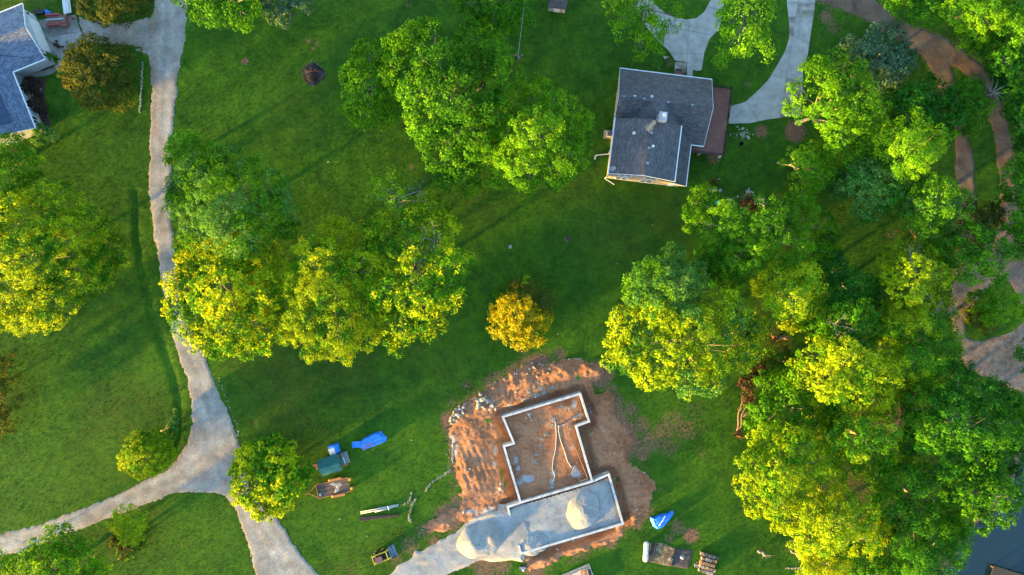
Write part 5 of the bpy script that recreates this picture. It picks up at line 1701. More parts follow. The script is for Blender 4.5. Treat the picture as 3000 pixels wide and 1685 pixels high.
for i, (a, b_, m_) in enumerate(((-.3, 0, M_CONC), (0, .05, M_CONC), (.28, .0, M_REDWOOD), (-.15, .22, M_CONC))):
    MB().fbox(f9, a - .14, a + .14, b_ - .1, b_ + .1, 0, .12 + .03 * i).build('paver', m_, o)
x, y, _ = G(2041, 204)
# dark bits beside the entry: planting bed with railing post
o = thing('yard_light', 'thin black post lamp at the corner of the front driveway', 'lamp post', (*G(2055, 212)[:2], 0))
x, y, _ = G(2055, 212)
MB().tube([(x, y, 0), (x, y, 1.6)], .04, 8).build('post', M_BLACK, o)
MB().tube([(x, y, 1.6), (x, y, 1.8), (x, y, 1.9)], [.1, .12, .02], 10).build('lantern', M_BLACK, o)

# ---- utility pole and line
x, y, _ = G(1512.5, 160, 8.5)
UP = thing('utility_pole', 'wooden utility pole with transformer hidden among lawn trees', 'utility pole', (x, y, 0))
MB().tube([(x, y, 0), (x, y, 8.6)], [.16, .11], 10).build('pole', M_RUSTWOOD, UP)
MB().bar((x - .9, y, 8.2), (x + .9, y, 8.2), .1, .12).build('crossarm', M_RUSTWOOD, UP)
for d_ in (-.8, 0.25, .8):
    MB().tube([(x + d_, y, 8.25), (x + d_, y, 8.45)], .06, 8).build('insulator', M_METAL, UP)
MB().tube([(x + .35, y - .1, 7.2), (x + .35, y - .1, 8.0)], .2, 12).build('transformer', M_VENT, UP)
a, c2 = Vector((x + .25, y, 8.45)), Vector(G(1545, -60, 8.0))
P = [a.lerp(c2, t) - Vector((0, 0, 1.2 * t * (1 - t))) for t in np.linspace(0, 1, 14)]
tag(MB().tube(P, .028, 5).build('power_line', M_METAL), 'thin pale power line running up from the utility pole', 'cable')

# ---- clutter beside the left garage
M_BLUEP = mat('crumpled blue plastic', [(0.005, 0.13, 0.50)], 4, .45, .5, 8, .05)
c_ = G(142, 35)
tag(dome('tarp_scrap', Gxy([(126, 30), (136, 28), (142, 31), (150, 34), (148, 42), (140, 46), (133, 45), (137, 39), (130, 36)]), lambda t, x, y: .02 + .22 * sstep(0, .4, t) + .15 * np.abs(fbm(x, y, 3, 3, 2)) * t, M_BLUEP, None, 6, 50), 'crumpled bright blue tarp scrap behind the garage trailer', 'tarp')
f9 = Frame(*G(115, 35, .3)[:2], 3)
o = thing('tote_box', 'black plastic tote in grass behind the garage', 'tote', (*f9.o, 0))
MB().fbox(f9, -.62, .62, -.28, .28, 0, .4).build('box', M_BLACK, o)
MB().fbox(f9, -.66, .66, -.32, .32, .4, .46).build('lid', M_BLACK, o)
o = thing('ribbed_white_panel', 'long narrow stack of white ribbed panels beside blue tarp scrap', 'panel stack', (*G(193, 5)[:2], 0))
for i, (w0, w1, z) in enumerate(((-.55, -.3, .55), (-.27, .0, .65), (.03, .28, .62), (.3, .5, .5))):
    a, c2 = G(186.5, -70, .6), G(199, 40, .6)
    f9 = Frame(*G(197, 40, .6)[:2], 97)
    MB().fbox(f9, .0 + .05 * i, 5.4, w0, w1, .35, z).build('panel', M_WHITE, o)
for t_ in (.4, 2.6, 4.8):
    MB().fbox(f9, t_, t_ + .12, -.5, .5, 0, .35).build('bearer', M_RUSTWOOD, o)
o = thing('scrap_wood', 'little heap of tan scrap wood against the garage corner', 'scrap heap', G(97, 53))
for i in range(14):
    x, y, _ = G(95 + random.gauss(0, 4), 53 + random.gauss(0, 4))
    a = random.uniform(0, 3)
    MB().bar((x, y, .1 + .02 * i), (x + .4 * math.cos(a), y + .4 * math.sin(a), .15 + .03 * i), .1, .05).build('offcut', random.choice((M_ORANGE, M_FORM, M_WHITE)), o)
for px, py, lab in ((199, 125, 'white round pot on the concrete apron corner'),):
    x, y, _ = G(px, py)
    o = thing('pot', lab, 'pot', (x, y, 0))
    MB().tube([(x, y, 0), (x, y, .3)], [.14, .2], 14).build('pot_body', M_WHITE, o)
    MB().tube([(x, y, .25), (x, y, .305)], [.15, .17], 14).build('pot_soil', M_MULCH, o)
o = thing('garden_chair', 'grey folded garden chair lying on the apron by the walk', 'chair', G(157, 158))
f9 = Frame(*G(157, 158)[:2], 60)
MB().fbox(f9, -.35, .35, -.3, .0, .3, .34).build('seat', M_VENT, o)
MB().hexa([f9.p(-.35, 0, .34), f9.p(.35, 0, .34), f9.p(.35, .05, .32), f9.p(-.35, .05, .32), f9.p(-.35, .3, .85), f9.p(.35, .3, .85), f9.p(.35, .35, .83), f9.p(-.35, .35, .83)]).build('backrest', M_METAL, o)
for u in (-.32, .32):
    for v in (-.27, -.02):
        MB().fbox(f9, u - .02, u + .02, v - .02, v + .02, .07, .3).build('leg', M_METAL, o)
for px, py, d, lab in ((120, 263, .55, 'pale boulder between dark shrubs in mulch bed'), (96, 278, .6, 'grey boulder low in mulch bed by house'), (66, 207, .4, 'pale stone at the house corner beside walk'), (118, 196, .35, 'white stone in narrow bed above garden walk')):
    tag(piece('stone', ROCKS[int(px) % 6], None, (*G(px, py)[:2], .08), rotz=1, scale=(d, d * .7, d * .6)), lab, 'stone')

# ---- lumber pad at the bottom edge
o = thing('timber_pad', 'sandy slab with orange timbers at bottom edge of picture', 'timber stack', G(1700, 1690))
PADo = Gxy([(1641, 1686), (1725, 1651), (1745, 1700), (1760, 1760), (1640, 1770), (1620, 1700)])
M_SAND = mat('pale sawdust slab', [(0.3, (0.40, 0.31, 0.22)), (0.7, (0.55, 0.46, 0.36))], 2, .9, .3, 10, .03, fine=.12)
MB().prism(PADo, -.02, .22).build('slab', M_SAND, o)
for i in range(7):
    a = (1703 + i * 4.2, 1674 - i * .9)
    MB().bar(G(a[0], a[1], .4), G(a[0] + 14, a[1] + 60, .4), .15, .22).build('timber', (M_ORANGE, M_FORM, M_RUST)[i % 3] if i < 5 else M_BLACK, o)
for i in range(40):
    t_ = random.random()
    x, y, _ = G(1643 + 80 * t_ + random.gauss(0, 1.5), 1688 - 34 * t_ + random.uniform(0, 6))
    piece('offcut', logs[1 + i % 3], o, (x, y, .28), rotz=random.uniform(0, 3), scale=(.8, .5, .6))
f9 = Frame(*G(1531, 1664, .3)[:2], 2)
o = thing('tool_chest', 'small black toolbox on grass beside the clay edge', 'toolbox', (*f9.o, 0))
MB().fbox(f9, -.45, .45, -.17, .17, 0, .32).build('box', M_BLACK, o)
MB().fbox(f9, -.47, .47, -.19, .19, .32, .38).build('lid', M_VENT, o)
MB().bar(f9.p(-.2, 0, .42), f9.p(.2, 0, .42), .04, .04).build('handle', M_METAL, o)
MB().fbox(f9, -.1, .22, .3, .6, 0, .15).build('tray', M_WHITE, o)

# ---- dock corner in the pond
D = Gxy([(2910, 1658), (3010, 1690), (3060, 1760), (2900, 1790), (2895, 1700)], .4)
o = thing('boat_dock', 'dark dock corner standing in the pond water', 'dock', (*G(2950, 1700)[:2], 0))
f9 = Frame(*G(2911, 1658, .4)[:2], -17)
for i in range(22):
    MB().fbox(f9, .05 + i * .26, .05 + i * .26 + .24, 0, 5.0, .3, .38).build('plank', M_TIMB, o)
for u in (.2, 2.6, 5.2):
    for v in (.3, 3.5):
        MB().fbox(f9, u - .08, u + .08, v - .08, v + .08, -1.2, .3).build('pile', M_RUSTWOOD, o)
# bare logs and broken trunks under the trees
M_BARK = mat('grey bark', [(0.3, (0.10, 0.085, 0.07)), (0.7, (0.20, 0.175, 0.15))], 4, .9, .5, 9, .04, fine=.25, fscale=12)
M_PALEBARK = mat('pale dead wood', [(0.3, (0.13, 0.12, 0.105)), (0.7, (0.22, 0.205, 0.185))], 4, .85, fine=.2)
M_REDBARK = mat('reddish cedar trunk', [(0.3, (0.085, 0.052, 0.036)), (0.7, (0.17, 0.115, 0.085))], 4, .85, .4, 9, .04, fine=.25, fscale=12)
M_ROOT = mat('torn red roots', [(0.3, (0.07, 0.024, 0.014)), (0.7, (0.14, 0.055, 0.03))], 4, .9, fine=.3)


def fallen(name, label, base, tip, r0, r1, m_, roots=0, twigs=0, z0=.35, z1=.5):
    A, B_ = Vector(G(*base, z0)), Vector(G(*tip, z1))
    t = thing(name, label, 'fallen tree', (A.x, A.y, 0))
    n = 7
    side = (B_ - A).cross(Vector((0, 0, 1))).normalized()
    P = [A.lerp(B_, i / n) + side * (.15 * math.sin(i * 1.3)) for i in range(n + 1)]
    MB().tube(P, [r0 + (r1 - r0) * i / n for i in range(n + 1)], 9).build('trunk', m_, t, True)
    d_ = (A - B_).normalized()
    for i in range(roots):
        a = random.uniform(0, 6.28)
        o_ = side * math.cos(a) + Vector((0, 0, 1)) * abs(math.sin(a))
        MB().tube([A, A + d_ * random.uniform(.1, .4) + o_ * random.uniform(.3, .6), A + d_ * random.uniform(.2, .8) + o_ * random.uniform(.7, 1.3)], [.14, .08, .02], 6).build('root', M_ROOT, t)
    for i in range(twigs):
        s_ = A.lerp(B_, random.uniform(.35, 1))
        q1 = s_ + side * random.uniform(-1, 1) * .9 - d_ * random.uniform(.3, 1.2) + Vector((0, 0, random.uniform(0, .8)))
        MB().tube([s_, s_.lerp(q1, .5) + Vector((0, 0, .15)), q1], [.05, .035, .012], 5).build('branch', m_, t)
    return t


fallen('fallen_tree', 'left of two uprooted cedar trunks with torn red roots', (2158, 1268), (2174, 1165), .19, .1, M_REDBARK, 16, 4)
fallen('fallen_tree', 'right of two uprooted cedar trunks leaning by tall trees', (2166, 1262), (2184, 1180), .13, .08, M_REDBARK, 8, 4, .5, .9)
fallen('fallen_log', 'grey log lying alone on lawn at lower right', (2222, 1612), (2245, 1628), .22, .16, M_PALEBARK, 0, 4)
fallen('fallen_log', 'pale log end under the lowest sunlit trees', (2318, 1612), (2342, 1632), .16, .12, M_PALEBARK, 0, 2)
fallen('fallen_log', 'snapped orange trunk lying under trees near dark clearing', (2268, 992), (2312, 988), .3, .22, M_REDBARK, 12, 3)
fallen('fallen_log', 'snapped pale trunk at the edge of the wooded clearing', (2682, 690), (2705, 682), .28, .18, M_REDBARK, 6, 3)

# gravel crumbs in a broken line across the grass and round the pit, too small to pick apart
cr_pts = []
for line, n in (([(1322, 1375), (1300, 1392), (1268, 1410), (1246, 1440)], 150), ([(1218, 1462), (1204, 1485), (1198, 1515), (1203, 1530)], 110), ([(1205, 1445), (1200, 1470), (1178, 1480)], 60), ([(1328, 1300), (1326, 1350)], 160), ([(640, 1110), (700, 1260), (690, 1290)], 60), ([(2300, 1665), (2380, 1665)], 90)):
    for _ in range(n):
        i = random.randrange(len(line) - 1)
        t_ = random.random()
        cr_pts.append((line[i][0] + (line[i + 1][0] - line[i][0]) * t_ + random.gauss(0, 1.6), line[i][1] + (line[i + 1][1] - line[i][1]) * t_ + random.gauss(0, 1.6), random.uniform(.05, .13)))
for _ in range(900):
    k = random.choice(GRIT[:36])
    cr_pts.append((k[0] + random.gauss(0, k[2] * .6), k[1] + random.gauss(0, k[3] * .6), random.uniform(.04, .13)))
cv, cf = [], []
cxy = np.array([G(px, py)[:2] for px, py, d in cr_pts])
csd = sdf(cxy[:, 0], cxy[:, 1], dirt_p)
czz = np.where(csd > 0, dirt_z(cxy[:, 0], cxy[:, 1], csd), 0.0)
for (px, py, d), (x, y), z in zip(cr_pts, cxy, czz):
    n = len(cv)
    a = random.uniform(0, 6)
    for k in range(4):
        cv.append((x + d * math.cos(a + k * 1.57) * random.uniform(.6, 1), y + d * math.sin(a + k * 1.57) * random.uniform(.6, 1), z))
    cv.append((x + random.gauss(0, d * .2), y, z + d * .8))
    cf += [(n, n + 1, n + 4), (n + 1, n + 2, n + 4), (n + 2, n + 3, n + 4), (n + 3, n, n + 4)]
m_ = MB()
m_._add(cv, cf)
tag(m_.build('gravel_crumbs', M_ROCK, None, False, False), 'white gravel crumbs spilled in trails over grass and clay', 'gravel', kind='stuff')
# ================================================================ TREES AND SHRUBS
LEAF = {
    'maple': leaf_mat('maple leaves', (0.012, 0.070, 0.002), (0.038, 0.160, 0.003), (0.095, 0.270, 0.005)),
    'lime': leaf_mat('spring green leaves', (0.032, 0.125, 0.002), (0.085, 0.245, 0.004), (0.175, 0.350, 0.006)),
    'sunny': leaf_mat('painted sunlit leaves', (0.078, 0.160, 0.002), (0.200, 0.330, 0.004), (0.355, 0.455, 0.006)),  # yellow of the low sun put into the leaf colour of lit crowns
    'dark': leaf_mat('deep green leaves', (0.006, 0.055, 0.003), (0.016, 0.110, 0.005), (0.040, 0.180, 0.008)),
    'grey': leaf_mat('silvery leaves', (0.024, 0.062, 0.028), (0.050, 0.110, 0.050), (0.115, 0.185, 0.090), 0.3, (1.1, 1.05, .8)),
    'cool': leaf_mat('cool green leaves', (0.018, 0.090, 0.010), (0.046, 0.165, 0.020), (0.115, 0.260, 0.055)),
    'olive': leaf_mat('olive leaves', (0.020, 0.036, 0.004), (0.044, 0.070, 0.007), (0.095, 0.115, 0.014)),
    'gold': leaf_mat('golden leaves', (0.160, 0.190, 0.004), (0.320, 0.320, 0.006), (0.470, 0.430, 0.009)),
    'wine': leaf_mat('dark wine leaves', (0.018, 0.012, 0.010), (0.035, 0.022, 0.017), (0.060, 0.040, 0.026), 0.2, (1.2, 1, .8)),
    'brown': leaf_mat('dead brown needles', (0.026, 0.014, 0.008), (0.050, 0.028, 0.015), (0.09, 0.055, 0.026), .3, (1.2, 1, .6)),
}


def crown_mesh(lobes, seed, leaf=0.27, sub=0.85, per=46, gap=0.0, flat=0.85, plume=0.0):
    """lobes: (x, y, z, r). Each lobe carries sub-clumps over its shell; each clump is a tuft of leaf quads."""
    g = np.random.default_rng(seed)
    L = np.array(lobes, float)
    cs, cr, cl = [], [], []
    for i, (x, y, z, r) in enumerate(L):
        n = max(6, int(3.6 * (r * r) / (sub * sub) * 1.25))
        d = g.normal(size=(n, 3))
        d /= np.linalg.norm(d, axis=1)[:, None]
        low = d[:, 2] < -0.35
        d[low, 2] *= -1
        rad = r * np.where(g.random(n) < .8, g.uniform(.78, 1.06, n), g.uniform(.4, .78, n))
        c = np.c_[d[:, 0] * rad, d[:, 1] * rad, d[:, 2] * rad * flat] + (x, y, z)
        keep = np.ones(n, bool)
        for j, (x2, y2, z2, r2) in enumerate(L):
            if j != i:
                q = (c - (x2, y2, z2)) / (r2, r2, r2 * flat)
                keep &= (q * q).sum(1) > .45
        if gap:
            keep &= g.random(n) > gap
        c = c[keep]
        cs.append(c)
        cr.append(sub * g.uniform(.62, 1.2, len(c)))
        cl.append(np.full(len(c), g.normal(0, .10)))
    C, R, T = np.vstack(cs), np.concatenate(cr), np.concatenate(cl)
    T = T + g.normal(0, .13, len(T))
    ctr = (L[:, :3] * (L[:, 3:] ** 2)).sum(0) / (L[:, 3] ** 2).sum()
    m = np.maximum(8, (per * (R / sub) ** 2)).astype(int)
    ci = np.repeat(np.arange(len(C)), m)
    N = len(ci)
    d = g.normal(size=(N, 3))
    d /= np.linalg.norm(d, axis=1)[:, None]
    out = C[ci] - ctr + (0, 0, 1.5)
    out /= np.linalg.norm(out, axis=1)[:, None] + 1e-6
    d = d + out * .65
    d /= np.linalg.norm(d, axis=1)[:, None]
    rr = R[ci] * g.uniform(.45, 1.0, N) ** .7
    P = C[ci] + d * rr[:, None] * (1, 1, .8)
    if plume:
        P += out * (g.random(N) * plume)[:, None]
        P[:, 2] -= g.random(N) * plume * .3
    nrm = d * .8 + out * .25 + (0, 0, .25) + g.normal(0, .38, (N, 3))
    nrm /= np.linalg.norm(nrm, axis=1)[:, None]
    rnd = g.normal(size=(N, 3))
    t = np.cross(nrm, rnd)
    t /= np.linalg.norm(t, axis=1)[:, None] + 1e-6
    b = np.cross(nrm, t)
    a = leaf * g.uniform(.65, 1.35, N)[:, None]
    V = np.stack([P + t * a * .62, P + b * a * .36 + nrm * a * .06, P - t * a * .62, P - b * a * .36 + nrm * a * .06], 1).reshape(-1, 3)
    F = np.arange(4 * N).reshape(-1, 4)
    tint = np.clip(.5 + T[ci] + g.normal(0, .15, N), 0, 1)
    return V, F, np.repeat(tint, 4)


def limbs(mb, base, top, lobes, r0, seed, wob=.25):
    rr = random.Random(seed)
    base, top = Vector(base), Vector(top)
    n = 6
    P = [base.lerp(top, i / n) + Vector((rr.gauss(0, wob), rr.gauss(0, wob), 0)) * (i / n) for i in range(n + 1)]
    mb.tube(P, [r0 * (1 - .75 * i / n) * (1.25 if i == 0 else 1) for i in range(n + 1)], 9)
    for (x, y, z, r) in lobes:
        s = P[rr.randrange(2, n)]
        e_ = Vector((x, y, z + r * .3))
        mid = s.lerp(e_, .5) + Vector((0, 0, .25 * r))
        mb.tube([s, mid, e_], [r0 * .42, r0 * .25, .03], 6)
        for _ in range(3):
            q_ = e_ + Vector((rr.gauss(0, 1), rr.gauss(0, 1), rr.gauss(.3, .5))).normalized() * r * .85
            mb.tube([mid.lerp(e_, .5), q_], [r0 * .16, .015], 5)
    return mb


NTREE = [0]


def tree(name, label, kind, h, lobesF, group=None, cat='tree', leaf=.225, sub=.64, per=44, gap=0.0, flat=.85, plume=.3, bark=None, base=None, dead=None, r0=None, lift=.0, mix=None):
    NTREE[0] += 1
    seed = NTREE[0] * 13 + 5
    A = np.array(lobesF, float)
    cx, cy = (A[:, :2] * (A[:, 2:3] ** 2)).sum(0) / (A[:, 2] ** 2).sum()
    spread = max(30.0, np.hypot(A[:, 0] - cx, A[:, 1] - cy).max())
    lobes = []
    g = random.Random(seed)
    for x, y, r_ in A[:, :3]:
        q_ = min(1.0, math.hypot(x - cx, y - cy) / (spread * 1.15))
        rw = r_ * FS / SS * .92
        ztop = h * (1 - .58 * q_ * q_) + g.uniform(-.05, .05) * h
        z = max(rw * flat * .8 + .15, ztop - rw * flat)
        k = (HC - z) / HC
        X_, Y_, _ = GF(x, y, z)
        lobes.append((X_, Y_, z, rw * k))
    Lm = np.array(lobes)
    bx, by = (Lm[:, :2] * (Lm[:, 3:4] ** 2)).sum(0) / (Lm[:, 3] ** 2).sum()
    topc = (bx, by, min(l_[2] for l_ in lobes) + .55 * (max(l_[2] for l_ in lobes) - min(l_[2] for l_ in lobes)))
    b0 = (bx * 1.045, by * 1.045, 0.0) if base is None else (*GF(*base)[:2], 0.0)
    t = thing(name, label, cat, b0, group)
    k1, k2 = g.uniform(.82, 1.3), g.uniform(.8, 1.3)
    V, F, tint = crown_mesh(lobes, seed, leaf * k1, sub * k2, per * (k2 / k1) ** 2 * .95, gap, flat, plume * g.uniform(.5, 1.6))
    tint = np.clip(tint + g.gauss(0, .08), 0, 1)
    crown = grid_obj('crown' if cat == 'tree' else 'foliage', V, F, LEAF[kind], t, False, {'tint': tint})
    if mix:
        crown.data.materials.append(LEAF[mix[0]])
        g2 = np.random.default_rng(seed)
        # whole clumps of the second leaf colour
        mi = (.5 * vnoise(V[::4, 0] * .35, V[::4, 1] * .35, seed) + .5 * vnoise(V[::4, 0] * 1.1, V[::4, 1] * 1.1 + V[::4, 2] * .8, seed + 3) + g2.normal(0, .05, len(F)) > .5 + (.5 - mix[1]) * .62).astype(np.int32)
        crown.data.polygons.foreach_set('material_index', mi)
    mb = limbs(MB(), b0, topc, lobes, r0 or max(.08, .022 * h + .08), seed)
    mb.build('trunk' if cat == 'tree' else 'stem', bark or M_BARK, t, True)
    if dead:
        for (x, y, r_, hh) in dead:
            dm = MB()
            R_ = r_ * FS / SS
            p_ = Vector(GF(x, y, hh - 3.5))

            def fork(p, d_, l, w, lev):
                q1 = p + d_ * l
                mid = p.lerp(q1, .55) + Vector((g.gauss(0, .08), g.gauss(0, .08), g.gauss(0, .05))) * l
                dm.tube([p, mid, q1], [w, w * .75, w * .45], 5 if lev < 2 else 4)
                if lev < 3:
                    for _ in range(2 + (g.random() < .5)):
                        nd = (d_ + Vector((g.gauss(0, .55), g.gauss(0, .55), g.gauss(.05, .3)))).normalized()
                        fork(mid.lerp(q1, g.uniform(.3, 1)), nd, l * g.uniform(.5, .8), w * .5, lev + 1)
            a0 = g.uniform(0, 6.28)
            for i in range(4):
                a = a0 + i * 1.6 + g.gauss(0, .3)
                fork(p_, Vector((math.cos(a), math.sin(a), g.uniform(.7, 1.6))).normalized(), R_ * g.uniform(.42, .6), .05, 0)
            dm.tube([Vector(topc), p_], [.12, .07], 6)
            dm.build('dead_branches', M_PALEBARK, t, True)
    return t


GL = 'trees on the lawn'
GW = 'trees of the grove between house and pond'
GF_ = 'trees of the wood along the dirt track'
GP = 'trees along the pond'
S1 = 'shrubs and bushes'
# --- left side
tree('shade_tree', 'broad tree at left edge with sunlit yellow lower half', 'maple', 13, [(60, 560, 80), (140, 530, 75), (215, 590, 75), (265, 640, 55), (95, 650, 85), (40, 740, 75), (110, 770, 60), (195, 690, 70), (165, 610, 80), (20, 640, 80), (60, 800, 40), (150, 740, 60), (235, 690, 50), (-20, 700, 80), (-10, 560, 80), (0, 780, 60)], GL, mix=('sunny', .55))
tree('shade_tree', 'dark green tree just below the blue grey house', 'maple', 9, [(30, 380, 45), (70, 420, 45), (20, 440, 50), (60, 470, 35), (-20, 400, 50)], GL)
tree('shrub', 'dim brown-green shrub cut by left edge in shade', 'olive', 4, [(0, 930, 45), (10, 1000, 45), (-20, 960, 50), (0, 1060, 40)], S1, 'shrub', leaf=.2, sub=.6, gap=.2)
tree('shade_tree', 'small yellow-green tree peeking above the roadside maples', 'lime', 8, [(470, 370, 42), (500, 390, 45), (450, 395, 30), (530, 395, 35)], GL)
tree('maple_tree', 'tall cool green maple overhanging right side of gravel road', 'cool', 14, [(500, 440, 60), (570, 425, 60), (640, 465, 68), (475, 520, 55), (560, 520, 80), (650, 540, 78), (705, 520, 45), (600, 585, 70), (722, 570, 32), (460, 470, 40), (690, 470, 40), (510, 580, 60)], GL, mix=('maple', .5))
tree('maple_tree', 'big sunlit maple over gravel road with glowing lower-left flank', 'maple', 13, [(500, 640, 62), (580, 640, 70), (650, 660, 70), (475, 725, 58), (560, 740, 80), (660, 740, 70), (495, 800, 65), (590, 820, 75), (660, 830, 60), (555, 868, 36), (620, 868, 36), (695, 690, 42), (450, 770, 38), (690, 790, 36), (510, 850, 40)], GL, mix=('sunny', .55))
tree('shade_tree', 'rounded sunlit tree right of the roadside maples', 'maple', 12.5, [(870, 600, 55), (800, 660, 62), (740, 720, 55), (820, 740, 75), (900, 680, 60), (775, 800, 60), (850, 820, 70), (905, 790, 52), (800, 868, 40), (860, 876, 38), (925, 840, 38), (720, 760, 36), (840, 590, 40), (740, 830, 36)], GL, mix=('sunny', .6))
tree('shade_tree', 'tree with bare grey twigs amid yellow spray right of lawn clump', 'sunny', 12, [(960, 580, 48), (1080, 540, 52), (1110, 590, 50), (955, 655, 58), (1030, 640, 55), (1120, 670, 55), (975, 735, 60), (1060, 740, 65), (1130, 735, 45), (1005, 810, 55), (1075, 800, 50), (1000, 858, 30), (1150, 660, 36), (1040, 560, 40)], GL, gap=.06, dead=[(1090, 605, 60, 12.5)], mix=('maple', .45))
tree('sapling', 'thin sparse sapling with bare pale branches above lawn clump', 'lime', 10, [(960, 470, 30), (990, 500, 34), (950, 500, 28), (1030, 530, 30), (1110, 510, 26), (985, 450, 24)], GL, gap=.35, sub=.6, per=22, dead=[(1055, 480, 45, 10.5), (1000, 520, 40, 10)])
tree('shade_tree', 'dense rounded yellow-green tree at left of upper clump', 'lime', 10, [(930, 145, 46), (905, 200, 48), (920, 230, 58), (930, 280, 46), (975, 220, 52), (900, 280, 36), (970, 280, 40)], GL, leaf=.24, sub=.65)
tree('maple_tree', 'tallest bright maple of the upper lawn clump', 'maple', 15, [(1040, 120, 58), (1020, 190, 55), (1110, 170, 70), (1200, 120, 62), (1240, 150, 55), (1140, 240, 70), (1080, 290, 60), (1180, 300, 60), (1100, 370, 52), (1160, 400, 55), (1180, 450, 33), (1080, 90, 40), (1270, 185, 38), (1060, 230, 60), (1240, 210, 45), (1120, 440, 36), (1000, 120, 34), (1200, 360, 55), (1230, 280, 50), (1160, 190, 55)], GL, mix=('lime', .35))
tree('maple_tree', 'bright green maple between upper lawn clump and house', 'lime', 13, [(1340, 240, 48), (1270, 290, 62), (1400, 290, 58), (1350, 340, 70), (1440, 330, 46), (1250, 370, 58), (1310, 410, 60), (1400, 400, 58), (1440, 390, 42), (1330, 455, 34), (1260, 430, 40), (1390, 440, 34), (1460, 300, 28), (1225, 330, 45), (1300, 340, 55)], GL, mix=('maple', .35))
tree('shade_tree', 'dark green tree at top edge behind the tallest maple', 'maple', 12, [(1190, 15, 48), (1260, 5, 55), (1300, 50, 40), (1240, 65, 40), (1200, -40, 50), (1290, 0, 40)], GL)
tree('shade_tree', 'leafy tree at top edge right of gravel road', 'maple', 12, [(520, 10, 55), (600, 10, 58), (545, 42, 33), (655, 0, 45), (480, -10, 40), (560, -40, 55), (620, 40, 30)], GL)
tree('willow_tree', 'silvery green tree cut by top edge beside leafy tree', 'grey', 9, [(700, 10, 46), (750, -5, 45), (715, 42, 24), (690, -30, 40), (770, 0, 26)], GL, leaf=.24, sub=.6, plume=.5)
# --- around the house
tree('shade_tree', 'airy yellow-green tree over the front driveway left of apron', 'lime', 10, [(1560, 15, 42), (1630, 15, 48), (1690, 45, 30), (1565, 70, 30), (1615, 105, 34), (1640, 70, 34), (1590, 40, 40), (1660, 105, 22), (1600, 130, 20), (1630, -40, 50)], GL, gap=.22, sub=.75, base=(1640, 20))
tree('shade_tree', 'airy yellow-green tree over the front driveway right of apron', 'lime', 11, [(1855, 30, 45), (1900, 25, 42), (1905, 90, 40), (1870, 95, 42), (1820, 140, 18), (1830, 60, 30), (1910, 120, 28), (1850, 120, 30), (1880, -30, 45)], GL, gap=.15, sub=.75)
tree('willow_tree', 'grey-green bushy tree inside bend of dirt track', 'grey', 8, [(2220, 115, 52), (2180, 150, 55), (2250, 150, 44), (2200, 185, 50), (2140, 130, 33), (2240, 180, 38), (2120, 150, 22)], GF_, leaf=.24, sub=.6, plume=.5)
tree('shade_tree', 'yellow-green leaning tree at end of the side driveway', 'lime', 12, [(2060, 195, 52), (2125, 205, 58), (2010, 240, 30), (2080, 265, 58), (2155, 255, 58), (2190, 300, 48), (2120, 325, 52), (2170, 360, 46), (1985, 270, 16), (2030, 285, 26), (2140, 375, 34), (2100, 160, 34)], GW, gap=.1, base=(2003, 310), r0=.3, bark=M_BARK, mix=('maple', .3))
tree('shade_tree', 'deep green feathery tree behind the driveway tree', 'dark', 10, [(2290, 265, 52), (2340, 240, 48), (2360, 290, 52), (2300, 330, 58), (2260, 250, 38), (2350, 330, 40)], GW, plume=.5)
tree('shade_tree', 'dark green tree beside dead snag at dirt track', 'maple', 8, [(2430, 245, 42), (2450, 280, 42), (2420, 300, 38), (2440, 225, 30), (2400, 270, 30)], GW)
tree('shade_tree', 'pale yellow-green tree in middle of the upper right grove', 'lime', 13, [(2290, 320, 48), (2335, 355, 46), (2280, 380, 52), (2230, 360, 42), (2250, 430, 36), (2370, 350, 30), (2320, 400, 40), (2280, 430, 34)], GW, gap=.06)
tree('shade_tree', 'blue-green tree at the lower side of the upper right grove', 'cool', 10, [(2160, 450, 52), (2210, 470, 58), (2180, 520, 42), (2240, 500, 48), (2130, 430, 36), (2200, 410, 40), (2120, 470, 30)], GW, mix=('dark', .35))
tree('shade_tree', 'soft pale green tree next to the dirt track fork', 'cool', 12, [(2300, 465, 46), (2350, 500, 62), (2390, 550, 46), (2320, 555, 42), (2280, 510, 38), (2410, 510, 36), (2350, 590, 30)], GW, mix=('lime', .55))
tree('sapling', 'small sparse tree with pale leaning trunk right of house lawn', 'lime', 8, [(2045, 385, 32), (2065, 405, 34), (2030, 450, 40), (2000, 395, 26), (2050, 445, 36), (2078, 430, 26), (2030, 485, 26), (2025, 415, 36), (1985, 405, 18)], GW, gap=.08, sub=.65, base=(1955, 410), r0=.13, bark=M_PALEBARK)
# --- grove below the house
tree('shade_tree', 'wide bright tree just below rock garden and house', 'lime', 12, [(1765, 515, 50), (1835, 560, 55), (1920, 550, 58), (2000, 540, 56), (2060, 570, 40), (1800, 600, 45), (1880, 635, 60), (1970, 620, 65), (2040, 640, 46), (1835, 670, 40), (1750, 560, 34), (2080, 610, 30)], GW, gap=.1, mix=('maple', .5))
tree('evergreen_tree', 'dark evergreen tucked under the wide bright grove tree', 'dark', 7, [(1785, 670, 46), (1830, 690, 48), (1770, 690, 34), (1850, 650, 40)], GW, plume=.4, leaf=.22, sub=.6)
tree('shade_tree', 'glowing yellow tree in the heart of grove', 'sunny', 12, [(1960, 700, 48), (2020, 710, 48), (1990, 760, 48), (1950, 755, 36), (2035, 765, 36), (1990, 800, 28), (1930, 720, 28)], GW, gap=.06, mix=('lime', .3))
tree('maple_tree', 'cool green maple above the largest sunlit maple', 'cool', 13, [(1690, 660, 42), (1640, 700, 48), (1700, 720, 58), (1615, 740, 38), (1745, 740, 45), (1660, 770, 48), (1600, 700, 26), (1740, 690, 30), (1600, 770, 30)], GW, mix=('lime', .35))
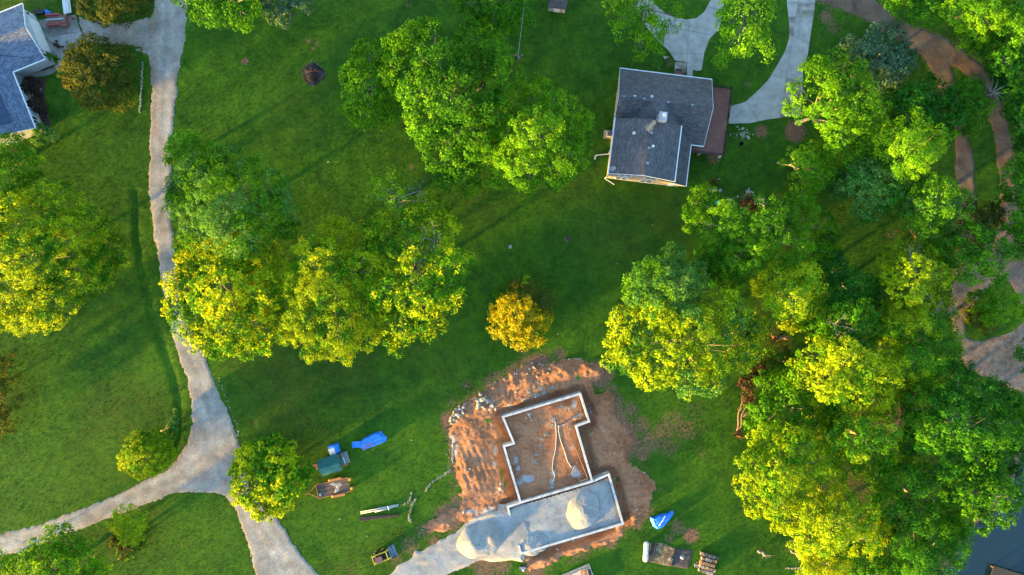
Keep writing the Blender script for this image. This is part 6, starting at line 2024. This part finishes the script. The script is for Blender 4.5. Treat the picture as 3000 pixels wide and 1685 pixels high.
tree('maple_tree', 'largest sunlit yellow maple in the lower grove', 'sunny', 14, [(1580, 820, 52), (1660, 800, 58), (1740, 830, 65), (1820, 790, 62), (1880, 830, 48), (1600, 890, 58), (1690, 890, 70), (1780, 890, 68), (1860, 890, 48), (1640, 938, 44), (1730, 948, 50), (1790, 960, 30), (1555, 860, 32), (1545, 900, 32), (1900, 870, 26), (1770, 970, 24)], GW, mix=('cool', .33))
tree('shade_tree', 'shaded deep green tree right of the glowing grove tree', 'dark', 9, [(2090, 680, 46), (2110, 740, 46), (2140, 715, 46), (2160, 760, 42), (2060, 650, 40), (2180, 720, 36)], GW)
tree('shade_tree', 'green tree with bare white forked branches in the grove', 'maple', 11, [(2090, 785, 44), (2150, 795, 48), (2120, 850, 44), (2180, 830, 38), (2060, 820, 34), (2190, 780, 34)], GW, gap=.1, dead=[(2100, 815, 42, 12.5)])
tree('shade_tree', 'slender tree with reddish twigs left of pond clearing', 'sunny', 11, [(2260, 640, 40), (2300, 680, 44), (2240, 700, 34), (2280, 730, 46), (2350, 700, 40), (2360, 750, 36), (2320, 760, 40), (2230, 660, 26), (2340, 650, 28)], GW, gap=.2, dead=[(2365, 780, 40, 11), (2290, 640, 30, 11)])
tree('shade_tree', 'yellow-tipped tree bordering the gravel clearing', 'maple', 11, [(2260, 830, 48), (2320, 830, 48), (2370, 860, 42), (2330, 900, 44), (2370, 800, 32), (2290, 900, 44), (2310, 955, 32), (2260, 780, 36), (2390, 880, 24), (2270, 960, 36)], GW, mix=('sunny', .4))
tree('shade_tree', 'broad yellow tree above the uprooted cedars', 'sunny', 13, [(2060, 900, 48), (2120, 900, 52), (2170, 930, 52), (2020, 940, 42), (2090, 960, 52), (2150, 980, 48), (2220, 940, 44), (2230, 885, 38), (1990, 960, 30), (2200, 990, 40)], GW, mix=('lime', .3))
tree('shade_tree', 'mid green tree standing beside the uprooted cedars', 'maple', 10, [(1935, 970, 36), (1990, 990, 46), (1925, 1030, 36), (2000, 1050, 46), (2060, 1030, 46), (1910, 1065, 28), (1960, 1080, 30)], GW, mix=('lime', .35))
tree('shade_tree', 'tall yellow tree facing lawn at lower right', 'sunny', 13, [(1930, 1110, 48), (1990, 1120, 58), (2060, 1090, 52), (1900, 1170, 46), (1960, 1190, 58), (2040, 1160, 52), (1885, 1220, 38), (1950, 1250, 48), (2010, 1240, 48), (2080, 1220, 48), (1905, 1270, 30)], GP, mix=('lime', .3))
tree('shade_tree', 'green tree with yellow lights left of the footpath', 'maple', 13, [(2120, 1040, 48), (2190, 1020, 46), (2205, 1090, 46), (2150, 1100, 58), (2180, 1160, 46), (2120, 1150, 48), (2225, 1045, 28), (2210, 1140, 34)], GP, mix=('sunny', .35))
tree('shade_tree', 'lowest big yellow tree reaching toward the lower lawn', 'sunny', 12, [(1980, 1300, 46), (2050, 1290, 48), (2110, 1270, 48), (2030, 1345, 44), (2100, 1330, 52), (2160, 1290, 48), (2160, 1360, 46), (2200, 1330, 42), (2080, 1365, 30), (2010, 1360, 30)], GP, mix=('lime', .3))
tree('shade_tree', 'great dark green tree right of the footpath', 'maple', 13, [(2330, 1010, 58), (2400, 980, 52), (2460, 1000, 58), (2520, 1010, 48), (2340, 1090, 58), (2420, 1080, 68), (2500, 1090, 62), (2300, 1060, 42), (2560, 1060, 36), (2370, 1160, 52), (2460, 1160, 58), (2540, 1150, 42), (2290, 1110, 36)], GP, mix=('dark', .55))
tree('shade_tree', 'olive-green tree amid dark pond-side trees', 'maple', 10, [(2280, 1210, 46), (2340, 1230, 48), (2260, 1150, 36), (2300, 1290, 46), (2240, 1270, 42), (2370, 1290, 46), (2230, 1200, 36)], GP, mix=('dark', .4))
tree('shade_tree', 'pond-side tree reaching farthest over the water', 'maple', 11, [(2430, 1230, 52), (2500, 1240, 46), (2535, 1255, 34), (2450, 1300, 46), (2400, 1310, 42), (2510, 1290, 36), (2540, 1210, 34), (2470, 1190, 40)], GP, mix=('lime', .4))
tree('shade_tree', 'dark green tree low on the pond bank', 'maple', 10, [(2280, 1350, 46), (2350, 1350, 52), (2400, 1360, 40), (2310, 1410, 46), (2375, 1405, 38), (2270, 1430, 40), (2330, 1440, 36)], GP, mix=('dark', .5))
tree('shade_tree', 'small sunlit tree at bottom edge among bare twigs', 'sunny', 8, [(2045, 1385, 32), (2105, 1405, 36), (2080, 1440, 34), (2040, 1430, 30)], GP)
tree('shade_tree', 'green understorey tree at bottom edge before pond', 'maple', 6, [(2180, 1410, 40), (2230, 1420, 40), (2200, 1450, 40), (2150, 1430, 34)], GP, gap=.1)
# --- wood at upper right
tree('woodland_tree', 'bright green tree hanging over the outer bend of dirt track', 'maple', 10, [(2280, 15, 46), (2330, 30, 46), (2250, -10, 40), (2370, 0, 40), (2320, -30, 50)], GF_)
tree('woodland_tree', 'sunny yellow-green tree in upper right wood', 'lime', 13, [(2410, 30, 46), (2470, 40, 52), (2440, 85, 40), (2430, -20, 50), (2490, -10, 50)], GF_, mix=('maple', .4))
tree('woodland_tree', 'green tree filling the upper right corner', 'maple', 13, [(2530, 35, 48), (2510, 100, 52), (2570, 80, 46), (2560, 10, 46), (2600, 50, 50)], GF_, mix=('lime', .35))
tree('woodland_tree', 'deep green tree at right edge beyond the dirt track', 'maple', 11, [(2535, 160, 40), (2570, 200, 44), (2575, 140, 40), (2600, 180, 46), (2500, 115, 32)], GF_, mix=('dark', .5))
tree('woodland_tree', 'dark tree at right edge beside the dead snag', 'dark', 10, [(2575, 270, 36), (2590, 320, 38), (2580, 360, 28), (2610, 290, 40)], GF_)
tree('woodland_tree', 'round green tree overhanging dirt track at right edge', 'maple', 8, [(2540, 450, 38), (2575, 480, 38), (2560, 430, 32), (2600, 450, 40), (2530, 480, 24)], GF_)
tree('shrub', 'dark understorey thicket at the outer bend of dirt track', 'dark', 4, [(2420, 95, 26), (2455, 115, 28), (2490, 140, 30), (2515, 165, 30), (2480, 100, 34), (2540, 150, 34), (2560, 175, 30)], S1, 'thicket', leaf=.22, sub=.6, mix=('maple', .4))
tree('shrub', 'dark understorey thicket between dirt track and right edge', 'dark', 4, [(2530, 210, 26), (2545, 245, 28), (2556, 285, 26), (2565, 325, 26), (2570, 230, 30), (2580, 275, 28), (2566, 365, 22)], S1, 'thicket', leaf=.22, sub=.6, mix=('maple', .4))
tree('shade_tree', 'leafy tree over the head of the gravel clearing', 'maple', 10, [(2440, 600, 36), (2400, 630, 44), (2480, 640, 50), (2535, 620, 40), (2440, 675, 40), (2360, 640, 36), (2500, 690, 30), (2550, 585, 26)], GF_, mix=('lime', .35))
tree('shrub', 'dim olive bush between dirt track tracks and clearing', 'olive', 5, [(2450, 555, 34), (2490, 545, 36), (2470, 590, 28), (2440, 530, 24)], S1, 'bush', leaf=.2, sub=.55)
tree('woodland_tree', 'green tree at right edge above the clearing', 'maple', 9, [(2555, 565, 30), (2580, 590, 34), (2570, 530, 26), (2605, 570, 40)], GF_)
tree('shrub', 'soft lime bush on grass island in gravel clearing', 'lime', 5, [(2475, 765, 34), (2530, 780, 38), (2500, 790, 32), (2560, 770, 30), (2455, 750, 22)], S1, 'bush', leaf=.2, sub=.55, gap=.2, mix=('maple', .5))
tree('shrub', 'dark low bush below the lime bush in clearing', 'olive', 2.5, [(2450, 800, 24), (2480, 815, 24), (2440, 775, 20)], S1, 'bush', leaf=.18, sub=.45, gap=.2)
tree('shrub', 'dark bush on pond bank below gravel clearing', 'dark', 4, [(2380, 940, 36), (2420, 940, 30), (2350, 930, 28), (2400, 970, 30)], S1, 'bush', leaf=.22, sub=.6)
tree('shrub', 'small bush cut by right edge beside clearing', 'dark', 3, [(2572, 880, 22), (2580, 910, 22)], S1, 'bush', leaf=.2, sub=.5)
# --- lower left and middle
tree('shade_tree', 'rounded green tree at the bottom left corner', 'lime', 10, [(150, 1362, 44), (110, 1410, 56), (200, 1410, 56), (60, 1435, 42), (235, 1430, 36), (150, 1440, 60), (130, 1490, 60)], GL, mix=('maple', .5))
tree('shrub', 'small dark bush in the very bottom left corner', 'maple', 5, [(5, 1400, 22), (15, 1430, 30), (-10, 1420, 30)], S1, 'bush')
tree('shade_tree', 'small yellow-topped tree beside the side gravel road', 'sunny', 6, [(315, 1300, 28), (345, 1315, 28), (300, 1318, 24), (330, 1335, 30)], GL, base=(330, 1350))
tree('shrub', 'dim olive bush just below small yellow-topped tree', 'olive', 3, [(310, 1360, 26), (345, 1355, 28), (325, 1378, 26), (360, 1340, 16)], S1, 'bush', leaf=.2, sub=.5, gap=.1, mix=('maple', .5))
tree('maple_tree', 'star-leaved maple at road fork, half yellow half green', 'sunny', 7, [(640, 1150, 44), (700, 1150, 46), (640, 1210, 56), (710, 1210, 56), (660, 1270, 36), (608, 1190, 30), (752, 1180, 32), (705, 1260, 36), (620, 1240, 34), (690, 1120, 26)], GL, leaf=.3, plume=.4, mix=('maple', .4))
tree('shrub', 'dense round bush beside the fork of gravel road', 'sunny', 4.5, [(358, 1120, 42), (400, 1120, 42), (335, 1150, 36), (380, 1150, 48), (350, 1180, 26), (418, 1132, 28), (330, 1165, 28), (365, 1145, 46), (400, 1150, 36)], S1, 'bush', leaf=.18, sub=.42, per=40, plume=.1, mix=('lime', .35))
tree('golden_bush', 'golden orange feathery bush alone in the middle lawn', 'gold', 6.5, [(1300, 790, 48), (1270, 820, 38), (1335, 835, 36), (1310, 848, 26), (1345, 800, 38), (1265, 780, 30)], S1, 'bush', leaf=.2, sub=.5, plume=.5, base=(1310, 790))
tree('shrub', 'olive green feathery bush right behind the golden bush', 'olive', 4.5, [(1330, 740, 44), (1365, 760, 34), (1300, 735, 26), (1360, 800, 26)], S1, 'bush', leaf=.18, sub=.5, plume=.5, gap=.15, mix=('maple', .5))
tree('shrub', 'tiny dark shrub at upper left of golden bush', 'maple', 1.2, [(1252, 742, 12)], S1, 'shrub', leaf=.15, sub=.3)
# --- near the blue grey house
tree('shrub', 'big rounded olive-brown bush beside the gravel driveway', 'olive', 6, [(245, 150, 60), (210, 190, 48), (285, 180, 55), (245, 220, 55), (290, 230, 42), (205, 150, 36), (295, 150, 36), (230, 250, 26), (190, 210, 24)], S1, 'bush', leaf=.2, sub=.55, plume=.45)
tree('shrub', 'olive bush at top edge above gravel driveway', 'olive', 6, [(250, 10, 48), (310, 10, 50), (350, 0, 36), (280, 40, 28), (230, -20, 40), (300, -30, 50)], S1, 'bush', leaf=.2, sub=.55, plume=.45)
tree('shrub', 'round dark green shrub at lower corner of blue grey house', 'cool', 2.2, [(110, 335, 20), (128, 345, 18), (100, 350, 16)], S1, 'shrub', leaf=.18, sub=.4)
tree('shrub', 'little green shrub at garage corner by the walk', 'maple', 1.2, [(125, 148, 10), (135, 152, 9), (115, 150, 8)], S1, 'shrub', leaf=.15, sub=.3)
tree('shrub', 'upper dark wine shrub in the mulch bed', 'wine', 1.6, [(80, 215, 20), (95, 225, 16), (70, 225, 14)], S1, 'shrub', leaf=.15, sub=.4)
tree('shrub', 'lower dark wine shrub in the mulch bed', 'wine', 1.6, [(92, 265, 18), (105, 275, 14), (82, 262, 12)], S1, 'shrub', leaf=.15, sub=.4)
tree('shrub', 'dried-up dark shrub at the edge of garage apron', 'wine', .9, [(146, 115, 9), (153, 118, 8)], S1, 'shrub', leaf=.12, sub=.25, gap=.2)
tree('shrub', 'tiny yellow-green shrub left of the stepping stones', 'olive', .9, [(1793, 457, 9), (1788, 463, 7)], S1, 'shrub', leaf=.12, sub=.25)
tree('shrub', 'reddish dead cedar crown of the uprooted trunks', 'brown', 3, [(1893, 955, 20), (1905, 935, 16), (1882, 985, 15), (1875, 965, 12), (1886, 1005, 13)], S1, 'cedar', leaf=.2, sub=.45, plume=.6)
tree('shrub', 'rust-brown dead sapling beside the uprooted cedars', 'brown', 3, [(1912, 930, 12), (1908, 950, 10)], S1, 'sapling', leaf=.18, sub=.35, plume=.5, gap=.2)
tree('shrub', 'red-leaved planting inside the rock garden ring', 'brown', .8, [(1878, 512, 14), (1885, 520, 10)], S1, 'planting', leaf=.16, sub=.3)
tree('shrub', 'low dark green hedge strip on ditch bank by road', 'cool', 1.0, [(444, 1035, 8), (442, 1050, 10), (440, 1065, 11), (436, 1080, 12), (434, 1095, 12)], S1, 'shrub', leaf=.18, sub=.35)
tree('shrub', 'dark bush under trees below snapped orange trunk', 'olive', 3, [(1955, 890, 30), (1930, 920, 24), (1980, 910, 24)], S1, 'bush', leaf=.2, sub=.5, gap=.2, mix=('dark', .5))

# bare grey snag standing in the dirt track verge
sn = thing('dead_snag', 'bare grey dead tree standing over dirt track', 'dead tree', (*GF(2500, 235)[:2], 0))
dm = MB()
p0 = Vector((*GF(2480, 240)[:2], 0))
p1 = Vector(GF(2500, 232, 6.5))
dm.tube([p0, p0.lerp(p1, .5), p1], [.14, .1, .06], 7)
rs = random.Random(4)
for i in range(22):
    s_ = p0.lerp(p1, rs.uniform(.55, 1))
    a = rs.uniform(0, 6.28)
    l = rs.uniform(.8, 2.4)
    q_ = s_ + Vector((math.cos(a) * l, math.sin(a) * l, rs.uniform(.2, 1.6)))
    dm.tube([s_, s_.lerp(q_, .5) + Vector((0, 0, .2)), q_], [.05, .03, .008], 5)
dm.build('trunk', M_PALEBARK, sn)

# ---- lawn tufts and wild flowers: too many to count
def tufts(name, n, size, hgt, m_, dens=None, seed=1, kind_label=None):
    g = np.random.default_rng(seed)
    x = g.uniform(-78, 78, n)
    y = g.uniform(-45, 45, n)
    ok = (sdf(x, y, road_p) < -.05 + .5 * fbm(x, y, 1.1, 3, 31)) & (sdf(x, y, dirt_p) < -.1 + .7 * fbm(x, y, .8, 3, 77)) & (sdf(x, y, site_p) < -.1) & (sdf(x, y, water_p) < -1)
    dr = (sdf(x, y, dirtroad_p) > -.2) & (sdf(x, y, isl1) < 0) & (sdf(x, y, isl2) < 0)
    ok &= ~dr
    for pl in (Gxy([(1905, -60), (2140, -60), (2106, 87), (2063, 155), (2055, 210), (1976, 215), (1958, 148), (1895, 82), (1845, -60)]), Gxy([(2300, -60), (2312, 110), (2250, 235), (2137, 312), (2134, 363), (2345, 338), (2352, 200), (2392, -60)]),
               Gxy([(98, 62), (221, 43), (248, 126), (184, 172), (184, 195), (132, 230), (152, 368), (90, 385), (30, 230)]), Gxy([(1795, 215), (2080, 240), (2070, 440), (2005, 545), (1775, 520)]), Gxy([(1905, 1585), (2032, 1608), (2018, 1672), (1905, 1648)])):
        ok &= sdf(x, y, pl) < 0
    if dens is not None:
        ok &= g.random(n) < dens(x, y)
    x, y = x[ok], y[ok]
    N = len(x)
    a = g.uniform(0, 6.28, N)
    s = size * g.uniform(.6, 1.4, N)
    h = hgt * g.uniform(.5, 1.5, N)
    lx, ly = g.normal(0, .5, N) * h, g.normal(0, .5, N) * h
    ca, sa = np.cos(a) * s, np.sin(a) * s
    V = np.stack([np.c_[x - ca, y - sa, np.full(N, -.01)], np.c_[x + ca, y + sa, np.full(N, -.01)], np.c_[x + lx + ca * .5, y + ly + sa * .5, h], np.c_[x + lx - ca * .5, y + ly - sa * .5, h]], 1).reshape(-1, 3)
    tint = np.clip(.5 + .35 * fbm(x, y, .5, 3, seed + 5) + g.normal(0, .2, N), 0, 1)
    o = grid_obj(name, V, np.arange(4 * N).reshape(-1, 4), m_, None, False, {'tint': np.repeat(tint, 4)})
    return tag(o, kind_label, 'grass', kind='stuff')


M_TUFT = leaf_mat('grass blades', (0.0074, 0.0223, 0.0019), (0.0149, 0.0384, 0.0031), (0.0310, 0.0620, 0.0056), .3)
tufts('grass', 230000, .06, .035, M_TUFT, lambda x, y: np.clip(.75 + .6 * fbm(x, y, .15, 3, 2), .15, 1), 3, 'short mown grass covering the lawns')
M_FLOWER = leaf_mat('yellow weed flowers', (0.10, 0.125, 0.005), (0.18, 0.20, 0.006), (0.26, 0.26, 0.008), .3)


def fl_d(x, y):
    d_ = np.zeros_like(x)
    for px, py, rx, ry, s_ in [(930, 1265, 90, 26, .9), (1010, 1240, 80, 22, .55), (870, 1265, 70, 30, .8), (960, 1200, 110, 14, .35), (900, 1300, 40, 40, .9), (1010, 1300, 60, 16, .5), (820, 1110, 140, 60, .30), (1180, 1000, 140, 30, .22), (740, 1060, 100, 40, .2), (1390, 975, 60, 14, .3), (490, 1600, 60, 12, .35), (460, 1590, 50, 8, .4), (1170, 1560, 22, 14, .7), (1345, 1195, 16, 8, .7), (1150, 1225, 60, 8, .5)]:
        gx, gy, _ = G(px, py)
        q_ = np.sqrt(((x - gx) / (rx / SS)) ** 2 + ((y - gy) / (ry / SS)) ** 2)
        d_ = np.maximum(d_, s_ * sstep(1.3, .2, q_))
    return d_ * sstep(-.3, .4, fbm(x, y, .9, 3, 99))


f_ = tufts('wildflowers', 260000, .045, .12, M_FLOWER, fl_d, 8, 'patches of yellow wildflowers in the lower lawn')
